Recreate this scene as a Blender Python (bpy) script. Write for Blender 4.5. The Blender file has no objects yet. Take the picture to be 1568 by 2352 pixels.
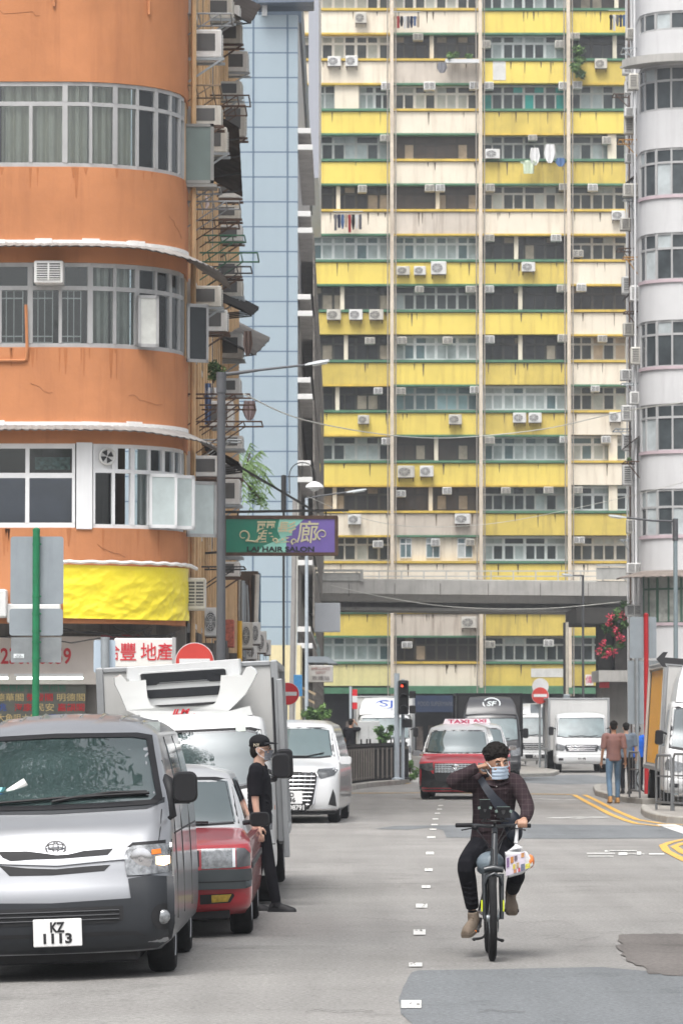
import bpy, bmesh, math, random
from math import sin, cos, pi, radians, hypot, atan2, sqrt
from mathutils import Vector, Matrix
from mathutils.bvhtree import BVHTree

# ---------------------------------------------------------------- scene, camera
SC = bpy.context.scene
COL = SC.collection
F, CX, CY, CAMZ = 9600.0, 784.0, 1176.0, 1.93
TH = math.atan(469 / F)
cam_d = bpy.data.cameras.new('camera')
cam = bpy.data.objects.new('camera', cam_d)
COL.objects.link(cam)
cam.location = (0, 0, CAMZ)
cam.rotation_euler = (pi / 2 + TH, 0, 0)
cam_d.sensor_fit = 'HORIZONTAL'
cam_d.sensor_width = 24.0
cam_d.lens = 24.0 * F / 1568
cam_d.clip_start = 0.5
cam_d.clip_end = 3000
cam_d.dof.use_dof = True
cam_d.dof.focus_distance = 33.5
cam_d.dof.aperture_fstop = 13.0
SC.camera = cam


def P(x, y, Y):
    "world point at depth Y that the picture shows at pixel x, y (of 1568 x 2352)"
    u, v = (x - CX) / F, -(y - CY) / F
    t = Y / (cos(TH) - v * sin(TH))
    return Vector((u * t, Y, CAMZ + t * (sin(TH) + v * cos(TH))))


def X(x, Y): return P(x, 1645, Y).x
def Z(y, Y): return P(CX, y, Y).z


def G(x, y, z=0.0):
    "ground point seen at pixel x, y"
    u, v = (x - CX) / F, -(y - CY) / F
    dz = sin(TH) + v * cos(TH)
    t = (z - CAMZ) / dz
    return Vector((u * t, t * (cos(TH) - v * sin(TH)), z))


def z6(x, y): return ((880 + x / 1.5077) / 1.2245, (y / 1.5077) / 1.2245)
def z7(x, y): return ((880 + x / 1.5077) / 1.2245, (900 + y / 1.5077) / 1.2245)


def gz(x):
    "camber of the road towards the nearside gutter"
    return -0.035 * (-1.0 - x) if x < -1.0 else 0.0


# ---------------------------------------------------------------- materials
MATS = {}


def M(name, col=(.5, .5, .5), rough=0.6, metal=0.0, var=0.12, scale=3.0, bump=0.0, bscale=60.0, streak=0.0, spec=0.5, coat=0.0, dirt=None, dirtamt=0.0, sz=1.0, alpha=1.0):
    if name in MATS: return MATS[name]
    m = bpy.data.materials.new(name); MATS[name] = m
    m.use_nodes = True
    nt = m.node_tree; N = nt.nodes; L = nt.links
    b = N['Principled BSDF']
    b.inputs['Roughness'].default_value = rough
    b.inputs['Metallic'].default_value = metal
    b.inputs['Specular IOR Level'].default_value = spec if rough < .8 else min(spec, .15)
    if coat:
        b.inputs['Coat Weight'].default_value = coat
        b.inputs['Coat Roughness'].default_value = 0.05
    tc = N.new('ShaderNodeTexCoord')
    c4 = (*col, 1)
    src = None
    if var or streak:
        mp = N.new('ShaderNodeMapping'); mp.inputs['Scale'].default_value = (1, 1, sz)
        L.new(tc.outputs['Object'], mp.inputs['Vector'])
        nz = N.new('ShaderNodeTexNoise'); nz.inputs['Scale'].default_value = scale
        nz.inputs['Detail'].default_value = 6; nz.inputs['Roughness'].default_value = 0.62
        L.new(mp.outputs[0], nz.inputs['Vector'])
        mr = N.new('ShaderNodeMapRange')
        mr.inputs[1].default_value = 0.25; mr.inputs[2].default_value = 0.75
        mr.inputs[3].default_value = 1 - var; mr.inputs[4].default_value = 1 + var
        L.new(nz.outputs['Fac'], mr.inputs[0])
        mx = N.new('ShaderNodeVectorMath'); mx.operation = 'SCALE'
        mx.inputs[0].default_value = col
        L.new(mr.outputs[0], mx.inputs['Scale'])
        src = mx.outputs[0]
        if streak:
            m2 = N.new('ShaderNodeMapping'); m2.inputs['Scale'].default_value = (2.2, 2.2, 0.16)
            L.new(tc.outputs['Object'], m2.inputs['Vector'])
            n2 = N.new('ShaderNodeTexNoise'); n2.inputs['Scale'].default_value = 1.6
            n2.inputs['Detail'].default_value = 7; n2.inputs['Roughness'].default_value = 0.7
            L.new(m2.outputs[0], n2.inputs['Vector'])
            r2 = N.new('ShaderNodeMapRange'); r2.inputs[1].default_value = 0.5; r2.inputs[2].default_value = 0.72
            r2.inputs[3].default_value = 0; r2.inputs[4].default_value = streak
            L.new(n2.outputs['Fac'], r2.inputs[0])
            mm = N.new('ShaderNodeMix'); mm.data_type = 'RGBA'
            L.new(r2.outputs[0], mm.inputs[0]); L.new(src, mm.inputs[6])
            mm.inputs[7].default_value = (*(dirt or [c * 0.35 for c in col]), 1)
            src = mm.outputs[2]
        L.new(src, b.inputs['Base Color'])
    else:
        b.inputs['Base Color'].default_value = c4
    if bump:
        nb = N.new('ShaderNodeTexNoise'); nb.inputs['Scale'].default_value = bscale; nb.inputs['Detail'].default_value = 4
        L.new(tc.outputs['Object'], nb.inputs['Vector'])
        bp = N.new('ShaderNodeBump'); bp.inputs['Strength'].default_value = bump; bp.inputs['Distance'].default_value = 0.02
        L.new(nb.outputs['Fac'], bp.inputs['Height']); L.new(bp.outputs[0], b.inputs['Normal'])
    return m


def MG(name, tint=(0.5, 0.6, 0.6), refl=0.25, rough=0.02, clear=0.6):
    "window glass: part see-through, part mirror"
    if name in MATS: return MATS[name]
    m = bpy.data.materials.new(name); MATS[name] = m
    m.use_nodes = True
    nt = m.node_tree; N = nt.nodes; L = nt.links
    N.remove(N['Principled BSDF'])
    out = N['Material Output']
    tr = N.new('ShaderNodeBsdfTransparent'); tr.inputs[0].default_value = (*[t * clear for t in tint], 1)
    gl = N.new('ShaderNodeBsdfGlossy'); gl.inputs['Roughness'].default_value = rough
    gl.inputs['Color'].default_value = (0.95, 0.97, 1, 1)
    lw = N.new('ShaderNodeFresnel'); lw.inputs[0].default_value = 1.5
    ad = N.new('ShaderNodeMath'); ad.operation = 'ADD'; ad.use_clamp = True; ad.inputs[1].default_value = refl
    L.new(lw.outputs[0], ad.inputs[0])
    mx = N.new('ShaderNodeMixShader')
    L.new(ad.outputs[0], mx.inputs[0]); L.new(tr.outputs[0], mx.inputs[1]); L.new(gl.outputs[0], mx.inputs[2])
    L.new(mx.outputs[0], out.inputs['Surface'])
    return m


def ME(name, col, strength):
    if name in MATS: return MATS[name]
    m = bpy.data.materials.new(name); MATS[name] = m
    m.use_nodes = True
    b = m.node_tree.nodes['Principled BSDF']
    b.inputs['Base Color'].default_value = (*col, 1)
    b.inputs['Emission Color'].default_value = (*col, 1)
    b.inputs['Emission Strength'].default_value = strength
    return m


# ---------------------------------------------------------------- mesh builder
class MB:
    def __init__(s): s.v = []; s.f = []

    def add(s, vs, fs):
        n = len(s.v); s.v += [tuple(v) for v in vs]; s.f += [tuple(i + n for i in f) for f in fs]; return s

    def hexa(s, p):
        "p: 8 corners, bottom four then top four, same order"
        return s.add(p, [(3, 2, 1, 0), (4, 5, 6, 7), (0, 1, 5, 4), (1, 2, 6, 5), (2, 3, 7, 6), (3, 0, 4, 7)])

    def box(s, x0, x1, y0, y1, a, b, mat=None):
        p = [(x0, y0, a), (x1, y0, a), (x1, y1, a), (x0, y1, a), (x0, y0, b), (x1, y0, b), (x1, y1, b), (x0, y1, b)]
        if mat is not None: p = [mat @ Vector(q) for q in p]
        return s.hexa(p)

    def bbox(s, x0, x1, y0, y1, a, b, r=0.02):
        "box with chamfered edges"
        r = min(r, (x1 - x0) / 2.01, (y1 - y0) / 2.01, (b - a) / 2.01)
        rings = []
        for z, k in ((a, r), (a + r, 0), (b - r, 0), (b, r)):
            q = []
            for (cx, cy, dx, dy) in ((x0, y0, 1, 1), (x1, y0, -1, 1), (x1, y1, -1, -1), (x0, y1, 1, -1)):
                A = (cx + dx * k, cy + dy * (k + r * .6), z); B = (cx + dx * (k + r * .6), cy + dy * k, z)
                q += [A, B] if (dx, dy) in ((1, 1), (-1, -1)) else [B, A]
            rings.append(q)
        return s.rings(rings)

    def rings(s, rings, caps=True, closed=True):
        n = len(rings[0]); vs = [p for r in rings for p in r]; fs = []
        for i in range(len(rings) - 1):
            for j in range(n if closed else n - 1):
                k = (j + 1) % n
                fs.append((i * n + j, i * n + k, (i + 1) * n + k, (i + 1) * n + j))
        if caps:
            fs.append(tuple(range(n - 1, -1, -1))); fs.append(tuple((len(rings) - 1) * n + j for j in range(n)))
        return s.add(vs, fs)

    def tube(s, pts, r, n=8, r2=None, flat=1.0):
        pts = [Vector(p) for p in pts]
        rs = r if isinstance(r, (list, tuple)) else [r + ((r2 if r2 is not None else r) - r) * i / max(1, len(pts) - 1) for i in range(len(pts))]
        rings = []; up = None
        for i, p in enumerate(pts):
            d = (pts[min(i + 1, len(pts) - 1)] - pts[max(i - 1, 0)])
            d = d.normalized() if d.length > 1e-9 else Vector((0, 0, 1))
            if up is None:
                up = Vector((0, 0, 1)) if abs(d.z) < 0.9 else Vector((0, 1, 0))
            a = d.cross(up)
            if a.length < 1e-5: a = d.cross(Vector((1, 0, 0)))
            a.normalize(); b = a.cross(d).normalized(); up = b
            rings.append([p + (a * cos(2 * pi * k / n) + b * sin(2 * pi * k / n) * flat) * rs[i] for k in range(n)])
        return s.rings(rings)

    def beam(s, p, q, w, h=None):
        h = h or w
        p, q = Vector(p), Vector(q); d = (q - p).normalized()
        up = Vector((0, 0, 1)) if abs(d.z) < 0.95 else Vector((0, 1, 0))
        a = d.cross(up).normalized() * w / 2; b = a.cross(d).normalized() * h / 2
        return s.hexa([p - a - b, p + a - b, q + a - b, q - a - b, p - a + b, p + a + b, q + a + b, q - a + b])

    def prism(s, poly, y0, y1, mat=None):
        "poly in x, z (any winding), extruded in y"
        n = len(poly)
        vs = [(x, y0, z) for x, z in poly] + [(x, y1, z) for x, z in poly]
        if mat is not None: vs = [mat @ Vector(q) for q in vs]
        return s.add(vs, [tuple(range(n)), tuple(range(2 * n - 1, n - 1, -1))] + [(i, i + n, (i + 1) % n + n, (i + 1) % n) for i in range(n)])

    def prismz(s, poly, a, b):
        n = len(poly)
        vs = [(x, y, a) for x, y in poly] + [(x, y, b) for x, y in poly]
        return s.add(vs, [tuple(range(n - 1, -1, -1)), tuple(range(n, 2 * n))] + [(i, (i + 1) % n, (i + 1) % n + n, i + n) for i in range(n)])

    def cyl(s, c, r, l, axis='z', n=20, r2=None):
        c = Vector(c); d = {'x': Vector((1, 0, 0)), 'y': Vector((0, 1, 0)), 'z': Vector((0, 0, 1))}[axis]
        return s.tube([c - d * l / 2, c + d * l / 2], r, n, r2)

    def lathe(s, prof, c=(0, 0, 0), n=20, axis='z'):
        rings = []
        for r, h in prof:
            q = []
            for k in range(n):
                a = 2 * pi * k / n; u, w = r * cos(a), r * sin(a)
                q.append((c[0] + u, c[1] + w, c[2] + h) if axis == 'z' else ((c[0] + h, c[1] + u, c[2] + w) if axis == 'x' else (c[0] + w, c[1] + h, c[2] + u)))
            rings.append(q)
        return s.rings(rings)

    def ell(s, c, r, n=14, m=8, rot=None):
        c = Vector(c); R = rot or Matrix.Identity(3); rings = []
        for i in range(1, m):
            t = pi * i / m
            rings.append([c + R @ Vector((r[0] * sin(t) * cos(2 * pi * k / n), r[1] * sin(t) * sin(2 * pi * k / n), -r[2] * cos(t))) for k in range(n)])
        b = len(s.v); s.rings(rings, caps=False)
        s.v += [tuple(c + R @ Vector((0, 0, -r[2]))), tuple(c + R @ Vector((0, 0, r[2])))]
        e = len(s.v)
        for k in range(n):
            s.f.append((e - 2, b + (k + 1) % n, b + k)); s.f.append((e - 1, b + (m - 2) * n + k, b + (m - 2) * n + (k + 1) % n))
        return s

    def grid(s, fn, nu, nv):
        vs = [fn(i / nu, j / nv) for i in range(nu + 1) for j in range(nv + 1)]
        return s.add(vs, [(i * (nv + 1) + j, (i + 1) * (nv + 1) + j, (i + 1) * (nv + 1) + j + 1, i * (nv + 1) + j + 1) for i in range(nu) for j in range(nv)])

    def slab(s, path, s0, s1, o0, o1, a, b, n=1):
        rings = []
        for i in range(n + 1):
            t = s0 + (s1 - s0) * i / n
            p, q = path(t, o0), path(t, o1)
            rings.append([(p[0], p[1], a), (q[0], q[1], a), (q[0], q[1], b), (p[0], p[1], b)])
        return s.rings(rings)

    def mesh(s, name, fix=True):
        me = bpy.data.meshes.new(name); me.from_pydata(s.v, [], s.f)
        if fix:
            bm = bmesh.new(); bm.from_mesh(me); bmesh.ops.recalc_face_normals(bm, faces=bm.faces); bm.to_mesh(me); bm.free()
        return me

    def parts(s, name, mat, parent=None, smooth=None):
        "one object for every connected piece"
        par = list(range(len(s.v)))
        def fd(a):
            while par[a] != a: par[a] = par[par[a]]; a = par[a]
            return a
        for f in s.f:
            for i in f[1:]: par[fd(i)] = fd(f[0])
        g = {}
        for f in s.f: g.setdefault(fd(f[0]), []).append(f)
        out = []
        for fs in g.values():
            m = MB(); ix = {}
            for f in fs:
                for i in f:
                    if i not in ix: ix[i] = len(m.v); m.v.append(s.v[i])
            m.f = [tuple(ix[i] for i in f) for f in fs]; out.append(m.build(name, mat, parent, smooth))
        return out

    def build(s, name, mat, parent=None, smooth=None, fix=True):
        if not s.v: return None
        return obj(name, s.mesh(name, fix), mat, parent, smooth)


def obj(name, me, mat, parent=None, smooth=None):
    o = bpy.data.objects.new(name, me); COL.objects.link(o)
    if mat is not None:
        me.materials.clear(); me.materials.append(mat)
    if smooth is not None:
        me.polygons.foreach_set('use_smooth', [True] * len(me.polygons))
        if smooth < 180: me.set_sharp_from_angle(angle=radians(smooth))
    if parent is not None: o.parent = parent
    return o


def thing(name, label, cat, loc=(0, 0, 0), rz=0.0, group=None, rx=0.0, ry=0.0):
    o = bpy.data.objects.new(name, None); COL.objects.link(o)
    o.location = loc; o.rotation_euler = (rx, ry, rz); o.empty_display_size = 0.2
    o['label'] = label; o['category'] = cat
    if group: o['group'] = group
    return o


def tag(o, label, cat, group=None, kind=None):
    if label: o['label'] = label; o['category'] = cat
    if group: o['group'] = group
    if kind: o['kind'] = kind
    return o


def struct(o): o['kind'] = 'structure'; return o


KIDS = {}


def copy_tree(root, loc=None, label=None, rz=None, scale=None, group=None):
    def rec(o, par):
        c = o.copy(); COL.objects.link(c)
        if par is not None: c.parent = par
        for ch in o.children: rec(ch, c)
        return c
    r = rec(root, None)
    if loc is not None: r.location = loc
    if label: r['label'] = label
    if rz is not None: r.rotation_euler = (0, 0, rz)
    if scale is not None: r.scale = scale
    if group: r['group'] = group
    return r


def text_mesh(body, w=None, h=None, depth=0.004, align='CENTER', bold=0.0, shear=0.0, sp=1.0):
    "filled text as a mesh in x, z, centred at 0, facing -y, scaled to width w / height h"
    c = bpy.data.curves.new('lettering', 'FONT'); c.body = body; c.align_x = align; c.extrude = depth; c.offset = bold; c.shear = shear
    c.space_line = sp; c.resolution_u = 3
    o = bpy.data.objects.new('lettering', c); COL.objects.link(o)
    me = bpy.data.meshes.new_from_object(o)
    bpy.data.objects.remove(o)
    xs = [v.co.x for v in me.vertices]; ys = [v.co.y for v in me.vertices]
    if not xs: return me
    cx, cy = (min(xs) + max(xs)) / 2, (min(ys) + max(ys)) / 2
    sx = w / (max(xs) - min(xs)) if w else None; sy = h / (max(ys) - min(ys)) if h else None
    sx = sx or sy; sy = sy or sx
    for v in me.vertices:
        v.co = Vector(((v.co.x - cx) * sx, -v.co.z, (v.co.y - cy) * sy))
    return me


def text(parent, name, body, mat, loc, w=None, h=None, depth=0.003, bold=0.0, shear=0.0, sp=1.0, rz=0.0):
    me = text_mesh(body, w, h, depth, bold=bold, shear=shear, sp=sp)
    o = obj(name, me, mat, parent)
    o.location = loc; o.rotation_euler = (0, 0, rz)
    return o


def apply_mods(o):
    dg = bpy.context.evaluated_depsgraph_get()
    me = bpy.data.meshes.new_from_object(o.evaluated_get(dg), depsgraph=dg)
    mats = list(o.data.materials)
    o.modifiers.clear(); o.data = me
    me.materials.clear()
    for m in mats: me.materials.append(m)
    return o


R7 = random.Random(7)

# ---------------------------------------------------------------- common materials
WHITE = M('white_paint', (0.62, 0.63, 0.64), 0.35, var=0.03, coat=0.3)
OFFWHITE = M('ac_casing', (0.56, 0.54, 0.49), 0.55, var=0.12, scale=2, streak=0.5, dirt=(0.2, 0.15, 0.1))
WHITE_AC = M('ac_casing_white', (0.68, 0.68, 0.67), 0.5, var=0.08, scale=2, streak=0.35, dirt=(0.3, 0.25, 0.18))
DARK = M('dark_void', (0.015, 0.015, 0.017), 0.7, var=0.3)
BLACKP = M('black_plastic', (0.011, 0.011, 0.013), 0.55, var=0.1, spec=.3)
GREYP = M('charcoal_plastic', (0.026, 0.029, 0.034), 0.55, var=0.12, scale=8, spec=.35)
STEEL = M('galvanised_steel', (0.33, 0.36, 0.38), 0.45, metal=0.5, var=0.15, scale=5)
RUST = M('rusty_iron', (0.1, 0.065, 0.05), 0.8, var=0.4, scale=6)
DKIRON = M('dark_iron', (0.03, 0.03, 0.032), 0.6, var=0.3, scale=5)
ALU = M('aluminium_frame', (0.42, 0.42, 0.42), 0.4, metal=0.3, var=0.12, scale=3, streak=0.3)
WFRAME = M('white_frame', (0.72, 0.73, 0.74), 0.45, var=0.06, streak=0.15)
CONC = M('concrete', (0.42, 0.41, 0.39), 0.85, var=0.16, scale=1.2, bump=0.3, streak=0.45, dirt=(0.14, 0.13, 0.12))
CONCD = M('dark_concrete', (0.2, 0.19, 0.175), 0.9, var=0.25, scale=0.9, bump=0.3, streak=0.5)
GREYPOLE = M('grey_pole', (0.22, 0.23, 0.24), 0.5, var=0.15, scale=4)
SIGNBACK = M('sign_back', (0.3, 0.34, 0.37), 0.5, metal=0.3, var=0.1, scale=4, streak=0.3)
SIGNRED = M('sign_red', (0.55, 0.02, 0.03), 0.4, var=0.05)
BLUECL = M('blue_cloth', (0.08, 0.13, 0.3), 0.9, var=0.2)
CL = [M('cloth_navy', (0.03, 0.045, 0.1), 0.9), M('cloth_white', (0.7, 0.7, 0.7), 0.9), M('cloth_red', (0.4, 0.03, 0.04), 0.9),
      M('cloth_blue', (0.1, 0.18, 0.35), 0.9), M('cloth_grey', (0.2, 0.2, 0.22), 0.9), M('cloth_black', (0.02, 0.02, 0.022), 0.9), M('cloth_beige', (0.5, 0.42, 0.33), 0.9)]
CLN = ['navy', 'white', 'red', 'blue', 'grey', 'black', 'beige']

# ---------------------------------------------------------------- world and light
w = bpy.data.worlds.new('World'); SC.world = w; w.use_nodes = True
nt = w.node_tree; N = nt.nodes; L = nt.links
bg = N['Background']
sky = N.new('ShaderNodeTexSky'); sky.sky_type = 'NISHITA'; sky.sun_disc = False
SUN_EL, SUN_AZ = radians(62), radians(200)
sky.sun_elevation = SUN_EL; sky.sun_rotation = SUN_AZ; sky.dust_density = 6; sky.air_density = 1.0
hs = N.new('ShaderNodeHueSaturation'); hs.inputs['Saturation'].default_value = 0.22
L.new(sky.outputs[0], hs.inputs['Color'])
tc = N.new('ShaderNodeTexCoord'); nz = N.new('ShaderNodeTexNoise'); nz.inputs['Scale'].default_value = 2.2; nz.inputs['Detail'].default_value = 7
L.new(tc.outputs['Generated'], nz.inputs['Vector'])
mr = N.new('ShaderNodeMapRange'); mr.inputs[1].default_value = 0.3; mr.inputs[2].default_value = 0.7; mr.inputs[3].default_value = 0.75; mr.inputs[4].default_value = 1.25
L.new(nz.outputs['Fac'], mr.inputs[0])
vm = N.new('ShaderNodeVectorMath'); vm.operation = 'SCALE'
L.new(hs.outputs[0], vm.inputs[0]); L.new(mr.outputs[0], vm.inputs['Scale'])
L.new(vm.outputs[0], bg.inputs['Color'])
bg.inputs['Strength'].default_value = 0.14
sl = bpy.data.lights.new('sun', 'SUN'); sl.energy = 1.4; sl.angle = radians(28); sl.color = (1, 0.97, 0.93)
so = bpy.data.objects.new('sun', sl); COL.objects.link(so)
sd = Vector((sin(SUN_AZ) * cos(SUN_EL), cos(SUN_AZ) * cos(SUN_EL), sin(SUN_EL)))
so.rotation_euler = sd.to_track_quat('Z', 'Y').to_euler()
SC.view_settings.view_transform = 'Standard'
SC.view_settings.look = 'None'
SC.view_settings.exposure = 0.72
# ================================================================ ground
def asphalt(name, col, var=0.1, rough=0.85):
    m = M(name, col, rough, var=var, scale=0.35, bump=0.5, bscale=90, spec=0.3)
    nt = m.node_tree; N = nt.nodes; L = nt.links
    b = N['Principled BSDF']; src = b.inputs['Base Color'].links[0].from_socket
    tc = [n for n in N if n.type == 'TEX_COORD'][0]
    n2 = N.new('ShaderNodeTexNoise'); n2.inputs['Scale'].default_value = 28; n2.inputs['Detail'].default_value = 5; n2.inputs['Roughness'].default_value = .75
    L.new(tc.outputs['Object'], n2.inputs['Vector'])
    r = N.new('ShaderNodeMapRange'); r.inputs[1].default_value = 0.3; r.inputs[2].default_value = 0.7; r.inputs[3].default_value = 0.62; r.inputs[4].default_value = 1.36
    L.new(n2.outputs['Fac'], r.inputs[0])
    # faint tracks and cracks running with the traffic
    mp = N.new('ShaderNodeMapping'); mp.inputs['Scale'].default_value = (1.3, 0.05, 1)
    L.new(tc.outputs['Object'], mp.inputs['Vector'])
    n3 = N.new('ShaderNodeTexNoise'); n3.inputs['Scale'].default_value = 1.5; n3.inputs['Detail'].default_value = 5
    L.new(mp.outputs[0], n3.inputs['Vector'])
    r3 = N.new('ShaderNodeMapRange'); r3.inputs[1].default_value = 0.3; r3.inputs[2].default_value = 0.7; r3.inputs[3].default_value = 0.9; r3.inputs[4].default_value = 1.08
    L.new(n3.outputs['Fac'], r3.inputs[0])
    mu = N.new('ShaderNodeMath'); mu.operation = 'MULTIPLY'; L.new(r.outputs[0], mu.inputs[0]); L.new(r3.outputs[0], mu.inputs[1])
    n4 = N.new('ShaderNodeTexNoise'); n4.inputs['Scale'].default_value = .9; n4.inputs['Detail'].default_value = 8; n4.inputs['Roughness'].default_value = .7
    L.new(tc.outputs['Object'], n4.inputs['Vector']); r4 = N.new('ShaderNodeMapRange'); r4.inputs[1].default_value = .56; r4.inputs[2].default_value = .7; r4.inputs[3].default_value = 1; r4.inputs[4].default_value = .74
    L.new(n4.outputs['Fac'], r4.inputs[0]); mv = N.new('ShaderNodeMath'); mv.operation = 'MULTIPLY'; L.new(mu.outputs[0], mv.inputs[0]); L.new(r4.outputs[0], mv.inputs[1]); mu = mv
    v = N.new('ShaderNodeVectorMath'); v.operation = 'SCALE'; L.new(src, v.inputs[0]); L.new(mu.outputs[0], v.inputs['Scale'])
    L.new(v.outputs[0], b.inputs['Base Color'])
    return m


ASPH = asphalt('old_asphalt', (0.25, 0.243, 0.233), .17)
ASPHB = asphalt('patched_asphalt', (0.165, 0.175, 0.183))
ASPHC = asphalt('rough_patch_asphalt', (0.15, 0.138, 0.13), 0.2)
g = MB()
xs = [-400, -60, -12, -8, -6, -5, -4, -3, -2, -1.5, -1, 0, 3, 8, 20, 60, 400]
ys = [-40, 10, 20, 30, 40, 60, 90, 140, 200, 300, 1500]
for i, x in enumerate(xs):
    for y in ys: g.v.append((x, y, max(gz(x), -0.15)))
for i in range(len(xs) - 1):
    for j in range(len(ys) - 1):
        a = i * len(ys) + j; g.f.append((a, a + len(ys), a + len(ys) + 1, a + 1))
struct(g.build('road', ASPH))


def ground_sheet(name, px, mat, lift, jag=0.0, n=1):
    pts = []
    for i, (x, y) in enumerate(px):
        q = G(x, y); r = G(*px[(i + 1) % len(px)])
        for k in range(n):
            t = k / n; p = q.lerp(r, t)
            if jag and k: p += Vector((R7.uniform(-jag, jag), R7.uniform(-jag, jag) * 3, 0))
            pts.append((p.x, p.y, max(gz(p.x), -0.15) + lift))
    m = MB(); m.add(pts, [tuple(range(len(pts)))])
    return struct(m.build(name, mat, fix=False))


ground_sheet('road_patch', [(915, 2300), (925, 2270), (945, 2236), (960, 2231), (1150, 2228), (1380, 2223), (1480, 2232), (1600, 2240), (1700, 2900), (1200, 2700), (985, 2450), (945, 2352), (920, 2330)], ASPHB, 0.004, 0.006, 3)
ground_sheet('road_patch', [(1420, 2150), (1500, 2147), (1600, 2150), (1700, 2170), (1700, 2246), (1590, 2245), (1490, 2240), (1455, 2215), (1432, 2190)], ASPHC, 0.008, 0.05, 6)
ground_sheet('road_patch', [(860, 1905), (905, 1898), (1200, 1894), (1600, 1899), (1600, 1926), (1300, 1928), (1025, 1925), (1018, 1908), (990, 1902), (935, 1907)], ASPHB, 0.004, 0.006, 3)
ground_sheet('road_patch', [(1210, 1783), (1350, 1780), (1405, 1788), (1400, 1800), (1280, 1803), (1180, 1797)], ASPHB, 0.004, 0.02, 3)
WPAINT = M('worn_white_marking', (0.62, 0.62, 0.6), 0.7, var=0.25, scale=9)
YPAINT = M('worn_yellow_marking', (0.62, 0.36, 0.07), 0.7, var=0.25, scale=4)
dk = [(944, 2310, 46, 18), (954, 2219, 30, 9), (963, 2144, 28, 12), (968, 2083, 26, 9), (978, 2039, 20, 6), (984, 2000, 18, 6), (987, 1961.6, 18, 6), (990, 1925, 19, 4), (994, 1906.6, 15, 2.6), (997.5, 1895.6, 15, 2.4), (999.5, 1882.6, 13, 2.4), (1004, 1869.6, 12, 2.2), (1009, 1860, 11, 2), (1011.5, 1851.6, 11, 1.8), (1014, 1837.6, 11, 1.6)]
m = MB()
for x, y, w_, h_ in dk:
    k = 1
    for part in range(k):          # worn dashes, each broken in two
        a = G(x - w_ / 2 + part * w_ * .45, y - h_ / 2 + (2 if part else 0)); b = G(x + w_ / 2 - (1 - part) * w_ * .42 * (k - 1), y - h_ / 2); c = G(x + w_ / 2 - (1 - part) * w_ * .2 * (k - 1), y + h_ / 2); d = G(x - w_ / 2 + part * w_ * .4, y + h_ / 2 - part)
        m.add([(p.x, p.y, 0.009) for p in (d, c, b, a)], [(0, 1, 2, 3)])
struct(m.build('lane_marking', WPAINT, fix=False))


def stripe(pts, w_, mat, name, lift=0.008):
    m = MB(); ps = [G(x, y) for x, y in pts]; L_, R_ = [], []
    for i, p in enumerate(ps):
        d = ps[min(i + 1, len(ps) - 1)] - ps[max(0, i - 1)]; n = Vector((d.y, -d.x, 0)).normalized() * w_ / 2
        L_.append(p - n); R_.append(p + n)
    for i in range(len(ps) - 1):
        m.add([(q.x, q.y, lift) for q in (L_[i], R_[i], R_[i + 1], L_[i + 1])], [(0, 1, 2, 3)])
    return struct(m.build(name, mat, fix=False))


stripe([(1318, 1827), (1345, 1842), (1402, 1872), (1435, 1885), (1461, 1893), (1519, 1899), (1640, 1906)], 0.12, YPAINT, 'yellow_line')
stripe([(1342, 1827), (1366, 1838), (1420, 1866), (1463, 1884), (1519, 1893), (1640, 1899)], 0.12, YPAINT, 'yellow_line')
stripe([(800, 1823), (1000, 1822), (1316, 1826)], 0.35, YPAINT, 'yellow_line')
stripe([(792, 1812), (860, 1806), (935, 1800)], 0.3, YPAINT, 'yellow_line')
stripe([(1640, 1922), (1568, 1930), (1540, 1936), (1522, 1943), (1530, 1956), (1568, 1976), (1640, 2005)], 0.12, YPAINT, 'yellow_line')
stripe([(1640, 1930), (1568, 1938), (1548, 1946), (1568, 1960), (1640, 1985)], 0.12, YPAINT, 'yellow_line')
stripe([(1528, 1895), (1570, 1909), (1650, 1936)], 0.35, WPAINT, 'white_line')
stripe([(1300, 1838), (1320, 1838.5)], 0.3, WPAINT, 'white_line')
stripe([(1215, 1836), (1285, 1837.5)], 0.25, WPAINT, 'white_line')
for a in ((1262, 1879.5, 1305), (1312, 1878, 1330), (1318, 1880.5, 1345), (1352, 1878.5, 1392)):
    stripe([(a[0], a[1]), (a[2], a[1] + 0.4)], 0.5, WPAINT, 'white_line')
# worn lettering on the carriageway, foreshortened bars
for (x0, y0, x1, y1) in ((1347, 1961, 1412, 1963), (1350, 1968, 1408, 1969.5), (1388, 1955, 1400, 1958), (1395, 1955, 1462, 1956.5), (1420, 1960, 1440, 1966), (1440, 1963, 1480, 1964), (1462, 1958, 1472, 1966), (1490, 1962, 1525, 1965)):
    a, b, c, d = G(x0, y1), G(x1, y1), G(x1, y0), G(x0, y0)
    mm_ = MB(); mm_.add([(p.x, p.y, 0.009) for p in (a, b, c, d)], [(0, 1, 2, 3)])
    struct(mm_.build('white_lettering', WPAINT, fix=False))
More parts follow.
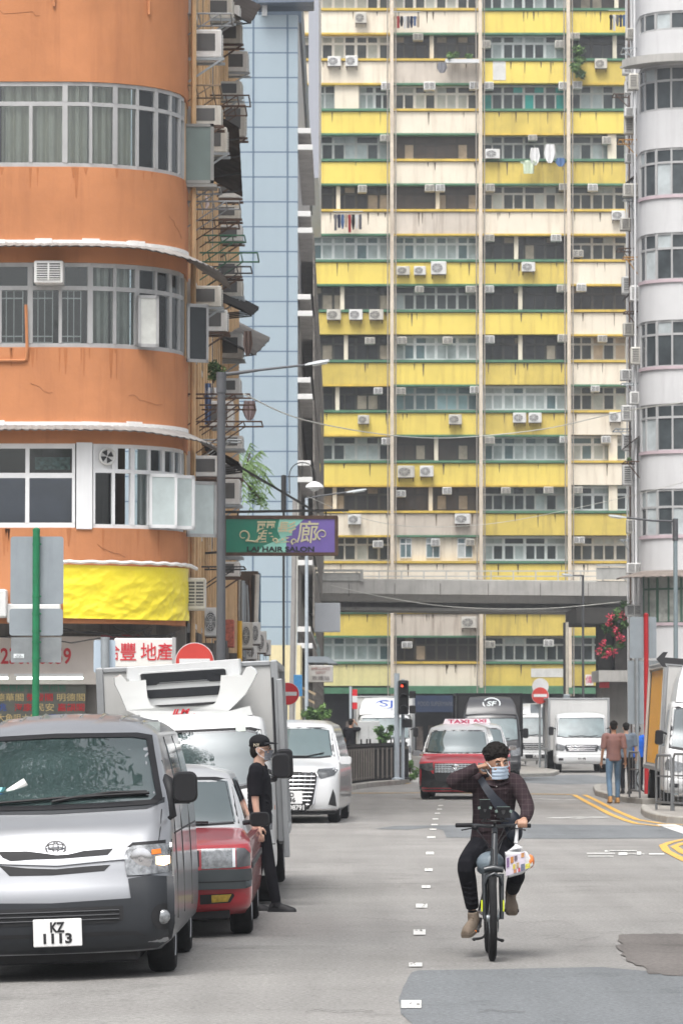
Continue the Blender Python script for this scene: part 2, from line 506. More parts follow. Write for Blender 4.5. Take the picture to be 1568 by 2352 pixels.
# surface cracks and iron covers
CR = M('tar_line', (0.06, 0.06, 0.06), 0.8)
m = MB(); rk = random.Random(9)
for x, y, w_, h_ in dk[:9]:
    for q in range(3 if h_ > 8 else 1):
        cx_, cy_ = x + rk.uniform(-.35, .4) * w_, y + rk.uniform(-.4, .4) * h_; r_ = w_ * rk.uniform(.06, .14)
        m.add([(p.x, p.y, .0105) for p in [G(cx_ + r_ * cos(a) * rk.uniform(.6, 1.3), cy_ + r_ * .45 * sin(a) * rk.uniform(.6, 1.3)) for a in [k * pi / 4 for k in range(8)]]], [tuple(range(8))])
struct(m.build('worn_spot', ASPH, fix=False))
m = MB()
for (x, y, n_) in ((700, 2330, 9), (1180, 2120, 8), (830, 2110, 7), (1330, 2010, 8), (1100, 2330, 8), (1500, 2100, 7), (740, 1990, 6), (1250, 2160, 9)):
    for i in range(n_):
        x2, y2 = x + rk.uniform(8, 26), y + rk.uniform(-4, 4); a, b = G(x, y), G(x2, y2); m.add([(a.x, a.y, .012), (b.x, b.y, .012), (b.x, b.y + .03, .012), (a.x, a.y + .025, .012)], [(0, 1, 2, 3)]); x, y = x2, y2
struct(m.build('road_crack', M('crack_dark', (.1, .097, .093), .9), fix=False))
for pts in ([(1490, 1909), (1560, 1911)], [(1212, 1914), (1285, 1913)], [(1225, 1921), (1300, 1922)], [(780, 1894), (855, 1896)], [(640, 1900), (760, 1903)], [(1395, 2052), (1470, 2053)], [(820, 2033), (1010, 2031)], [(640, 2034), (780, 2037)], [(946, 2230), (962, 2150), (985, 2010), (996, 1900)])[:-1]:
    stripe(pts, 0.012 if pts[0][0] == 946 else 0.03, CR, 'road_crack', 0.011)

KERB = M('kerb_stone', (0.33, 0.315, 0.29), 0.85, var=0.25, scale=2, bump=0.3)
PAVE = M('pavement_slab', (0.27, 0.255, 0.235), 0.85, var=0.2, scale=2, bump=0.3)


def pavement(name, pts, h=0.13, kerbw=0.16, close=None):
    "pts: world x, y outline of a raised pavement; kerb follows it as the outer band"
    ctr = Vector((sum(p[0] for p in pts) / len(pts), sum(p[1] for p in pts) / len(pts)))
    inner = []
    n = len(pts)
    for i, p in enumerate(pts):
        a, b = Vector(pts[i - 1]), Vector(pts[(i + 1) % n]); p = Vector(p)
        e1 = (p - a).normalized(); e2 = (b - p).normalized()
        n1 = Vector((-e1.y, e1.x)); n2 = Vector((-e2.y, e2.x)); q = (n1 + n2)
        q = q / max(0.3, q.length_squared) * 2 if q.length > 1e-6 else n1
        if (p + q * 0.01 - ctr).length > (p - q * 0.01 - ctr).length: pass
        inner.append(p + q * kerbw)
    area = sum(pts[i][0] * pts[(i + 1) % n][1] - pts[(i + 1) % n][0] * pts[i][1] for i in range(n))
    if area < 0: return pavement(name, pts[::-1], h, kerbw)
    k = MB(); zb = -0.3
    k.rings([[(p[0], p[1], zb) for p in pts], [(p[0], p[1], h - .02) for p in pts],
             [((p[0] * .9 + q[0] * .1), (p[1] * .9 + q[1] * .1), h) for p, q in zip(pts, inner)], [(q[0], q[1], h) for q in inner]], caps=False)
    struct(k.build('kerb', KERB))
    s = MB(); s.add([(q[0], q[1], h - 0.004) for q in inner], [tuple(range(n))])
    struct(s.build(name, PAVE, fix=False))


def gpt(x, y): q = G(x, y); return (q.x, q.y)


pavement('pavement', [(-60, 20), (-4.9, 20), (-4.3, 50), (-3.4, 62), (-2.4, 69), (-1.95, 76), (-1.95, 118), (-60, 118)])
# island with the black railing, in front of the flats
pavement('pavement', [(-1.6, 100), gpt(793, 1818), gpt(850, 1809), gpt(928, 1802), gpt(945, 1795), gpt(950, 1788), (2.0, 150), (-3.2, 170), (-3.2, 110)], 0.14)
# nearside corner with bicycle and railing, then the far corner
a, b, c = gpt(1471, 1869), gpt(1500, 1885), gpt(1568, 1893)
pavement('pavement', [gpt(1474, 1862), a, gpt(1480, 1878), b, gpt(1530, 1891), c, (9.5, 70), (9.9, 75), gpt(1568, 1868)], 0.13)
pavement('pavement', [gpt(1362, 1817), gpt(1366, 1828), gpt(1400, 1838), gpt(1440, 1844), gpt(1475, 1848), (20, 94), (20, 118), gpt(1370, 1812)], 0.13)
pavement('pavement', [gpt(1165, 1778), gpt(1180, 1787), gpt(1270, 1784), gpt(1284, 1778), (6.2, 165), (5.4, 165)], 0.13)
pavement('pavement', [(-12, 185), (-12, 212), (60, 212), (60, 185)], 0.13)

# ================================================================ facade paths
def arc_path(x0, y0, R, sgn):
    """front wall runs along x at y0, turns a quarter circle of radius R at x0 and runs away from the camera.
    s < 0 front, 0..pi R/2 corner, beyond: side.  sgn +1: the corner is at the right-hand end"""
    A = pi * R / 2
    def f(s, off):
        if s <= 0: return (x0 + sgn * s, y0 - off)
        if s < A:
            t = s / R; return (x0 + sgn * (R + off) * sin(t), y0 + R - (R + off) * cos(t))
        return (x0 + sgn * (R + off), y0 + R + (s - A))
    return f, A


def lin_path(y0): return lambda s, off: (s, y0 - off)


def window_band(par, path, s0, s1, a, b, n, fm, gm, tr=0.33, fw=0.05, rec=0.1, curt=None, pc=0.0, near=False, rng=R7, tilt=0.0, name='window', nf=1, back=None, drop=()):
    fr = MB(); h = b - a; zt = b - h * tr if tr else None
    fr.slab(path, s0, s1, -rec - .03, -rec + .03, a, a + fw, n); fr.slab(path, s0, s1, -rec - .03, -rec + .03, b - fw, b, n)
    if tr: fr.slab(path, s0, s1, -rec - .03, -rec + .035, zt - fw / 2, zt + fw / 2, n)
    ds = (s1 - s0) / n
    for i in range(n + 1):
        s = s0 + ds * i; wd = fw * (1.25 if i % 2 == 0 else 0.8) / 2
        s_a, s_b = max(s0, s - wd), min(s1, s + wd)
        fr.slab(path, s_a, s_b, -rec - .028, -rec + .04, a + fw, (zt - fw / 2) if tr else b - fw)
        if tr and (i % nf == 0 or i == n): fr.slab(path, s_a, s_b, -rec - .028, -rec + .04, zt + fw / 2, b - fw)
    gl, cu, bk = MB(), MB(), MB()
    for i in range(n):
        p0, p1 = s0 + ds * i, s0 + ds * (i + 1)
        if i in drop: continue
        for (u, v) in (((a, zt), (zt, b)) if tr else ((a, b),)):
            c = rng.random() < pc
            if near:
                gl.slab(path, p0, p1, -rec - .008, -rec, u + fw * .3, v - fw * .3)
            elif c and curt: cu.slab(path, p0 + ds * .02, p1, -rec - .02, -rec - .005, u, v)
            else: gl.slab(path, p0, p1, -rec - .012, -rec, u, v)
        if near and curt:
            k = 14
            if rng.random() < pc:
                w0 = rng.choice([0, 0, .0, .12]); w1 = rng.choice([1, 1, .85])
                ph = rng.random() * 6
                def cf(t, q, p0=p0, ds=ds, ph=ph, w0=w0, w1=w1):
                    s = p0 + ds * (w0 + (w1 - w0) * t)
                    x, y = path(s, -rec - .2 + .07 * sin(t * 17 + ph) + .03 * sin(t * 37 + ph * 2)); return (x, y, a + .02 + (h - .04) * q)
                cu.grid(cf, k * 3, 2)
    w_ = fr.build(name, fm, par)
    gl.build('pane', gm, w_); cu.build('curtain', curt, w_, smooth=180 if near else None)
    if back is not None:
        bk.slab(path, s0, s1, -rec - 0.9, -rec - .6, a, b, n); bk.build('room_shadow', back, w_)
    return w_


# ================================================================ the orange corner building
OR = M('orange_render', (0.47, 0.2, 0.092), 0.85, var=0.16, scale=0.8, bump=0.25, bscale=8, streak=0.45, dirt=(0.3, 0.12, 0.06), spec=0.2)
TAN = M('tan_render', (0.6, 0.42, 0.25), 0.85, var=0.15, scale=0.8, bump=0.3, streak=0.35, dirt=(0.2, 0.12, 0.07), spec=0.2)
GLN = MG('clear_window_glass', (0.9, 0.93, 0.92), 0.03, 0.03, 1.0)
GLD = M('dark_glass', (0.03, 0.035, 0.04), 0.12, var=0.4, scale=1.2, spec=0.6)
CURT = M('pale_curtain', (0.72, 0.7, 0.6), 0.9, var=0.12, scale=2)
FROST = M('frosted_pane', (0.5, 0.57, 0.57), 0.25, var=0.16, scale=3)
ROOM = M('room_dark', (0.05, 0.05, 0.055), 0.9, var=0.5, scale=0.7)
OY, OR_R = 74.0, 2.07
oX = X(145, OY)
opath, OA = arc_path(oX, OY, OR_R, 1)
ob = thing('corner_building', 'orange rendered tenement with a rounded corner, wide window bands and a tan side wall', 'building', (0, 0, 0))
zf = lambda y: Z(y, OY)
S0, S1 = -9.0, OA + 2.6
wall = MB()
bands = [(-260, 186), (382, 602), (797, 1018), (1212, 1432)]
for i, (t, b) in enumerate(bands): wall.slab(opath, S0, S1, -0.25, 0.0, zf(b), zf(t), 48)
wall.parts('wall', OR, ob, smooth=40)
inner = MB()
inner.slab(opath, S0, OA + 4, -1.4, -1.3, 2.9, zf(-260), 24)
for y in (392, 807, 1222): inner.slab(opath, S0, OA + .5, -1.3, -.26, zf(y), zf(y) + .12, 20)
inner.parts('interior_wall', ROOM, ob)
side = MB(); sx = oX + OR_R
side.box(sx - .3, sx - .02, OY + OR_R + .5, 112, 2.6, 26)
for i in range(16):      # pilasters and downpipes break up the long side wall
    yy = OY + OR_R + 1.5 + i * 2.1
    side.box(sx - .02, sx + .07, yy, yy + .35, 2.6, 25.9)
side.build('side_wall', TAN, ob)
dp = MB()
for i in range(22):
    yy = OY + OR_R + .9 + i * 1.55 + R7.uniform(-.3, .3)
    dp.tube([(sx + .12, yy, 2.6), (sx + .12, yy, 25.5)], .05, 6)
dp.parts('drain_pipe', M('pipe_orange', (0.52, 0.34, 0.18), .6, var=.2), ob)
sw = MB(); sg = MB()
for fl in range(-2, 5):
    zz = zf(385 + 415 * (fl - 1)); 
    for i in range(9):
        yy = OY + OR_R + 1.3 + i * 3.5
        sw.box(sx - .02, sx + .13, yy, yy + 1.7, zz + .1, zz + 1.6); sg.box(sx - .01, sx + .14, yy + .1, yy + 1.6, zz + .2, zz + 1.5)
sw.parts('window', ALU, ob); sg.parts('window_pane', GLD, ob)
# front windows, three storeys
A3 = OA
w1 = window_band(ob, opath, 0.0, A3 - .02, zf(382), zf(186), 7, ALU, GLN, tr=.26, fw=.07, rec=.06, curt=CURT, pc=.95, near=True)
window_band(ob, opath, -4.9, 0.0, zf(382), zf(186), 8, ALU, GLN, tr=.26, fw=.08, rec=.06, curt=CURT, pc=1, near=True, nf=2)
PAPER = M('papered_pane', (0.55, 0.56, 0.53), 0.6, var=0.2, scale=4)
window_band(ob, opath, .46, A3 - .02, zf(797), zf(602), 6, ALU, GLN, tr=.3, fw=.08, rec=.06, curt=PAPER, pc=.7, near=True)
window_band(ob, opath, -4.9, .46, zf(797), zf(602), 10, ALU, GLN, tr=.3, fw=.075, rec=.06, curt=CURT, pc=.55, near=True, nf=2)
window_band(ob, opath, .52, A3 - .02, zf(1212), zf(1018), 7, WFRAME, GLN, tr=.32, fw=.07, rec=.06, curt=FROST, pc=.3, near=True, drop=(1,))
window_band(ob, opath, -4.9, .2, zf(1212), zf(1018), 6, WFRAME, GLN, tr=.38, fw=.09, rec=.06, curt=CURT, pc=.0, near=True)
m = MB(); m.slab(opath, .22, .5, -.1, .03, zf(1215), zf(1016), 2); m.build('white_pier', WFRAME, ob)
# patterned interior seen through the lowest window
m = MB(); m.slab(opath, -4.9, .2, -.62, -.6, zf(1212), zf(1120), 1); m.slab(opath, -4.9, .2, -.62, -.6, zf(1120), zf(1083), 1)
m.build('blue_grey_blind', M('blue_grey_blind', (0.22, 0.24, 0.34), .9, var=.1), ob)
m = MB(); m.slab(opath, -.55, .1, -.5, -.48, zf(1075), zf(1046), 1); m.build('patterned_curtain', M('patterned_curtain', (0.1, 0.2, 0.2), .9, var=.9, scale=14), ob)
# lattice grilles of the middle window
m = MB()
for sa, sb in ((-.62, -.22), (-.08, .3), (-1.2, -.75)):
    u, v = zf(785), zf(665)
    for t in (.0, .35, .65, 1): m.slab(opath, sa + (sb - sa) * t - .008, sa + (sb - sa) * t + .008, -.14, -.12, u, v)
    for t in (0, .12, .85, 1): m.slab(opath, sa, sb, -.145, -.125, u + (v - u) * t - .01, u + (v - u) * t + .01)
m.build('window_grille', WFRAME, ob)
# open casements: frosted leaves swung out over the street
for (sc_, a0, b0, wd, ang, fm, pm) in ((1.62, 1209, 1083, .52, 0.25, WFRAME, FROST), (2.15, 1209, 1083, .5, .3, WFRAME, FROST), (2.62, 1209, 1083, .3, .35, WFRAME, FROST),
                                       (3.15, 1222, 1090, .62, .9, ALU, FROST), (1.36, 792, 672, .38, .25, ALU, PAPER), (3.1, 810, 672, .45, .85, ALU, GLD)):
    hx, hy = opath(sc_, .03)
    t = min(sc_, OA) / OR_R
    dx, dy = cos(t * .55 - ang * .3), sin(t * .55 - ang * .3)
    w2 = MB(); p2 = MB(); u, v = zf(a0), zf(b0)
    for (s0_, s1_, z0, z1) in ((0, .05, u, v), (wd - .05, wd, u, v), (0, wd, u, u + .06), (0, wd, v - .06, v)):
        w2.hexa([(hx + dx * q + (-dy) * -o, hy + dy * q - dx * o, z) for z in (z0, z1) for (q, o) in ((s0_, 0), (s1_, 0), (s1_, .04), (s0_, .04))])
    p2.hexa([(hx + dx * q + dy * o, hy + dy * q - dx * o, z) for z in (u + .05, v - .05) for (q, o) in ((.04, .012), (wd - .04, .012), (wd - .04, .025), (.04, .025))])
    o_ = w2.build('casement', fm, ob); p2.build('pane', pm, o_)
# the big glazed box beside the top windows (x 415-490, y 283-420)
m = MB(); Yb = OY + 2.6; x0, x1 = X(418, Yb), X(489, Yb)
for q in ((x0, x0 + .06, 283, 420), (x1 - .06, x1, 283, 420)): m.box(q[0], q[1], Yb, Yb + .06, Z(q[3], Yb), Z(q[2], Yb))
m.box(x0, x1, Yb, Yb + .06, Z(290, Yb), Z(283, Yb)); m.box(x0, x1, Yb, Yb + .06, Z(421, Yb), Z(413, Yb)); m.box(x0, x1 + .05, Yb, Yb + .6, Z(428, Yb), Z(422, Yb))
o_ = m.build('glazed_cabinet', M('grey_frame', (.22, .22, .21), .5), ob); m = MB(); m.box(x0 + .05, x1 - .05, Yb + .02, Yb + .05, Z(414, Yb), Z(289, Yb)); m.build('pane', M('sea_glass', (.14, .18, .17), .15, var=.15, scale=1.5), o_)
# corrugated rain hoods over the lower two storeys
HOOD = M('corrugated_hood', (0.24, 0.23, 0.22), .7, var=.25, scale=3)
WSEAL = M('white_sealant', (.78, .76, .74), .6, var=.15, scale=5)
for (yt, out, d0, d1, send) in ((556, .55, .12, .5, OA + .9), (974, .42, .12, .36, OA + .5)):
    z0 = zf(yt)
    def hood(u, v, z0=z0, out=out, d0=d0, d1=d1, send=send):
        s = S0 + (send - S0) * u
        k = max(0, min(1, (s - OA * .35) / (OA * .8))); o_ = (out + .25 * k) * v
        x, y = opath(s, o_); return (x, y, z0 - (d0 + (d1 - d0) * k) * v + (.01 * sin(s * 42) if v > 0 else 0))
    m = MB(); m.grid(hood, 260, 3)
    n0 = len(m.v); m.v += [(x, y, z - .02) for x, y, z in m.v]; m.f += [tuple(i + n0 for i in f[::-1]) for f in m.f[:]]
    ho = m.build('rain_hood', HOOD, ob, fix=False)
    m = MB(); m.slab(opath, S0, OA + .1, 0.0, .06, z0 - .03, z0 + .04, 60)
    for i in range(9): 
        s = S0 + 3.5 + i * .83; m.slab(opath, s, s + .3, 0.005, R7.uniform(.06, .14), z0 - .03, z0 + R7.uniform(.03, .075), 2)
    m.build('sealant', WSEAL, ho)
cd_ = MB(); cd_.tube([(*opath(-4.9, .03), zf(828)), (*opath(-.72, .03), zf(828)), (*opath(-.68, .03), zf(826)), (*opath(-.66, .03), zf(800)), (*opath(-.68, .05), zf(700))], .03, 6)
cd_.tube([(*opath(-.2, .03), zf(-20)), (*opath(-.2, .03), zf(14))], .03, 6); cd_.tube([(*opath(1.6, .03), zf(-20)), (*opath(1.6, .03), zf(20))], .03, 6); cd_.build('conduit', OR, ob)
ck = MB(); rk = random.Random(5)
for (s0_, y0_, n_) in ((-4.2, 60, 9), (-1.2, 20, 7), (-3.6, 460, 6), (1.2, 905, 8), (-.6, 880, 5), (.6, 1250, 5), (2.2, 480, 6)):
    q = []; s_, y_ = s0_, y0_
    for i in range(n_): q.append((*opath(s_, .003), zf(y_))); s_ += rk.uniform(.05, .22); y_ += rk.uniform(-4, 12)
    ck.tube(q, .0028, 4)
ck.build('crack', M('crack_dark_orange', (.22, .09, .045), .9), ob)  # wall cracks drawn as thin dark orange lines
ds_ = MB()
for i in range(70):
    s_ = rk.uniform(-5, OA); y_ = rk.choice((384, 799, 1214)); L_ = rk.uniform(10, 70); w2_ = rk.uniform(.01, .045)
    ds_.add([(*opath(s_ - w2_, .002), zf(y_)), (*opath(s_ + w2_, .002), zf(y_)), (*opath(s_ + w2_ * .2, .002), zf(y_ + L_)), (*opath(s_ - w2_ * .3, .002), zf(y_ + L_))], [(3, 2, 1, 0)])
ds_.build('drip_stain', M('drip_stain', (.4, .155, .065), .9, var=.2, scale=3), ob, fix=False)
# yellow vinyl banner round the corner
def banner(u, v):
    s = -.0 + (OA - .0) * u
    from mathutils import noise
    cr = 0
    for k, (a_, b_, w_) in enumerate(((1.3, 3.2, .06), (2.6, -4.5, .045), (5, 7, .025), (9, -10, .014))): cr += .62 * w_ * (.35 - abs(noise.noise(Vector((s * a_ + v * b_ * .45, v * abs(b_) - s * .5 * a_, k * 7.3))))) * (1.25 - .9 * v)
    x, y = opath(s, .06 + cr); return (x, y, zf(1420) + (zf(1297) - zf(1420)) * v - .02 * sin(u * 3.1))
m = MB(); m.grid(banner, 200, 60)
BAN = M('yellow_vinyl', (.82, .68, .03), .32, var=.06, scale=3, streak=.12, dirt=(.6, .3, .03))
tag(m.build('banner', BAN, None, smooth=180, fix=False), 'creased yellow vinyl banner wrapped round the rounded corner above the shop', 'banner')
wm = MB(); pts = [Vector((*opath(s / 10, .1), zf(1291) + .01 * sin(s * 1.7))) for s in range(-1, int(OA * 10))] + [Vector((*opath(OA + .3, .2), zf(1296)))]
wm.tube(pts, .035, 6); wm.build('white_pipe', WSEAL, ob)
# shop front below
BX = M('shop_fascia', (.62, .57, .53), .6, var=.08, scale=2)
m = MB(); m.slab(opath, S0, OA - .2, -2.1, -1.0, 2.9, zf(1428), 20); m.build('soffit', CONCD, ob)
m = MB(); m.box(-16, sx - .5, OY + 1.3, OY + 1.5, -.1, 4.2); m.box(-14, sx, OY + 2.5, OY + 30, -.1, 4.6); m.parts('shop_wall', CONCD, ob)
YS = OY + .9
def wbox(name, x0, y0, x1, y1, Y, mat, par=None, d=.1): 
    m = MB(); m.box(X(x0, Y), X(x1, Y), Y, Y + d, Z(y1, Y), Z(y0, Y)); return m.build(name, mat, par)
t = thing('shop_sign', 'long white fascia sign with large red telephone numerals behind the green pole', 'sign', (0, 0, 0))
wbox('board', -60, 1462, 231, 1572, YS, BX, t)
RED = M('red_lettering', (.5, .02, .03), .5, var=.05)
text(t, 'numerals', '2387 6059', RED, (X(82, YS), YS - .01, Z(1507, YS)), w=(162) / 128.4, h=38 / 128.4, bold=.02)
t2 = tag(wbox('fascia_panel', 231, 1458, 322, 1542, YS - .05, M('maroon_panel', (.17, .015, .025), .5, var=.1)), 'dark maroon fascia panel beside the white shop sign', 'panel')
t = thing('projecting_sign', 'white box sign with red Chinese characters above the refrigerated truck', 'sign', (0, 0, 0))
YR = OY - .4
m = MB(); m.bbox(X(262, YR), X(400, YR), YR, YR + .25, Z(1534, YR), Z(1466, YR), .02); m.build('box', M('sign_white', (.66, .65, .62), .5, var=.05), t)
m = MB(); m.box(X(395, YR), X(403, YR), YR - .02, YR + .27, Z(1534, YR), Z(1464, YR)); m.build('rim', ALU, t)
for ch, xx in (('合', 250), ('豐', 294), ('地', 341), ('產', 386 - 8)):
    if xx > 255: text(t, 'character', ch, RED, (X(xx, YR), YR - .008, Z(1497, YR)), h=40 / 129, w=36 / 129, bold=.008)
text(t, 'character', '合', RED, (X(262, YR), YR - .008, Z(1497, YR)), h=40 / 129, w=24 / 129, bold=.008)
TUBE = ME('fluorescent_tube', (.85, 1, .97), 2.6)
for x0, x1 in ((38, 190), (-50, 18)):
    t = thing('fluorescent_lamp', 'lit fluorescent tube under the shop fascia, ' + ('the long one beside the green pole' if x0 > 0 else 'the short end at the picture edge'), 'lamp', (0, 0, 0), group='tubes under the fascia')
    m = MB(); m.cyl((X((x0 + x1) / 2, YS - .3), YS - .3, Z(1558, YS - .3)), .022, X(x1, YS) - X(x0, YS), 'x', 10); m.build('tube', TUBE, t)
    m = MB(); m.box(X(x0, YS) - .02, X(x1, YS) + .02, YS - .32, YS - .1, Z(1556, YS) + .02, Z(1553, YS) + .04); m.build('fitting', WHITE, t)
t = thing('notice_board', 'shop window board covered with coloured Chinese property names', 'board', (0, 0, 0))
YN = OY + 1.0
wbox('board', -60, 1570, 196, 1700, YN, M('board_grey', (.1, .105, .09), .6, var=.2), t)
GOLD = M('gold_letters', (.55, .42, .2), .6); BLU = M('blue_letters', (.05, .1, .35), .6); GRN = M('green_letters', (.03, .12, .08), .6)
for (s_, xx, yy, ww_, mt) in (('新舊樓宇代售租售', 76, 1580, 150, GRN), ('德華閣', 22, 1602, 64, GOLD), ('榮發閣', 91, 1602, 60, RED), ('明德閣', 163, 1602, 64, GOLD),
                            ('新桃', -10, 1625, 50, BLU), ('海康', 53, 1625, 40, RED), ('民安', 103, 1625, 42, GOLD), ('嘉韻閣', 163, 1625, 62, RED), ('大角咀大廈', 40, 1649, 94, GOLD), ('櫻桃大廈', 152, 1649, 84, BLU)):
    text(t, 'lettering', s_, mt, (X(xx, YN), YN - .008, Z(yy, YN)), w=ww_ / 128, h=18 / 128, bold=.004)
# maroon soffit clutter: cables under the corner
CAB = M('black_cable', (.02, .02, .02), .6)
m = MB()
for k in range(9):
    s0_, s1_ = R7.uniform(-2, 2), R7.uniform(1.2, 3.4); zz = zf(1436 + R7.uniform(0, 24))
    m.tube([(*opath(s0_ + (s1_ - s0_) * t / 8, -.1), zz - .12 * sin(pi * t / 8) * R7.uniform(.5, 1.4)) for t in range(9)], .012, 5)
tag(m.build('cable_bundle', CAB), 'tangle of black cables slung beneath the orange corner', 'cables')
m = MB(); m.bbox(-9, X(18, OY), OY - .45, OY - .02, zf(1420), zf(1355), .03)
m.bbox(X(18, OY), X(140, OY), OY - .3, OY - .02, zf(1432), zf(1388), .02)
m.parts('canopy_box', M('white_sheet', (.66, .67, .66), .5, var=.1, streak=.2), ob)

# ================================================================ blue tiled tower
def tiles(name, col, jcol, tw, th, ox=0.0, oz=0.0, var=.04, ax='x', jw=.035):
    m = M(name, col, .35, var=var, scale=.5, spec=.5, streak=.12, dirt=[c * .7 for c in col])
    nt = m.node_tree; N = nt.nodes; L = nt.links; b = N['Principled BSDF']; src = b.inputs['Base Color'].links[0].from_socket
    g = N.new('ShaderNodeNewGeometry'); sp = N.new('ShaderNodeSeparateXYZ'); L.new(g.outputs['Position'], sp.inputs[0])
    def line(sock, off, per):
        a = N.new('ShaderNodeMath'); a.operation = 'SUBTRACT'; L.new(sock, a.inputs[0]); a.inputs[1].default_value = off
        d = N.new('ShaderNodeMath'); d.operation = 'PINGPONG'; L.new(a.outputs[0], d.inputs[0]); d.inputs[1].default_value = per / 2
        c = N.new('ShaderNodeMath'); c.operation = 'LESS_THAN'; L.new(d.outputs[0], c.inputs[0]); c.inputs[1].default_value = jw / 2
        return c.outputs[0]
    A = line(sp.outputs['X' if ax == 'x' else 'Y'], ox, tw); B = line(sp.outputs['Z'], oz, th)
    mx = N.new('ShaderNodeMath'); mx.operation = 'MAXIMUM'; L.new(A, mx.inputs[0]); L.new(B, mx.inputs[1])
    mm = N.new('ShaderNodeMix'); mm.data_type = 'RGBA'; L.new(mx.outputs[0], mm.inputs[0]); L.new(src, mm.inputs[6]); mm.inputs[7].default_value = (*jcol, 1)
    L.new(mm.outputs[2], b.inputs['Base Color'])
    return m


TY = 135.0
tz = lambda y: Z(y, TY)
tb = thing('office_tower', 'pale blue tiled tower standing beyond the orange building', 'building', (0, 0, 0))
pj = (tz(62) - tz(119)) # one panel
BT = tiles('blue_tile', (.32, .395, .45), (.1, .15, .22), 1000, pj, 500, tz(63), jw=.045)
GT = tiles('grey_tile', (.42, .42, .45), (.18, .18, .22), 3.0, pj, TY, tz(63), ax='y', jw=.06)
GT2 = tiles('white_tile', (.6, .61, .64), (.35, .36, .4), 3.0, pj * 2, TY, tz(63), ax='y', jw=.05)
xr = X(683, TY)
m = MB(); m.box(-14, X(592, TY), TY + .02, 212, -.1, tz(14)); m.box(X(592, TY), xr, TY + .02, TY + .5, -.1, tz(33)); m.box(X(592, TY), xr - .02, TY + .5, 212, -.1, tz(-60)) if 0 else None
m.box(X(592, TY), xr, TY + .5, 190, -.1, tz(-30) if 0 else tz(33))
m.parts('wall', BT, tb)
m = MB()
for x in (580, 659): m.box(X(x, TY) - .022, X(x, TY) + .022, TY - .005, TY + .02, -.1, tz(33))
m.parts('panel_joint', M('joint_blue', (.1, .15, .22), .6), tb)
m = MB(); m.box(xr, xr + .012, TY + .3, 186, tz(640), tz(33)); m.build('side_cladding', GT, tb)
m = MB(); m.box(xr - .3, X(719, 190) - .0, 180, 190, Z(640, 190), Z(60, 190)) if 0 else None
m.box(xr - .1, X(737, 214), 192, 216, Z(457, 200), Z(-80, 200)); m.build('rear_cladding', GT2, tb)
m = MB(); m.box(X(575, TY), X(683, TY) + .1, TY + 2, 190, tz(28), tz(-90)); m.build('plant_room', M('slate_panel', (.1, .13, .17), .4, var=.2), tb)
m = MB(); m.prism([(X(592, TY), tz(-60)), (X(592, TY), tz(12)), (X(720, TY), tz(10)), (X(722, TY), tz(-60))], TY - .6, TY + 1.2)
m.build('roof_canopy', M('slate_canopy', (.13, .16, .21), .4, var=.15), tb)
m = MB(); m.box(X(600, TY), X(612, TY), TY - .1, TY + .1, tz(36), tz(12)); m.build('post', WFRAME, tb)
# balconies along the side: white slab edge with grey underside
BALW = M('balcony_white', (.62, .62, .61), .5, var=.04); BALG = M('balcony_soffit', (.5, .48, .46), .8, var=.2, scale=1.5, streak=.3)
GRILL = M('balcony_grille', (.24, .22, .2), .6, var=.3, scale=4)
yb = 295
for k in range(9):
    y0 = yb + k * 191
    if y0 > 1600: break
    if k >= 7 and False: break
    for j, dy in enumerate((0, 38)):
        m = MB(); zt = tz(y0 + dy)
        m.box(xr + .01, X(713, TY) + .06 * j, TY + .15, 172 if k else 150, zt - .12, zt); bb = m.build('balcony_slab', BALG, tb)
        m = MB(); m.bbox(xr, X(713, TY) + .06 * j, TY - .04, TY + .14, zt - .15, zt + .02, .01); m.build('edge', BALW, bb)
    if k:
        zt = tz(y0 + 38); zu = tz(y0 + 191)
        # barred side screens of each storey, receding
        m = MB(); xo = X(716, TY) + .05
        m.box(xo - .05, xo, TY + 9, 212, zt - 1.0, zt - .02)
        for i in range(44): m.box(xo - .02, xo + .02, TY + .4 + i * 1.7, TY + .47 + i * 1.7, zu, zt - .14)
        for i in range(5): m.box(xo - .02, xo + .02, TY + .3, 212, zt - .5 - i * .32, zt - .46 - i * .32)
        m.box(xr + .01, xo, 172, 212, zt - .14, zt)
        m.build('balcony_screen', GRILL, tb)
m = MB(); m.box(X(716, TY) - .12, X(716, TY) + .06, 213, 214, -.1, tz(640)); m.box(xr, xr + .05, TY + .6, 212, -.1, tz(660)); m.parts('side_wall', GRILL, tb)
# cream plinth block and low grey canopies at its foot
m = MB(); Yc = 128; m.box(X(618, Yc), X(690, Yc), Yc, Yc + 6, -.1, Z(1482, Yc)); tag(m.build('gatehouse', M('cream_wall', (.66, .58, .36), .8, var=.1, streak=.2)), 'small cream painted block at the foot of the blue tower', 'building')

# ================================================================ yellow and cream apartment block
YY = 228.0
yz = lambda y: Z(y, YY); yx = lambda x: X(x, YY)
yb_ = thing('apartment_block', 'huge grimy apartment block with yellow and cream spandrels and green ledges', 'building', (0, 0, 0))
YEL = M('yellow_paint', (.74, .59, .14), .75, var=.1, scale=.5, streak=.45, dirt=(.42, .28, .08), spec=.2)
YEL2 = M('yellow_paint_grimy', (.6, .47, .12), .8, var=.2, scale=.7, streak=.6, dirt=(.3, .21, .09), spec=.2)
CRE = M('cream_paint', (.76, .69, .57), .8, var=.1, scale=.5, streak=.5, dirt=(.42, .33, .24), spec=.2)
CRE2 = M('cream_paint_grimy', (.58, .52, .45), .8, var=.2, scale=.5, streak=.7, dirt=(.26, .2, .16), spec=.2)
PALE = M('pale_yellow_paint', (.7, .64, .33), .8, var=.1, streak=.4)
GRE = M('green_ledge', (.07, .19, .11), .7, var=.3, scale=1.5, streak=.4, dirt=(.05, .07, .05))
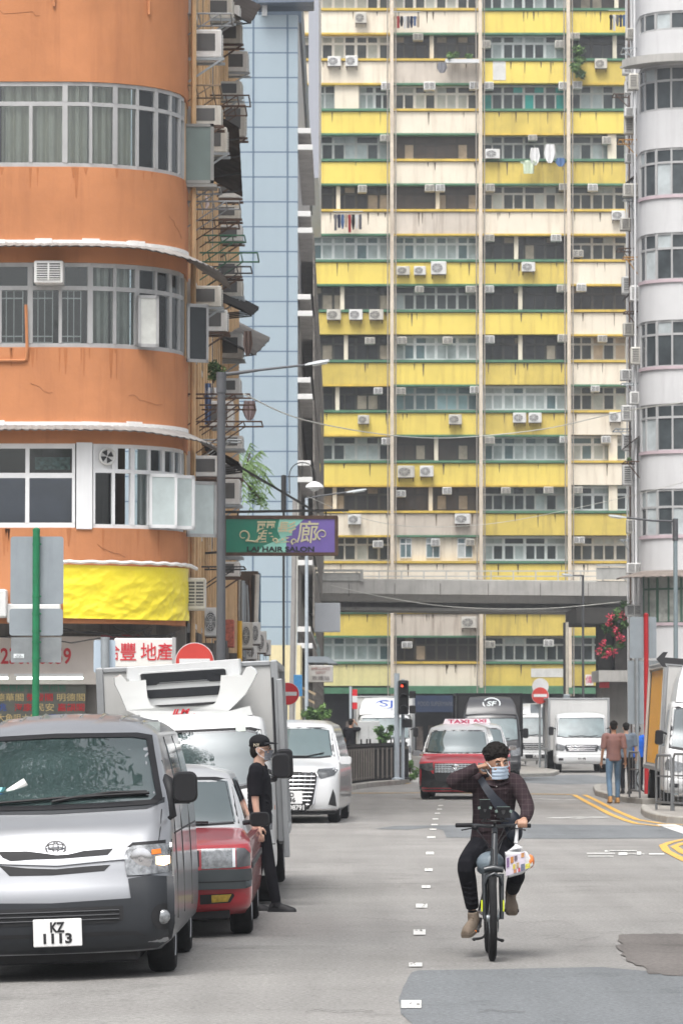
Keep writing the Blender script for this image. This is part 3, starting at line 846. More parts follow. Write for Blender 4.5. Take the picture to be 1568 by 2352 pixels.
YLE = M('yellow_ledge', (.6, .42, .07), .7, var=.25, scale=1.5, streak=.4)
PIER = M('cream_pier', (.66, .58, .48), .8, var=.15, streak=.6, dirt=(.25, .19, .15))
cols = [660, 900, 1104, 1307, 1520]
SP = {'y': YEL, 'Y': YEL2, 'c': CRE, 'C': CRE2, 'p': PALE}
rows = {-3: 'cycy', -2: 'ycyy', -1: 'ccyy', 0: 'cCyY', 1: 'ycYy', 2: 'ycYY', 3: 'cCcc', 4: 'yyYc', 5: 'Yyyc', 6: 'YyYc', 7: 'yyYc', 8: 'yyyc', 9: 'cCYY', 10: 'ccyc', 11: 'YCYY', 12: 'pcYY'}
# window style per cell: d dark, D brown dark, w white frame, g grey frame, l light curtains, t teal, W white frame light, m mixed cream wall with small windows
wins = {-3: 'wggd', -2: 'gdwg', -1: 'wwwD', 0: 'wdwd', 1: 'wwtg', 2: 'gDgg', 3: 'dDgg', 4: 'lldg', 5: 'dgdd', 6: 'dldG', 7: 'dtlg', 8: 'gDll', 9: 'dDgw', 10: 'gmwg', 11: 'gdgg', 12: 'ldgg'}
G_ = {'dark': M('far_glass_dark', (.035, .036, .04), .2, var=.5, scale=.8, spec=.5), 'brown': M('far_glass_brown', (.075, .06, .052), .3, var=.4, scale=.8),
      'grey': M('far_glass_grey', (.05, .06, .065), .2, var=.6, scale=1.3), 'blue': M('far_glass_blue', (.13, .19, .21), .2, var=.35, scale=1.2), 'teal': M('far_glass_teal', (.02, .3, .27), .25, var=.3, scale=1.5)}
C_ = {'lt': M('far_curtain', (.42, .46, .47), .8, var=.3, scale=1.4), 'warm': M('far_curtain_warm', (.4, .34, .28), .8, var=.4, scale=1.4), 'blue': M('far_curtain_blue', (.3, .42, .45), .7, var=.3, scale=1.2)}
FDK = M('dark_frame', (.06, .055, .05), .5, var=.2); FGR = M('grey_frame_far', (.5, .5, .49), .5, var=.2, scale=2, streak=.3)
STY = {'d': (FDK, G_['dark'], C_['warm'], .16), 'D': (FDK, G_['brown'], C_['warm'], .1), 'w': (WFRAME, G_['grey'], C_['lt'], .4), 'g': (FGR, G_['grey'], C_['lt'], .27), 'G': (FGR, G_['grey'], C_['warm'], .5),
       'l': (WFRAME, G_['blue'], C_['lt'], .6), 't': (FGR, G_['blue'], C_['blue'], .5), 'W': (WFRAME, G_['blue'], C_['lt'], .6)}
pth = lin_path(YY)
sp = {k: MB() for k in SP}; leg, ley, pier, slabs = MB(), MB(), MB(), MB()
RR = random.Random(11)
for k in range(-3, 13):
    yk = 143.5 + 115.2 * k
    for c in range(4):
        x0, x1 = yx(cols[c] + (4 if c else 0)), yx(cols[c + 1] - 4)
        code = rows[k][c]
        top, bot = yz(yk + 1), yz(yk + 50)
        sp[code].box(x0, x1, YY - .62, YY - .05, bot, top)
        lg = leg if code in 'yYp' else ley
        jj = RR.uniform(-.02, .02)
        lg.box(x0 - .03, x1 + .03, YY - .72 + jj, YY - .02, top + .04, yz(yk - 6))
        if RR.random() < .75: (leg if RR.random() < .6 else ley).box(x0, x1, YY - .66 + jj, YY - .06, bot - .1, bot)
        st = wins[k][c]
        a, b = yz(yk - 6), yz(yk - 64)
        n = 8 if c else 9
        if st == 'm':
            sp['c'].box(x0, x1, YY - .4, YY - .05, a, b)
            for (wa, wb) in ((918, 945), (978, 1010), (1050, 1085)):
                window_band(yb_, pth, yx(wa), yx(wb), a + .15, b - .1, 2, WFRAME, G_['blue'], tr=.3, fw=.07, rec=-.44, curt=C_['lt'], pc=.5, rng=RR)
            continue
        fm, gm, cm, pc = STY[st if st in STY else 'g']
        if st == 't' and k == 1: gm, cm, pc = G_['grey'], G_['teal'], .4
        e0 = x0
        if (k, c) in ((1, 0),):
            window_band(yb_, pth, yx(700), yx(768), a, b, 3, fm, gm, tr=.33, fw=.075, rec=.1, curt=cm, pc=pc, rng=RR)
            sp['c'].box(yx(768), yx(824), YY - .45, YY - .05, a, b); e0 = yx(824)
            n = 4
        x1_ = x1
        if (k, c) in ((2, 3), (8, 3), (9, 3)): sp['c'].box(yx(1398), yx(1418), YY - .45, YY - .05, a, b)
        window_band(yb_, pth, e0, x1_, a, b, n, fm, gm, tr=.34, fw=.13 if st in 'wlW' else .11, rec=.02 + RR.uniform(0, .12), curt=cm, pc=pc, rng=RR, nf=RR.choice((1, 2, 2)))
        if st in 'dD' and RR.random() < .6:
            px = RR.uniform(.35, .6); sp['c'].box(x0 + (x1 - x0) * px, x0 + (x1 - x0) * px + .22, YY - .3, YY - .05, a, b)
for k_, mb in sp.items(): mb.parts('spandrel', SP[k_], yb_)
leg.parts('green_ledge', GRE, yb_); ley.parts('yellow_ledge', YLE, yb_)
for c in cols:
    pier.box(yx(c) - .1, yx(c) + .1, YY - .8, YY - .05, 3.0, yz(-400))
pp_ = MB()
for c in cols[1:4]:
    for d_ in (.2, -.22): pp_.tube([(yx(c) + d_, YY - .9, 3), (yx(c) + d_ * 1.1, YY - .9, yz(-400))], .035, 5)
pp_.parts('drain_pipe', M('cast_pipe', (.3, .27, .24), .7, var=.3), yb_)
pier.parts('pier', PIER, yb_)
m = MB(); m.box(yx(650), yx(1530), YY + .3, YY + 14, -.1, yz(-400)); m.build('wall', G_['dark'], yb_)
# stains under the ledges: rusty runs, each a thin skin of grime on the paint
st_ = MB()
for k in range(-1, 13):
    yk = 143.5 + 115.2 * k
    for c in range(4):
        for q in range(RR.randint(2, 5)):
            xx = yx(RR.uniform(cols[c] + 12, cols[c + 1] - 12)); L_ = RR.uniform(.2, .75); ww_ = RR.uniform(.02, .06); z1 = yz(yk + 2)
            st_.add([(xx - ww_, YY - .624, z1), (xx + ww_, YY - .624, z1), (xx + ww_ * .2, YY - .624, z1 - L_), (xx - ww_ * .3, YY - .624, z1 - L_)], [(3, 2, 1, 0)])
st_.build('rust_stain', M('rust_run', (.12, .09, .06), .9, var=.3), yb_, fix=False)
# the white patch and the grey patches on the paint
m = MB()
for (a_, b_, c_, d_) in ((z6(765, 262) + z6(820, 345)), (1218, 1866 - 330, 1300, 1868 - 312)):
    m.box(yx(a_), yx(c_), YY - .64, YY - .6, yz(d_), yz(b_))
m.build('render_patch', M('patch_grey', (.6, .6, .58), .8, var=.15), yb_)
# ground floor shops
m = MB(); m.box(yx(650), yx(1530), YY - .9, YY - .1, yz(1594), yz(1580)); m.build('shop_lintel', GRE, yb_)
m = MB(); m.box(yx(650), yx(1530), YY - .05, YY + .3, -.1, yz(1594)); m.build('shop_front', ROOM, yb_)
t = thing('shop_sign', 'dim dark blue shop signboard under the apartment block, with pale capitals', 'sign', (0, 0, 0))
m = MB(); m.box(yx(952), yx(1056), YY - 1.2, YY - .95, yz(1636), yz(1598)); m.build('board', M('navy_board', (.02, .035, .08), .5, var=.2), t)
text(t, 'lettering', 'FOOD SUPERMARKET', M('dull_gold', (.14, .15, .17), .6), (yx(1004), YY - 1.22, yz(1617)), w=90 / 42, h=10 / 42)
m = MB()
for i in range(26):
    xx = yx(740 + i * 27); m.box(xx, xx + R7.uniform(.1, .35), YY - .5, YY - .2, .1, R7.uniform(1.0, 2.4))
m.parts('shop_goods', M('shop_goods', (.12, .1, .09), .8, var=.8, scale=3), yb_)
t = thing('wall_sign', 'small white sign with a pink character on the yellow wall behind the flyover pier', 'sign', (0, 0, 0))
m = MB(); m.box(yx(1342), yx(1360), YY - .9, YY - .85, yz(1575), yz(1550)); m.build('board', M('sign_white', (.66, .65, .62), .5), t)
text(t, 'character', '偉', M('pink_letters', (.6, .05, .15), .5), (yx(1351), YY - .91, yz(1562)), h=.42)

# ================================================================ flyover
FY = 196.0
fz = lambda y: Z(y, FY); fx = lambda x: X(x, FY)
fo = thing('flyover', 'grey concrete road flyover crossing in front of the apartment block', 'bridge', (0, 0, 0))
m = MB()
m.add([], [])
def fly(x0, x1, prof, nm, mat):
    m = MB(); rings = []
    for t in (0, .5, 1):
        xx = x0 + (x1 - x0) * t
        rings.append([(xx, FY + dy, z + .18 * (1 - t)) for dy, z in prof])
    m.rings(rings); return m.build(nm, mat, fo)
x0, x1 = fx(560), fx(1520)
fly(x0, x1, [(0, fz(1370)), (0, fz(1337)), (.18, fz(1335)), (.2, fz(1350)), (9, fz(1350)), (9, fz(1370))], 'parapet', CONC)
fly(x0, x1, [(.35, fz(1388)), (.05, fz(1370)), (9, fz(1370)), (9, fz(1388))], 'deck', M('deck_concrete', (.4, .39, .37), .85, var=.12, scale=.6, streak=.3))
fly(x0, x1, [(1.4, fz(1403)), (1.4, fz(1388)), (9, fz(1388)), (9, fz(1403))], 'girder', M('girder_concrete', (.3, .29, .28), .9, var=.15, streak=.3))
fly(x0, x1, [(.9, fz(1407)), (.9, fz(1400)), (1.38, fz(1400)), (1.38, fz(1407))], 'fascia_beam', CONC)
m = MB()
for i in range(20):
    xx = x0 + i * 1.05; m.box(xx, xx + .06, FY + .08, FY + .14, fz(1336), fz(1311))
m.box(x0, x1, FY + .07, FY + .15, fz(1313), fz(1310)); m.box(x0, x1, FY + .07, FY + .15, fz(1325), fz(1322.5))
m.build('railing', M('pale_rail', (.5, .5, .48), .6, var=.2), fo)
for (a_, b_, c_, d_) in ((722, 1308, 834, 1336), (1370, 1296, 1450, 1333)):
    m = MB(); m.box(fx(a_), fx(c_), FY - .05, FY + .05, fz(d_ - 2), fz(b_ + 8)); m.box(fx(a_), fx(c_), FY - .12, FY + .06, fz(b_ + 5), fz(b_)); m.box(fx(c_) - .14, fx(c_), FY - .14, FY + .08, fz(d_), fz(b_))
    m.build('barrier_panel', M('barrier_grey', (.42, .42, .4), .6, var=.15, streak=.3), fo)
# joints and drips
m = MB()
for xx in (800, 905, 1010, 1120, 1240, 1350): m.box(fx(xx), fx(xx) + .05, FY - .006, FY + .1, fz(1369), fz(1340))
m.build('expansion_joint', CONCD, fo)
# dark approach slab and piers
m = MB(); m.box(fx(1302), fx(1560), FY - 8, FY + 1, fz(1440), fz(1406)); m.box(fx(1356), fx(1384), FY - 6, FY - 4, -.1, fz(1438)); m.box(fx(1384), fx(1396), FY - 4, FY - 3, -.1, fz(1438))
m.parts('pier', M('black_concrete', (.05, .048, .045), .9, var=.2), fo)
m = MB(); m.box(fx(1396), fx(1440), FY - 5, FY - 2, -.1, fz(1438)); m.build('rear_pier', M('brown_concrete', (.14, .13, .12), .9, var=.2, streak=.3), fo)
t = thing('bus_shelter', 'concrete canopy hut behind the walking man beside the flyover pier', 'shelter', (0, 0, 0))
Yh = 170.0; m = MB(); m.add([], []); m.hexa([(X(a, Yh), y, z) for z in (0, 1) for a, y in ((0, 0),) * 4]) if 0 else None
m.box(X(1375, Yh), X(1460, Yh), Yh, Yh + 5, Z(1566, Yh), Z(1540, Yh)); m.build('roof', CONC, t)
m = MB(); m.box(X(1385, Yh), X(1460, Yh), Yh + 1, Yh + 4, -.1, Z(1566, Yh)); m.build('wall', CONCD, t)
m = MB(); m.box(X(1378, Yh), X(1400, Yh), Yh + .3, Yh + .6, Z(1580, Yh), Z(1567, Yh)); m.build('fascia', SIGNRED, t)

# ================================================================ white corner building on the other side
WY, WR = 148.0, 1.55
wzf = lambda y: Z(y, WY)
wX0 = X(1480, WY) + WR
wp, WA = arc_path(wX0, WY, WR, -1)
WW = M('white_render', (.58, .58, .585), .8, var=.06, scale=.6, streak=.4, dirt=(.4, .39, .4), spec=.2)
PINK = M('pink_ledge', (.5, .4, .43), .7, var=.15)
wb = thing('white_building', 'white rendered tenement with a rounded corner and pink sills', 'building', (0, 0, 0))
m = MB()
for (t_, b_) in ((-200, 22), (66, 148), (250, 337), (448, 532), (642, 733), (842, 926), (1036, 1122), (1231, 1316), (1432, 1800)):
    m.slab(wp, -4.5, WA + 6.5, -.3, 0, wzf(b_) if b_ < 1790 else -.1, wzf(t_), 40)
m.parts('wall', WW, wb, smooth=40)
m = MB(); m.slab(wp, -4.5, WA + 6.5, -1.2, -1.0, -.1, wzf(-200), 20); m.slab(wp, WA + .25, WA + 6.5, -.35, -.02, -.1, wzf(-200), 2); m.parts('inner_wall', WW, wb)
m = MB()
for y in (448, 642, 842, 1036, 1231, 1432): m.slab(wp, -4.5, WA + .1, -.1, .06, wzf(y) - .07, wzf(y) + .04, 30)
m.parts('sill', PINK, wb, smooth=40)
for (t_, b_, tr_) in ((22, 66, 0), (148, 250, .33), (337, 448, .3), (532, 642, .33), (733, 842, .3), (926, 1036, .28), (1122, 1231, .38)):
    window_band(wb, wp, -2.6, WA - .02, wzf(b_), wzf(t_), 8, M('grey_frame_near', (.4, .4, .4), .5, var=.1), G_['grey'], tr=tr_, fw=.08, rec=.05, curt=C_['lt'], pc=.22, rng=RR)
window_band(wb, wp, -2.6, WA - .3, wzf(1432), wzf(1318), 10, M('green_grille', (.05, .12, .08), .5), M('dusty_glass', (.34, .35, .32), .5, var=.5, scale=3), tr=.3, fw=.07, rec=.05, rng=RR)
m = MB(); m.slab(wp, -4.5, WA * .9, -.1, .75, wzf(146) + .02, wzf(140), 20); m.slab(wp, -4.5, WA * .8, .7, .78, wzf(146), wzf(128), 20); m.build('canopy', CONC, wb, smooth=40)
m = MB()
def hd(u, v):
    s = -4.5 + (WA + 5.2) * u; x, y = wp(s, .85 * v); return (x, y, wzf(1309) - .25 * v + .02 * sin(s * 30) * v)
m.grid(hd, 90, 2); n0 = len(m.v); m.v += [(x, y, z - .03) for x, y, z in m.v]; m.f += [tuple(i + n0 for i in f[::-1]) for f in m.f[:]]
m.build('rain_hood', M('brown_hood', (.2, .17, .15), .8, var=.3), wb, fix=False)
# ================================================================ vehicles
SILVER = M('silver_paint', (.31, .32, .34), .34, metal=.55, var=.02, coat=.6)
REDP = M('red_paint', (.42, .012, .025), .3, var=.04, coat=.8)
PEARL = M('pearl_white_paint', (.6, .61, .62), .28, var=.02, coat=.8)
TRUCKW = M('truck_white_paint', (.55, .56, .565), .4, var=.05, scale=1.5, coat=.3, streak=.1)
TRUCKB = M('truck_black_paint', (.022, .022, .025), .35, var=.2, coat=.5)
BOXW = M('box_white_panel', (.52, .52, .51), .5, var=.06, scale=1.2, streak=.15)
BOXG = M('box_grey_trim', (.3, .31, .32), .5, metal=.3, var=.1)
TYRE = M('tyre_rubber', (.016, .016, .017), .85, var=.3, scale=20)
RIM = M('wheel_rim', (.4, .4, .41), .35, metal=.7, var=.1)
CHROME = M('chrome', (.75, .75, .77), .12, metal=1.0, var=0)
WSG = MG('windscreen_glass', (.55, .66, .66), .13, .02, .72)
WSGN = MG('windscreen_tinted', (.5, .62, .6), .1, .02, .8)
FWS = M('far_windscreen', (.16, .21, .22), .06, var=.5, scale=1.2, spec=.9, coat=1.0)
LAMPG = M('headlamp_glass', (.2, .21, .22), .12, metal=.4, var=.8, scale=26, spec=.8, coat=.8)
AMBER = M('amber_lens', (.75, .2, .03), .2, var=.1)
LIT = ME('lit_indicator', (1, .62, .32), 5.0)
PLATEW = M('white_plate', (.7, .7, .7), .4, var=.04)
PLATEL = M('plate_letters', (.01, .01, .012), .5, var=0)
YFOG = M('yellow_fog_lens', (.4, .27, .03), .15, var=.4, scale=30, coat=.8)
SKIN = M('skin', (.42, .24, .16), .55, var=.08, scale=12)
SKINL = M('skin_light', (.55, .35, .26), .55, var=.08, scale=12)
SEAT = M('seat_fabric', (.035, .037, .045), .9, var=.2)


def ring(s, nf=8, na=7, ns=16, nr=3):
    z, yf, yr, w = s['z'], s['yf'], s['yr'], s['w']; rf, rr = s.get('rf', .12), s.get('rr', .08); bow = s.get('bow', .04); cr = s.get('crown', 0.0)
    q = []
    for i in range(nf):
        x = (w - rf) * i / nf; q.append((x, yf + bow * (x / w) ** 2))
    y0 = yf + bow * ((w - rf) / w) ** 2
    for i in range(na + 1):
        a = pi / 2 * i / na; q.append((w - rf + rf * sin(a), y0 + rf * 1.15 * (1 - cos(a))))
    ya, yb_2 = y0 + rf * 1.15, yr - rr
    for i in range(1, ns): q.append((w, ya + (yb_2 - ya) * i / ns))
    for i in range(5):
        a = pi / 2 * i / 4; q.append((w - rr + rr * cos(a), yr - rr + rr * sin(a)))
    for i in range(1, nr + 1): q.append(((w - rr) * (1 - i / nr), yr))
    full = q + [(-x, y) for x, y in q[-2:0:-1]]
    return [(x, y, z - cr * (x / w) ** 2) for x, y in full]


def loft(keys, sub=3, **kw):
    "catmull-rom between key sections"
    names = ['z', 'yf', 'yr', 'w', 'rf', 'rr', 'bow', 'crown']; dflt = dict(rf=.12, rr=.08, bow=.04, crown=0.0)
    K = [[k.get(n, dflt.get(n, 0)) for n in names] for k in keys]
    out = []
    for i in range(len(K) - 1):
        a, b, c, d = K[max(i - 1, 0)], K[i], K[i + 1], K[min(i + 2, len(K) - 1)]
        for j in range(sub):
            t = j / sub
            v = [0.5 * (2 * q + (r - p) * t + (2 * p - 5 * q + 4 * r - s) * t * t + (-p + 3 * q - 3 * r + s) * t ** 3) for p, q, r, s in zip(a, b, c, d)]
            v[0] = b[0] + (c[0] - b[0]) * t
            v[4] = max(.015, v[4]); v[5] = max(.015, v[5])
            out.append(dict(zip(names, v)))
    out.append(dict(zip(names, K[-1])))
    m = MB(); m.rings([ring(s, **kw) for s in out]); return m


def bvh_of(*mbs):
    v, f = [], []
    for m in mbs:
        n = len(v); v += m.v; f += [tuple(i + n for i in q) for q in m.f]
    return BVHTree.FromPolygons([Vector(p) for p in v], f)


def decal(bvh, poly, name, mat, par, off=.006, cell=.05, ax='y', sgn=1, rim=.012, smooth=40, ymax=None):
    """a panel cut to the outline poly, wrapped over the body: poly in (x, z) seen from the front (ax y) or (y, z) seen from a side (ax x)"""
    bm = bmesh.new()
    vs = [bm.verts.new((a, 0, b)) for a, b in poly]
    try: bm.faces.new(vs)
    except ValueError: return None
    xs = [p[0] for p in poly]; zs = [p[1] for p in poly]
    for lo, hi, no in ((min(xs), max(xs), (1, 0, 0)), (min(zs), max(zs), (0, 0, 1))):
        t = math.ceil(lo / cell) * cell
        while t < hi:
            bmesh.ops.bisect_plane(bm, geom=bm.verts[:] + bm.edges[:] + bm.faces[:], plane_co=(t, 0, 0) if no[0] else (0, 0, t), plane_no=no); t += cell
    last = 0
    pts = []
    for v in bm.verts:
        if ax == 'y': o, d = Vector((v.co.x, -5, v.co.z)), Vector((0, 1, 0))
        else: o, d = Vector((5 * sgn, v.co.x, v.co.z)), Vector((-sgn, 0, 0))
        h = bvh.ray_cast(o, d)
        pts.append(h[0] if h[0] is not None and (ymax is None or h[0].y < ymax) else None)
    good = [p for p in pts if p is not None]
    if not good: bm.free(); return None
    for v, p in zip(list(bm.verts), pts):
        if p is None: # slid off the body: borrow the depth of the nearest hit
            key = (lambda g: (g.x - v.co.x) ** 2 + (g.z - v.co.z) ** 2) if ax == 'y' else (lambda g: (g.y - v.co.x) ** 2 + (g.z - v.co.z) ** 2)
            g_ = min(good, key=key)
            p = Vector((v.co.x, g_.y, v.co.z)) if ax == 'y' else Vector((g_.x, v.co.x, v.co.z))
        v.co = p - Vector((0, off, 0)) if ax == 'y' else p + Vector((sgn * off, 0, 0))
    if rim:
        ed = [e for e in bm.edges if e.is_boundary]
        r = bmesh.ops.extrude_edge_only(bm, edges=ed)
        for v in [g for g in r['geom'] if isinstance(g, bmesh.types.BMVert)]:
            v.co += Vector((0, rim, 0)) if ax == 'y' else Vector((-sgn * rim, 0, 0))
    bmesh.ops.recalc_face_normals(bm, faces=bm.faces)
    me = bpy.data.meshes.new(name); bm.to_mesh(me); bm.free()
    c = 0.0
    n_ = sum((p.normal.y if ax == 'y' else -sgn * p.normal.x) * p.area for p in me.polygons)
    if n_ > 0: me.flip_normals()
    return obj(name, me, mat, par, smooth)


def mir(poly): return [(-x, z) for x, z in poly]
def rrect(x0, x1, z0, z1, r=.02, n=3):
    r = min(r, abs(x1 - x0) / 2.01, abs(z1 - z0) / 2.01); q = []
    for cx, cz, a0 in ((x1 - r, z1 - r, 0), (x0 + r, z1 - r, pi / 2), (x0 + r, z0 + r, pi), (x1 - r, z0 + r, 3 * pi / 2)):
        for i in range(n + 1): a = a0 + pi / 2 * i / n; q.append((cx + r * cos(a), cz + r * sin(a)))
    return q
def circ(x, z, r, n=20, rz=None): return [(x + r * cos(2 * pi * k / n), z + (rz or r) * sin(2 * pi * k / n)) for k in range(n)]


def cut(o, mb, mat=None):
    "take the solid mb out of the body o"
    if mat is None: mat = DARK
    c = mb.build('cutter', mat)
    md = o.modifiers.new('b', 'BOOLEAN'); md.operation = 'DIFFERENCE'; md.solver = 'EXACT'; md.object = c
    try: md.material_mode = 'TRANSFER'
    except Exception: pass
    bpy.context.view_layer.update()
    dg = bpy.context.evaluated_depsgraph_get()
    me = bpy.data.meshes.new_from_object(o.evaluated_get(dg), depsgraph=dg)
    o.modifiers.clear(); o.data = me
    bpy.data.objects.remove(c)
    me.polygons.foreach_set('use_smooth', [True] * len(me.polygons)); me.set_sharp_from_angle(angle=radians(38))
    return o


def wheel(par, x, y, r, w_=.2, rimr=.62, spokes=6, gzv=0.0, dark=False):
    "par: vehicle; tyre with rounded shoulders and a rim with holes; x is the outer face"
    sg = 1 if x > 0 else -1
    c = (x - sg * w_ / 2, y, r + gzv)
    m = MB(); m.lathe([(r * .62, -w_ / 2 + .01), (r * .9, -w_ / 2), (r * .975, -w_ / 2 + .02), (r, -w_ / 2 + .05), (r * .995, 0), (r, w_ / 2 - .05), (r * .975, w_ / 2 - .02), (r * .9, w_ / 2), (r * .62, w_ / 2 - .01)], c, 36, 'x')
    ob_ = thing_part('wheel', par)
    m.build('tyre', TYRE, ob_, smooth=50)
    m = MB(); rr = r * rimr; f = sg
    m.lathe([(.001, f * (w_ / 2 - .045)), (rr * .3, f * (w_ / 2 - .035)), (rr * .85, f * (w_ / 2 - .06)), (rr * .93, f * (w_ / 2 - .02)), (rr * 1.02, f * (w_ / 2 - .004)), (rr * 1.02, f * (w_ / 2 - .09))], c, 30, 'x')
    m.build('rim', RIM, ob_, smooth=40)
    m = MB()
    for k in range(spokes):
        a = 2 * pi * k / spokes; m.cyl((c[0] + f * (w_ / 2 - .045), c[1] + rr * .6 * cos(a), c[2] + rr * .6 * sin(a)), rr * .14, .012, 'x', 10)
    m.build('hub_slot', DARK, ob_)
    return ob_


def thing_part(name, par):
    o = bpy.data.objects.new(name, None); COL.objects.link(o); o.parent = par; o.empty_display_size = .1; return o


def mirror(par, x, y, z, w_, h_, mat=BLACKP, arm=None, d=.09, name='wing_mirror'):
    m = MB(); rings = []
    for yy, k in ((0, .86), (.02, .97), (.05, 1.0), (d * .7, .9), (d, .6)):
        rings.append([(x + a * k, y - d / 2 + yy, z + b * k) for a, b in rrect(-w_ / 2, w_ / 2, -h_ / 2, h_ / 2, min(w_, h_) * .3, 4)])
    m.rings(rings)
    if arm: m.tube([arm[0], arm[1]] if len(arm) == 2 else arm, .022, 7)
    return m.build(name, mat, par, smooth=40)


def wiper(par, bvh, pts, name='wiper'):
    m = MB(); q = []
    for (x, z) in pts:
        h = bvh.ray_cast(Vector((x, -5, z)), Vector((0, 1, 0))); q.append(h[0] - Vector((0, .03, .0)) if h[0] else Vector((x, .5, z)))
    m.tube(q, .011, 5); return m.build(name, BLACKP, par)


def plate(par, x, y, z, lines, w_=.36, h_=.21, mat=PLATEW, mats=PLATEL, rx=0.0):
    m = MB(); m.bbox(x - w_ / 2, x + w_ / 2, y, y + .012, z - h_ / 2, z + h_ / 2, .006); p = m.build('number_plate', mat, par)
    n = len(lines)
    for i, s in enumerate(lines):
        hh = h_ * .78 / n
        text(p, 'characters', s, mats, (x, y - .003, z + h_ * .40 - (i + .5) * h_ * .8 / n), h=hh * .95, w=min(w_ * .88, len(s) * hh * .66), depth=.002, bold=.035)
    return p


def conv(cxw, Yf, z0=0.0, ry=0.0):
    def f(x, y, dy=0.0):
        Y = Yf + dy; p = P(x, y, Y); a, b = p.x - cxw, p.z - z0
        return (a * cos(-ry) + b * sin(-ry), -a * sin(-ry) + b * cos(-ry))
    return f


# ---------------------------------------------------------------- silver van
VX, VY = -2.125, 31.0
vr = radians(-2.0); vz0 = gz(VX)
van = thing('delivery_van', 'silver high-roof delivery van with a black bumper and one lit orange indicator', 'van', (VX, VY, vz0), rz=radians(-.5), ry=vr)
vb = loft([dict(z=.2, yf=.14, yr=4.6, w=.78, rf=.3, bow=.1), dict(z=.27, yf=.05, yr=4.66, w=.86, rf=.26, bow=.12), dict(z=.42, yf=.0, yr=4.7, w=.885, rf=.24, bow=.13), dict(z=.62, yf=.0, yr=4.7, w=.89, rf=.24, bow=.13),
           dict(z=.74, yf=.04, yr=4.7, w=.89, rf=.24, bow=.13), dict(z=.95, yf=.11, yr=4.7, w=.885, rf=.24, bow=.14), dict(z=1.12, yf=.24, yr=4.69, w=.88, rf=.22, bow=.15), dict(z=1.22, yf=.38, yr=4.68, w=.873, rf=.2, bow=.16),
           dict(z=1.3, yf=.47, yr=4.66, w=.86, rf=.18, bow=.16), dict(z=1.5, yf=.68, yr=4.62, w=.825, rf=.16, bow=.15), dict(z=1.7, yf=.88, yr=4.58, w=.785, rf=.15, bow=.15, crown=.01), dict(z=1.83, yf=1.03, yr=4.54, w=.755, rf=.16, bow=.16, crown=.03),
           dict(z=1.9, yf=1.16, yr=4.5, w=.72, rf=.2, bow=.18, crown=.06), dict(z=1.95, yf=1.4, yr=4.4, w=.64, rf=.25, bow=.2, crown=.055), dict(z=1.985, yf=1.9, yr=4.2, w=.45, rf=.2, bow=.2, crown=.03)])
vbv = bvh_of(vb)
body = vb.build('body', SILVER, van, smooth=38)
vc = conv(VX, VY, vz0, vr)
ws = [(-.80, 1.335), (-.71, 1.79), (-.6, 1.812), (0, 1.825), (.6, 1.812), (.71, 1.79), (.80, 1.335), (.76, 1.295), (.4, 1.285), (0, 1.28), (-.4, 1.285), (-.76, 1.295)]
c_ = MB(); c_.prism([(x * .965, 1.555 + (z - 1.555) * .93) for x, z in ws], -.5, 2.1)
for s_ in (-1, 1):
    for y_ in (.93, 3.5): c_.cyl((s_ * .8, y_, .32), .4, .5, 'x', 32)
c_.prism([(0, 0)] * 0, 0, 0) if 0 else None
cut(body, c_)
c_ = MB(); c_.box(.55, 1.1, 1.2, 1.95, 1.26, 1.7); cut(body, c_)
# parts wrapped over the front
blk = decal(vbv, [(x * 1.025, 1.555 + (z - 1.555) * 1.06) for x, z in ws], 'windscreen_seal', BLACKP, van, .002, .06)
blk.data.polygons
# seal is a rim only: cut its middle out
def hole(o, poly):
    bm = bmesh.new(); bm.from_mesh(o.data)
    def inside(p):
        c = False; n = len(poly)
        for i in range(n):
            (x1, z1), (x2, z2) = poly[i], poly[i - 1]
            if (z1 > p.z) != (z2 > p.z) and p.x < (x2 - x1) * (p.z - z1) / (z2 - z1) + x1: c = not c
        return c
    bmesh.ops.delete(bm, geom=[f for f in bm.faces if inside(f.calc_center_median())], context='FACES'); bm.to_mesh(o.data); bm.free()
bpy.data.objects.remove(blk)
def frame_decal(bvh, outer, inner, name, mat, par, off=.006, cell=.05):
    "ring shaped panel between two outlines with the same number of points"
    m = MB(); pts = []
    for pl in (outer, inner):
        L_ = []
        n = len(pl)
        for i in range(n):
            (x0, z0), (x1, z1) = pl[i], pl[(i + 1) % n]; k = 5
            for j in range(k):
                x, z = x0 + (x1 - x0) * j / k, z0 + (z1 - z0) * j / k
                h = bvh.ray_cast(Vector((x, -5, z)), Vector((0, 1, 0))); L_.append((x, (h[0].y if h[0] else 1.0) - off, z))
        pts.append(L_)
    m.rings([[(x, y + .02, z) for x, y, z in pts[0]], pts[0], pts[1], [(x, y + .02, z) for x, y, z in pts[1]]], caps=False)
    return m.build(name, mat, par, smooth=40)
def sc2(poly, kx, kz, zc): return [(x * kx, zc + (z - zc) * kz) for x, z in poly]
frame_decal(vbv, sc2(ws, 1.02, 1.045, 1.555), sc2(ws, .96, .92, 1.555), 'windscreen_seal', BLACKP, van, .014)
decal(vbv, sc2(ws, .985, .97, 1.555), 'windscreen', WSGN, van, .005, .06, rim=0)
decal(vbv, [(-.83, 1.33), (-.83, 1.29), (-.7, 1.25), (0, 1.235), (.7, 1.25), (.83, 1.29), (.83, 1.33), (.72, 1.3), (0, 1.285), (-.72, 1.3)], 'cowl', GREYP, van, .006, .06)
gr1 = [vc(x, y) for x, y in ((258, 1951), (245, 1965), (200, 1971), (135, 1974), (70, 1976), (22, 1980), (2, 1972), (-12, 1958), (60, 1957), (100, 1962), (127, 1966), (155, 1964), (190, 1956))]
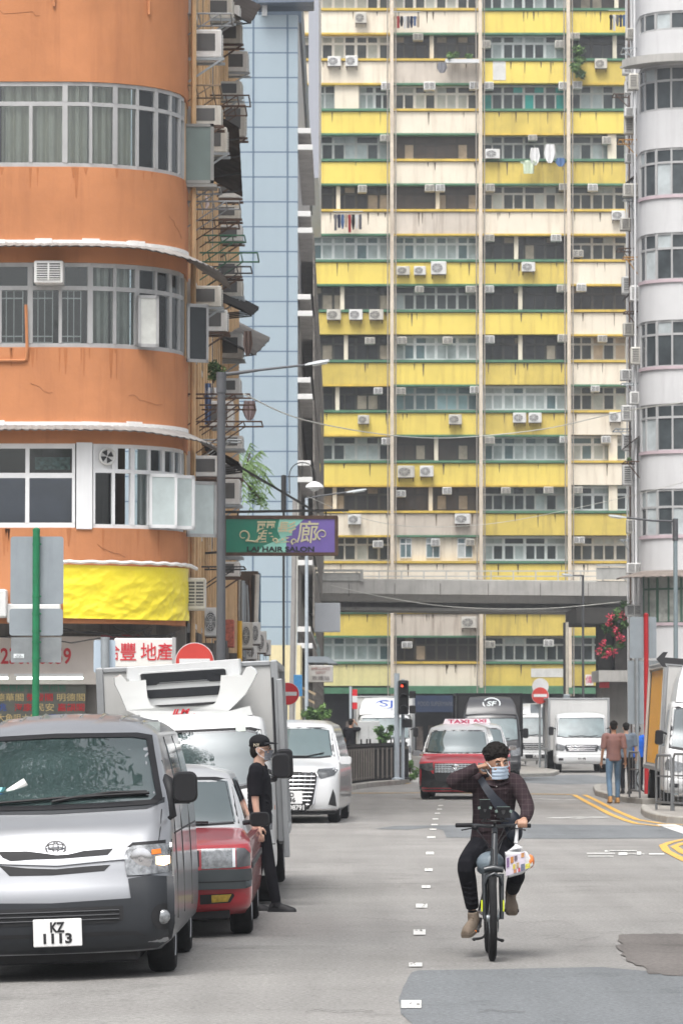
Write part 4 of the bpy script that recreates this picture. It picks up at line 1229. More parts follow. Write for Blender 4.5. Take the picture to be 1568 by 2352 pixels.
decal(vbv, gr1, 'grille_slot', DARK, van, .003, .04)
gr2 = [vc(x, y) for x, y in ((252, 1988), (238, 2002), (120, 2012), (20, 2014), (5, 2000), (-6, 1990), (60, 1996), (127, 1998), (190, 1992))]
decal(vbv, gr2, 'grille_slot', DARK, van, .003, .04)
bz = [vc(x, y) for x, y in ((258, 1951), (300, 1948), (292, 1975), (250, 1978), (130, 1990), (-10, 1986), (-14, 1976), (22, 1981), (135, 1975), (245, 1966))]
decal(vbv, bz, 'grille_bar', M('silver_paint_bright', (.4, .41, .43), .25, metal=.6, var=.02, coat=.8), van, .018, .04, rim=.03)
hl = [vc(x, y, .08) for x, y in ((284, 1967), (288, 1955), (302, 1944), (397, 1938), (401, 2000), (396, 2004), (330, 2010), (291, 2012))]
hl[3] = (min(hl[3][0], .885), hl[3][1]); hl[4] = (min(hl[4][0], .886), hl[4][1]); hl[5] = (min(hl[5][0], .886), hl[5][1])
for s_, hp in ((1, hl), (-1, mir(hl))):
    decal(vbv, sc2(hp, 1.0, 1.12, .79) if s_ > 0 else sc2(hp, 1.0, 1.12, .79), 'lamp_surround', BLACKP, van, .006, .04, rim=0)
    l_ = decal(vbv, hp, 'headlight', LAMPG, van, .018, .03)
    bx_, bz_ = vc(323, 1975, .08); bx_ *= s_
    hh = vbv.ray_cast(Vector((bx_, -5, bz_)), Vector((0, 1, 0)))[0]
    m = MB(); m.lathe([(.002, -.018), (.03, -.022), (.07, -.014), (.085, -.012)], (bx_, hh.y - .014, bz_), 20, 'y'); m.build('reflector', CHROME, l_, smooth=60)
    a_ = [vc(x, y, .08) for x, y in ((346, 1953), (366, 1951), (368, 1962), (347, 1964))]
    decal(vbv, a_ if s_ > 0 else mir(a_), 'amber_reflector', AMBER, l_, .024, .03, rim=.004)
    if s_ > 0: decal(vbv, [vc(x, y, .08) for x, y in ((357, 1969), (386, 1968), (387, 1985), (374, 1990), (358, 1986))], 'indicator', LIT, l_, .026, .03, rim=.006)
bm_ = [vc(x, y) for x, y in ((292, 2016), (340, 2012), (400, 2006), (404, 2060), (402, 2100), (398, 2150), (380, 2172), (128, 2186), (-130, 2200), (-160, 2190), (-162, 2100), (-150, 2040), (-44, 2040), (-46, 2073), (0, 2075), (127, 2073), (300, 2058), (297, 2040))]
bm_ = [(max(-.9, min(.9, x)), z) for x, z in bm_]
half = [(0, .585)] + [vc(x, y) for x, y in ((300, 2064), (293, 2020), (340, 2012))] + [(.9, .745), (.905, .6), (.9, .4), (.87, .28), (.76, .215), (0, .205)]
decal(vbv, half + mir(half)[::-1][1:-1], 'bumper', GREYP, van, .016, .05, rim=.02)
lg = [(-.52, .55), (.53, .55), (.53, .45), (.47, .425), (-.47, .425), (-.53, .45)]
lw = decal(vbv, lg, 'air_intake', DARK, van, .02, .05, rim=0)
m = MB()
for zz in (.455, .487, .519):
    m.tube([(x, vbv.ray_cast(Vector((x, -5, zz)), Vector((0, 1, 0)))[0].y - .026, zz) for x in [(-.5 + .1 * i) for i in range(11)]], .006, 5)
m.build('intake_slat', GREYP, lw)
decal(vbv, [(-.42, .36), (.42, .36), (.62, .355), (.7, .315), (.6, .33), (-.6, .33), (-.7, .315), (-.62, .355)], 'bumper_step', DARK, van, .019, .05, rim=0)
for s_ in (-1, 1):
    fx_, fz_ = vc(372, 2108); fx_ *= s_
    decal(vbv, circ(fx_, fz_, .085, 16, .1), 'fog_recess', DARK, van, .02, .04, rim=0)
    hh = vbv.ray_cast(Vector((fx_, -5, fz_)), Vector((0, 1, 0)))[0]
    m = MB(); m.lathe([(.001, -.045), (.035, -.042), (.052, -.03), (.056, -.01)], (fx_, hh.y, fz_), 24, 'y'); m.build('fog_lamp', LAMPG, van, smooth=60)
px_, pz_ = vc(133, 2143); plate(van, px_, -.035, pz_, ('KZ', '1113'), .36, .205)
# emblem: three ovals on the nose
ex, ez = vc(127, 1949, .1); ey = vbv.ray_cast(Vector((ex, -5, ez)), Vector((0, 1, 0)))[0].y - .014
m = MB()
def oval(cx, cz, a, b, r): return [(cx + a * cos(t * pi / 12), ey - .003, cz + b * sin(t * pi / 12)) for t in range(25)]
m.tube(oval(ex, ez, .074, .05, 0), .0075, 6); m.tube(oval(ex, ez + .014, .056, .017, 0), .006, 6); m.tube(oval(ex, ez, .02, .046, 0), .006, 6)
m.build('emblem', CHROME, van, smooth=60)
# panel gaps
m = MB()
for s_ in (-1, 1):
    q = []
    for (x, z) in ((.81, 1.24), (.805, 1.1), (.79, .98), (.785, .93)):
        h = vbv.ray_cast(Vector((x * s_, -5, z)), Vector((0, 1, 0)))[0]; q.append(h - Vector((0, .001, 0)))
    m.tube(q, .0045, 4)
m.build('panel_gap', DARK, van)
m = MB()
for i in range(9):
    x = -.62 + i * .155
    m.tube([(x, y, vbv.ray_cast(Vector((x, y, 5)), Vector((0, 0, -1)))[0].z + .004) for y in (1.5, 2, 2.6, 3.2, 4.0)], .011, 5)
m.build('roof_rib', SILVER, van, smooth=60)
# glazing of the side, panel lines, arches
for s_ in (-1, 1):
    decal(vbv, [(2.15, 1.3), (2.15, 1.72), (3.35, 1.72), (3.35, 1.3)], 'side_window', FWS, van, .006, .1, 'x', s_)
    decal(vbv, [(3.5, 1.3), (3.5, 1.72), (4.4, 1.7), (4.4, 1.3)], 'side_window', FWS, van, .006, .1, 'x', s_)
    m = MB()
    for y_ in (1.02, 2.08, 3.42):
        q = [vbv.ray_cast(Vector((s_ * 5, y_, z)), Vector((-s_, 0, 0)))[0] for z in (.4, .8, 1.1, 1.3, 1.6, 1.78)]; m.tube(q, .006, 4)
    q = [vbv.ray_cast(Vector((s_ * 5, y_, 1.05)), Vector((-s_, 0, 0)))[0] for y_ in (.9, 1.5, 2.2, 3, 4, 4.5)]; m.tube(q, .008, 4)
    m.build('door_gap', DARK, van)
decal(vbv, [(1.22, 1.27), (1.38, 1.7), (1.93, 1.7), (1.93, 1.27)], 'side_window', WSGN, van, .004, .1, 'x', -1)
for x_, y_ in ((.865, .93), (-.865, .93), (.865, 3.5), (-.865, 3.5)):
    wheel(van, x_, y_, .325, .205)
m = MB(); m.bbox(-.62, .62, .3, 4.3, .12, .3, .02); m.build('chassis', DARK, van)
# mirror on its double arm
mx_, mz_ = vc(425, 1808, .55)
mirror(van, mx_, .5, mz_, .185, .235, BLACKP, d=.13)
m = MB(); a1 = vc(384, 1792, .55); a2 = vc(394, 1880, .55)
m.tube([(a1[0] - .02, .62, a1[1] + .04), (a1[0], .58, a1[1]), (a1[0] + .03, .53, a1[1] - .08), (a2[0] - .0, .5, a1[1] - .17), (a2[0] + .01, .5, a2[1] + .02), (a2[0] - .02, .52, a2[1])], [.012, .045, .05, .026, .03, .02], 10, flat=.6)
m.tube([(a2[0], .51, mz_ - .11), (mx_ + .03, .51, mz_ - .115)], .012, 6)
m.build('mirror_arm', BLACKP, van, smooth=50)
mirror(van, -.98, .5, 1.42, .185, .235, BLACKP, d=.13)
m = MB(); m.tube([(-.84, .55, 1.45), (-.9, .52, 1.35), (-.86, .5, 1.2)], .03, 8); m.build('mirror_arm', BLACKP, van, smooth=50)
wiper(van, vbv, [vc(x, y, .5) for x, y in ((150, 1834), (230, 1828), (300, 1824), (340, 1822))] ); wiper(van, vbv, [vc(x, y, .5) for x, y in ((118, 1842), (170, 1832), (200, 1828), (250, 1821), (334, 1819))])
wiper(van, vbv, [vc(x, y, .5) for x, y in ((-100, 1855), (0, 1845), (60, 1840), (150, 1832))])
# cabin: seats, partition, dashboard, paper and boxes on it, two people
m = MB(); m.bbox(-.72, .72, .62, .95, 1.2, 1.285, .03); m.build('dashboard', M('dash_grey', (.2, .21, .22), .7, var=.1), van)
for x_ in (-.42, .38):
    m = MB(); m.bbox(x_ - .24, x_ + .24, 1.75, 1.9, 1.1, 1.55, .06); m.bbox(x_ - .12, x_ + .12, 1.75, 1.85, 1.56, 1.74, .05); m.build('seat', SEAT, van)
m = MB(); m.box(-.74, .74, 2.05, 2.07, 1.2, 1.9)
m.build('partition', M('partition_light', (.3, .33, .32), .8, var=.7, scale=3), van)
m = MB()
for i in range(24): x_ = -.7 + i * .06; m.box(x_, x_ + .006, 2.0, 2.008, 1.2, 1.85)
for i in range(10): z_ = 1.25 + i * .06; m.box(-.72, .72, 2.01, 2.018, z_, z_ + .006)
m.build('wire_mesh', DKIRON, van)
m = MB(); m.bbox(vc(156, 1705, .9)[0], vc(243, 1705, .9)[0], .93, .99, 1.655, 1.72, .02); m.build('rear_view_mirror', BLACKP, van)
pp, q_ = vc(228, 1808, .7), vc(325, 1808, .7)
m = MB(); m.box(pp[0], q_[0], .62, .63, 1.3, 1.37); card = m.build('dashboard_card', M('cyan_card', (.2, .5, .62), .6, var=.05), van)
text(card, 'lettering', 'GOGOVAN', M('white_print', (.75, .8, .82), .5, var=0), ((pp[0] + q_[0]) / 2, .616, 1.336), w=.24, h=.035)
m = MB(); a_ = vc(300, 1690, .95), vc(328, 1720, .95); h = vbv.ray_cast(Vector(((a_[0][0] + a_[1][0]) / 2, -5, 1.7)), Vector((0, 1, 0)))[0]
m.hexa([(a_[0][0], h.y + .06, a_[1][1]), (a_[1][0], h.y + .06, a_[1][1]), (a_[1][0], h.y + .065, a_[1][1]), (a_[0][0], h.y + .065, a_[1][1]), (a_[0][0], h.y + .16, a_[0][1]), (a_[1][0], h.y + .16, a_[0][1]), (a_[1][0], h.y + .165, a_[0][1]), (a_[0][0], h.y + .165, a_[0][1])])
m.build('permit_sticker', M('permit_white', (.72, .8, .74), .6, var=.05), van)
bk = thing('plastic_basket', 'blue plastic basket of folded masks and a paper roll on the silver van dashboard', 'basket', (VX - .38, VY + .66, 1.26))
m = MB()
for i in range(12): m.box(-.17 + i * .03, -.16 + i * .03, -.06, -.05, 0, .08)
m.box(-.17, .17, -.062, -.048, .07, .085); m.box(-.17, .17, -.062, -.048, 0, .012); m.box(-.17, .17, .05, .06, 0, .085); m.box(-.17, -.16, -.06, .06, 0, .085); m.box(.16, .17, -.06, .06, 0, .085)
m.build('basket', M('blue_plastic', (.03, .15, .4), .5), bk)
m = MB(); m.tube([(-.02, -.02, .08), (.12, 0, .17)], .035, 10); m.build('paper_roll', M('paper_white', (.75, .75, .72), .8), bk); m = MB(); m.bbox(-.16, .02, -.04, .04, .06, .13, .03); m.build('folded_masks', M('mask_cyan', (.3, .62, .68), .8, var=.2), bk)
for x0_, x1_, c0, nm in ((130, 250, (.03, .07, .13), 'blue folder'), (160, 248, (.55, .5, .32), 'cream notebook')):
    a_ = vc(x0_, 1835, .8)[0]; b_ = vc(x1_, 1835, .8)[0]
    m = MB(); m.bbox(a_ * 0 + VX + vc(x0_ - 0, 1835, .8)[0], VX + b_, VY + (.68 if c0[0] < .1 else .72), VY + .84, 1.275 if c0[0] < .1 else 1.3, 1.296 if c0[0] < .1 else 1.325, .004)
    tag(m.build(nm.split()[1], M(nm.replace(' ', '_'), c0, .7)), nm + ' lying on the dashboard of the silver van', nm.split()[1])

# ---------------------------------------------------------------- old red and silver taxi
TX, TYf = -1.62, 36.4; tr_ = radians(-1.5); tz0 = gz(TX)
taxi = thing('taxi', 'boxy old red taxi with a silver roof and yellow fog lamps, behind the silver van', 'taxi', (TX, TYf, tz0), ry=tr_)
lo = loft([dict(z=.2, yf=.25, yr=4.5, w=.78, rf=.25, bow=.06), dict(z=.27, yf=.1, yr=4.6, w=.83, rf=.22, bow=.07), dict(z=.36, yf=.06, yr=4.65, w=.845, rf=.2, bow=.07), dict(z=.5, yf=.05, yr=4.68, w=.85, rf=.18, bow=.07),
           dict(z=.68, yf=.06, yr=4.68, w=.85, rf=.14, bow=.07), dict(z=.78, yf=.08, yr=4.66, w=.85, rf=.12, bow=.07), dict(z=.815, yf=.12, yr=4.62, w=.84, rf=.12, bow=.07)], 3)
# bonnet and boot as one deck, rising to the screen
dk_ = MB()
def deck(u, v):
    x = -1 + 2 * u; y = .13 + 4.45 * v
    zc = .815 + .135 * min(1, (v * 4.45) / 1.15) ** .8 if y < 3.2 else .95 - .03 * (y - 3.2)
    edge = abs(x) ** 5; w_ = .84
    return (x * w_, y + (.07 * x * x if v < .01 else 0), zc - .1 * edge * min(1, v * 6) - (0 if abs(x) < .98 else 0.0))
dk_.grid(deck, 24, 26)
n0 = len(dk_.v)
tb_ = loft([dict(z=.8, yf=.13, yr=4.6, w=.84, rf=.12, bow=.07), dict(z=.86, yf=.35, yr=4.6, w=.835, rf=.14, bow=.06, crown=.02), dict(z=.9, yf=.7, yr=4.55, w=.8, rf=.16, bow=.05, crown=.03), dict(z=.94, yf=1.1, yr=4.5, w=.76, rf=.16, bow=.05, crown=.02), dict(z=.955, yf=1.4, yr=4.45, w=.7, rf=.16, bow=.05)], 3)
gh = loft([dict(z=.86, yf=1.12, yr=4.0, w=.8, rf=.1, bow=.12), dict(z=.95, yf=1.2, yr=3.95, w=.775, rf=.1, bow=.12), dict(z=1.15, yf=1.42, yr=3.8, w=.72, rf=.09, bow=.11), dict(z=1.36, yf=1.66, yr=3.6, w=.655, rf=.08, bow=.1, crown=.01), dict(z=1.43, yf=1.76, yr=3.52, w=.63, rf=.1, bow=.1, crown=.03),
           dict(z=1.475, yf=1.9, yr=3.4, w=.57, rf=.12, bow=.1, crown=.04), dict(z=1.5, yf=2.15, yr=3.2, w=.4, rf=.1, bow=.1, crown=.02)], 3)
tbv = bvh_of(lo, tb_, gh)
bl = lo.build('body', REDP, taxi, smooth=38)
c_ = MB()
for s_ in (-1, 1):
    for y_ in (.85, 3.5): c_.cyl((s_ * .78, y_, .31), .36, .4, 'x', 32)
cut(bl, c_)
tb_.build('bonnet', REDP, taxi, smooth=50)
gb = gh.build('cabin', M('silver_roof_paint', (.52, .53, .54), .3, metal=.15, var=.02, coat=.6), taxi, smooth=38)
tws = [(-.71, .975), (-.63, 1.35), (-.5, 1.375), (0, 1.385), (.5, 1.375), (.63, 1.35), (.71, .975), (.4, .965), (0, .96), (-.4, .965)]
c_ = MB(); c_.prism(sc2(tws, .96, .93, 1.17), .5, 3.3); cut(gb, c_)
frame_decal(tbv, sc2(tws, 1.025, 1.05, 1.17), sc2(tws, .95, .92, 1.17), 'windscreen_seal', BLACKP, taxi, .004)
decal(tbv, sc2(tws, .98, .97, 1.17), 'windscreen', WSG, taxi, .007, .06, rim=0)
for s_ in (-1, 1):
    decal(tbv, [(1.5, 1.0), (1.8, 1.36), (2.4, 1.36), (2.4, 1.0)], 'side_window', FWS, taxi, .006, .1, 'x', s_)
    decal(tbv, [(2.5, 1.0), (2.5, 1.36), (3.3, 1.36), (3.55, 1.0)], 'side_window', FWS, taxi, .006, .1, 'x', s_)
    m = MB(); m.add([], [])
    decal(tbv, [(.3, .6), (.3, .65), (4.5, .65), (4.5, .6)], 'rub_strip', GREYP, taxi, .012, .1, 'x', s_)
    decal(tbv, [(1.32, .3), (1.32, .78), (1.335, .78), (1.335, .3)], 'door_gap', DARK, taxi, .002, .1, 'x', s_, rim=0)
cvt = conv(TX, TYf, tz0, tr_)
hp = [(.42, .785), (.715, .785), (.715, .615), (.42, .61)]
hp2 = [(.725, .785), (.80, .78), (.845, .73), (.845, .625), (.725, .615)]
for f_ in (lambda q: q, mir):
    l_ = decal(tbv, f_(hp), 'headlight', LAMPG, taxi, .01, .03); decal(tbv, f_([(.69, .78), (.715, .78), (.715, .62), (.69, .62)]), 'chrome_edge', CHROME, l_, .014, .03, rim=.004)
    decal(tbv, f_(circ(.56, .69, .08)), 'reflector', M('reflector_grey', (.3, .31, .32), .25, metal=.6, var=.5, scale=18), l_, .016, .03, rim=.01)
    decal(tbv, f_(hp2), 'side_lamp', M('smoked_lens', (.1, .1, .11), .15, var=.3, scale=20, coat=.9), taxi, .01, .03)
    decal(tbv, f_([(.4, .385), (.69, .39), (.7, .37), (.66, .31), (.4, .3)]), 'fog_recess', DARK, taxi, .012, .04, rim=0)
    decal(tbv, f_([(.5, .38), (.675, .385), (.64, .32), (.5, .315)]), 'fog_lamp', YFOG, taxi, .02, .03)
decal(tbv, [(-.4, .77), (.4, .77), (.4, .63), (-.4, .63)], 'grille', DARK, taxi, .008, .05)
decal(tbv, [(-.85, .6), (.85, .6), (.855, .55), (.85, .45), (.8, .43), (-.8, .43), (-.85, .45), (-.855, .55)], 'bumper', M('bumper_slate', (.05, .06, .065), .45, var=.1), taxi, .05, .05, rim=.06)
decal(tbv, [(-.83, .5), (.83, .5), (.83, .49), (-.83, .49)], 'bumper_groove', DARK, taxi, .052, .05, rim=0)
plate(taxi, 0, -.04, .38, ('TX', '5'), .4, .1) if 0 else None
for x_, y_ in ((.835, .85), (-.835, .85), (.835, 3.5), (-.835, 3.5)): wheel(taxi, x_, y_, .315, .195)
m = MB(); m.bbox(-.65, .65, .2, 4.3, .16, .3, .02); m.build('chassis', DARK, taxi)
mirror(taxi, .91, 1.28, 1.0, .18, .13, BLACKP, arm=[(.76, 1.3, .97), (.86, 1.28, .98)], d=.12); mirror(taxi, -.93, 1.28, 1.01, .22, .15, BLACKP, arm=[(-.76, 1.3, .97), (-.86, 1.28, .98)], d=.12)
wiper(taxi, tbv, [(-.3, .985), (0, .99), (.3, .99), (.45, .985)])
for x_ in (-.36, .36):
    m = MB(); m.bbox(x_ - .22, x_ + .22, 2.0, 2.15, .7, 1.18, .05); m.bbox(x_ - .11, x_ + .11, 2.02, 2.12, 1.19, 1.32, .04); m.build('seat', SEAT, taxi)
m = MB()
for x0_ in (-.45, .12): m.box(x0_, x0_ + .24, 1.95, 1.96, 1.26, 1.34)
m.build('permit_card', M('permit_white2', (.75, .82, .82), .6, var=.05), taxi)
m = MB(); m.box(-.6, .35, 2.6, 2.62, 1.0, 1.28); m.build('seat_cover', M('seat_cover', (.6, .63, .62), .8, var=.2), taxi)
t = thing('roof_sign', 'x', 'x'); bpy.data.objects.remove(t)

# ---------------------------------------------------------------- trucks
def truck(label, cx, Yf, cabw, boxw, boxtop, name='box_truck', cabm=None, boxm=None, rz=0.0, deflector=None, glass=None, group=None, cabtop=2.05, near=False, ry=0.0, L=5.6, boxz=.75, face='isuzu', z0=0.0, sidem=None, mside=1):
    cabm, boxm = cabm or TRUCKW, boxm or BOXW
    t = thing(name, label, 'truck', (cx, Yf, z0), rz, group, ry=ry)
    k = cabw
    cb = loft([dict(z=.3, yf=.1, yr=1.65, w=k * .93, rf=.15, bow=.05), dict(z=.36, yf=.03, yr=1.68, w=k * .98, rf=.14, bow=.05), dict(z=.55, yf=0, yr=1.7, w=k * .99, rf=.13, bow=.05), dict(z=.62, yf=.03, yr=1.7, w=k * .985, rf=.13, bow=.06), dict(z=.9, yf=.06, yr=1.7, w=k, rf=.15, bow=.07),
               dict(z=1.15, yf=.12, yr=1.7, w=k, rf=.15, bow=.08), dict(z=1.22, yf=.16, yr=1.7, w=k * .995, rf=.15, bow=.09), dict(z=1.6, yf=.3, yr=1.68, w=k * .955, rf=.13, bow=.1), dict(z=cabtop - .17, yf=.4, yr=1.65, w=k * .92, rf=.12, bow=.1), dict(z=cabtop - .05, yf=.5, yr=1.6, w=k * .88, rf=.14, bow=.1, crown=.03), dict(z=cabtop, yf=.75, yr=1.4, w=k * .7, rf=.14, bow=.08, crown=.03)], 3)
    bv = bvh_of(cb)
    b = cb.build('cab', cabm, t, smooth=38)
    w0 = [(-.9 * k, 1.235), (-.865 * k, cabtop - .22), (-.75 * k, cabtop - .19), (.75 * k, cabtop - .19), (.865 * k, cabtop - .22), (.9 * k, 1.235), (.6 * k, 1.2), (-.6 * k, 1.2)]
    c = MB()
    for s_ in (-1, 1): c.cyl((s_ * k, .95, .34), .42, .5, 'x', 24)
    zc = (1.2 + cabtop - .19) / 2
    if near: c.prism(sc2(w0, .95, .9, zc), -.5, 1.4)
    cut(b, c)
    frame_decal(bv, sc2(w0, 1.03, 1.06, zc), sc2(w0, .955, .91, zc), 'windscreen_seal', BLACKP, t, .004)
    decal(bv, sc2(w0, .985, .97, zc), 'windscreen', glass or FWS, t, .007, .08, rim=0)
    for s_ in (-1, 1):
        decal(bv, [(.62, 1.25), (.75, cabtop - .25), (1.45, cabtop - .25), (1.45, 1.25)], 'side_window', FWS, t, .006, .1, 'x', s_)
        mirror(t, s_ * (k + .13), .22, 1.42, .17, .3, BLACKP, arm=[(s_ * (k - .03), .4, 1.5), (s_ * (k + .13), .24, 1.55)], d=.1)
        hpz = [(s_ * k * .62, .8), (s_ * k * .66, .93), (s_ * k * .95, 1.0), (s_ * k * .985, .9), (s_ * k * .97, .76), (s_ * k * .7, .74)]
        decal(bv, hpz, 'headlight', LAMPG, t, .01, .05)
        decal(bv, [(s_ * k * .7, .5), (s_ * k * .88, .5), (s_ * k * .88, .42), (s_ * k * .7, .42)], 'fog_lamp', DARK, t, .008, .05)
    decal(bv, [(-.58 * k, .95), (.58 * k, .95), (.66 * k, .9), (.58 * k, .72), (-.58 * k, .72), (-.66 * k, .9)], 'grille', GREYP, t, .006, .06)
    m = MB()
    for zz, w_ in ((.9, .55), (.83, .52), (.765, .5)):
        m.tube([(x * k * w_ / 5, bv.ray_cast(Vector((x * k * w_ / 5, -5, zz)), Vector((0, 1, 0)))[0].y - .02, zz) for x in range(-5, 6)], .014, 6)
    m.build('grille_bar', CHROME if face == 'isuzu' else cabm, t, smooth=60)
    decal(bv, [(-k, .62), (k, .62), (k, .61), (-k, .61)], 'bumper_gap', DARK, t, .004, .06, rim=0)
    decal(bv, [(-k * .5, .54), (k * .5, .54), (k * .46, .4), (-k * .46, .4)], 'bumper_vent', DARK if face != 'isuzu' else cabm, t, .006, .06)
    plate(t, 0, -.04, .48, ('RN 498',) if face == 'isuzu' else ('UE 312',), .3, .12)
    wiper(t, bv, [(-.5 * k, 1.26), (-.2 * k, 1.24), (.05 * k, 1.27)]); wiper(t, bv, [(.05 * k, 1.25), (.35 * k, 1.24), (.6 * k, 1.27)])
    for s_ in (-1, 1):
        wheel(t, s_ * k * .97, .95, .37, .22); wheel(t, s_ * boxw * .95, L - 1.3, .37, .3)
    m = MB(); m.bbox(-.4, .4, .3, L - .2, .35, .6, .02); m.build('chassis', DARK, t)
    bx = MB(); y0, y1 = 1.78, L
    bx.bbox(-boxw + .03, boxw - .03, y0 + .02, y1 - .02, boxz, boxtop - .02, .02); B = bx.build('cargo_box', boxm, t)
    if sidem is not None:
        m = MB(); m.box(mside * (boxw - .03) - .004 * (mside < 0) - (0 if mside > 0 else .0), mside * (boxw - .03) + .004 * (mside > 0), y0 + .1, y1 - .35, boxz + .1, boxtop - .12) ; m.build('side_panel', sidem, B)
    m = MB()
    for s_ in (-1, 1):
        for yy in (y0, y1 - .08): m.bbox(s_ * boxw - .04, s_ * boxw + .04, yy, yy + .08, boxz - .02, boxtop, .015)
        m.bbox(s_ * boxw - .04, s_ * boxw + .04, y0 + .08, y1 - .08, boxtop - .07, boxtop + .002, .015); m.bbox(s_ * boxw - .04, s_ * boxw + .04, y0 + .08, y1 - .08, boxz - .04, boxz + .06, .015)
    m.bbox(-boxw + .04, boxw - .04, y0 - .003, y0 + .08, boxtop - .06, boxtop - .002, .012)
    m.build('trim', BOXG if boxm is not TRUCKB else BLACKP, B)
    if deflector:
        dw, dt, dm = deflector; m = MB()
        pr = [(.5, cabtop - .08, 1.0), (.56, cabtop + .06, .98), (.74, cabtop + (dt - cabtop) * .6, .93), (1.0, dt - .07, .86), (1.6, dt, .8)]
        rings = []
        for y_, z_, w_ in pr:
            ww_ = dw * w_; rings.append([(-ww_, y_ + .25, z_ - .1), (-ww_ * .93, y_ + .03, z_), (-ww_ * .5, y_, z_ + .02), (0, y_ - .01, z_ + .03), (ww_ * .5, y_, z_ + .02), (ww_ * .93, y_ + .03, z_), (ww_, y_ + .25, z_ - .1), (ww_, 1.74, z_ - .12), (-ww_, 1.74, z_ - .12)])
        m.rings(rings); m.build('wind_deflector', dm, t, smooth=50)
    return t, bv, B


# refrigerated truck behind the old taxi
RX, RY = -1.52, 42.3; rr_ = radians(-2.6)
ft, fbv, fB = truck('large white refrigerated truck with a black-slatted cooling unit over its cab', RX, RY, .88, .92, 2.5, 'refrigerated_truck', near=True, ry=rr_, L=7.2, boxz=.6, cabtop=1.98, glass=WSG, z0=gz(RX) + .0, face='x', boxm=M('box_cream_panel', (.46, .46, .45), .5, var=.05, streak=.12))
fc = conv(RX, RY + 1.6, gz(RX), rr_)
def f3(q, dy=0.0):  # outline from the 1568 zoom of the truck front: picture px = z/2.613/1.2245 + offset
    return [conv(RX, RY, gz(RX), rr_)((250 + x / 2.6133) / 1.2245, (1820 + y / 2.6133) / 1.2245, dy) for x, y in q]
un = thing_part('cooling_unit', ft)
yU = 1.32
def slabp(name, poly, y0, y1, mat, par=un, sm=None, r=.0):
    m = MB()
    if r:
        cx_ = sum(p[0] for p in poly) / len(poly); cz_ = sum(p[1] for p in poly) / len(poly)
        sh = [(x + (cx_ - x) * r, z + (cz_ - z) * r) for x, z in poly]
        m.rings([[(x, y1, z) for x, z in poly], [(x, y0 + .03, z) for x, z in poly], [(x, y0, z) for x, z in sh]])
    else: m.prism(poly, y0, y1)
    return m.build(name, mat, par, smooth=sm)
hous = f3([(275, 150), (1110, 85), (1118, 175), (1090, 300), (1000, 470), (450, 490), (330, 330), (275, 230)], 1.3)
slabp('housing', hous, 1.34, 1.8, TRUCKW, r=.03)
slabp('face_rim', f3([(365, 200), (385, 185), (980, 148), (1010, 155), (1020, 260), (960, 440), (440, 455), (395, 300)], 1.3), 1.31, 1.36, M('unit_white', (.55, .56, .56), .4, var=.04), r=.02)
slabp('upper_vent', f3([(378, 205), (390, 198), (990, 160), (1005, 170), (1008, 205), (975, 210), (968, 250), (890, 255), (865, 238), (525, 258), (495, 280), (425, 285), (418, 243), (382, 245)], 1.3), 1.295, 1.33, DARK)
slabp('lower_vent', f3([(425, 318), (967, 283), (950, 350), (700, 368), (445, 380)], 1.3), 1.295, 1.33, DARK)
slabp('bottom_vent', f3([(485, 430), (935, 402), (915, 420), (800, 432), (520, 440)], 1.3), 1.295, 1.33, DARK)
m = MB()
for i in range(9):
    (a, z_), (b, _z) = f3([(395, 205 + i * 9), (1000, 166 + i * 9)], 1.3)
    m.beam((a, 1.29, z_), (b, 1.29, _z), .006)
for i in range(8):
    (a, z_), (b, _z) = f3([(428, 324 + i * 7), (955, 290 + i * 7)], 1.3); m.beam((a, 1.29, z_), (b, 1.29, _z), .006)
m.build('vent_slat', GREYP, un)
wl = f3([(225, 200), (240, 215), (270, 252), (413, 240), (417, 300), (425, 370), (450, 430), (480, 450), (700, 440), (870, 435), (930, 415), (965, 320), (973, 205), (1130, 205), (1160, 145), (1190, 138), (1225, 160), (1238, 190), (1215, 240), (1150, 350), (1030, 470), (640, 470), (268, 465), (225, 360), (180, 270), (178, 225)], 1.1)
m = MB(); cxw_ = sum(p[0] for p in wl) / len(wl); czw_ = 2.05
m.rings([[(x, 1.5, z) for x, z in wl], [(x, 1.14 + .12 * abs(x - cxw_), z) for x, z in wl], [(x * .985 + cxw_ * .015, 1.1 + .12 * abs(x - cxw_), z * .985 + czw_ * .015) for x, z in wl]])
m.build('deflector_wing', M('gloss_white', (.62, .63, .62), .25, var=.02, coat=.8), un, smooth=40)
br = f3([(640, 470), (1030, 470), (1180, 432), (1200, 500), (690, 515), (400, 525), (268, 465)], .6)
m = MB(); m.rings([[(x, 1.3, z) for x, z in br], [(x, .72, z) for x, z in br]]); m.build('brow', M('gloss_white', (.62, .63, .62)), ft, smooth=40)
(a, z_), = f3([(668, 483)], .6); text(ft, 'lettering', 'JLM', RED, (a, .715, z_), w=.2, h=.075, shear=.3, bold=.03)
(a, z_), = f3([(705, 504)], .6); text(ft, 'lettering', 'GROUP', RED, (a - .02, .715, z_), w=.26, h=.035, shear=.3, bold=.02)
m = MB(); (a, b), (c, d) = f3([(1075, 560), (1150, 620)], .3); m.box(a, c, .42, .425, d, b); m.build('permit_sticker', M('permit_white', (.7, .8, .72)), ft)
m = MB(); m.bbox(.94, 1.0, 1.75, 1.81, .42, 2.3, .01); m.build('edge_bar', BOXG, ft)
m = MB(); m.bbox(-.8, .8, .5, .8, 1.1, 1.2, .03); m.build('dashboard', M('dash_dark', (.12, .13, .13), .7), ft)
for x_ in (-.4, .4):
    m = MB(); m.bbox(x_ - .22, x_ + .22, 1.15, 1.3, 1.0, 1.6, .05); m.build('seat', M('seat_grey', (.3, .32, .33), .9), ft)
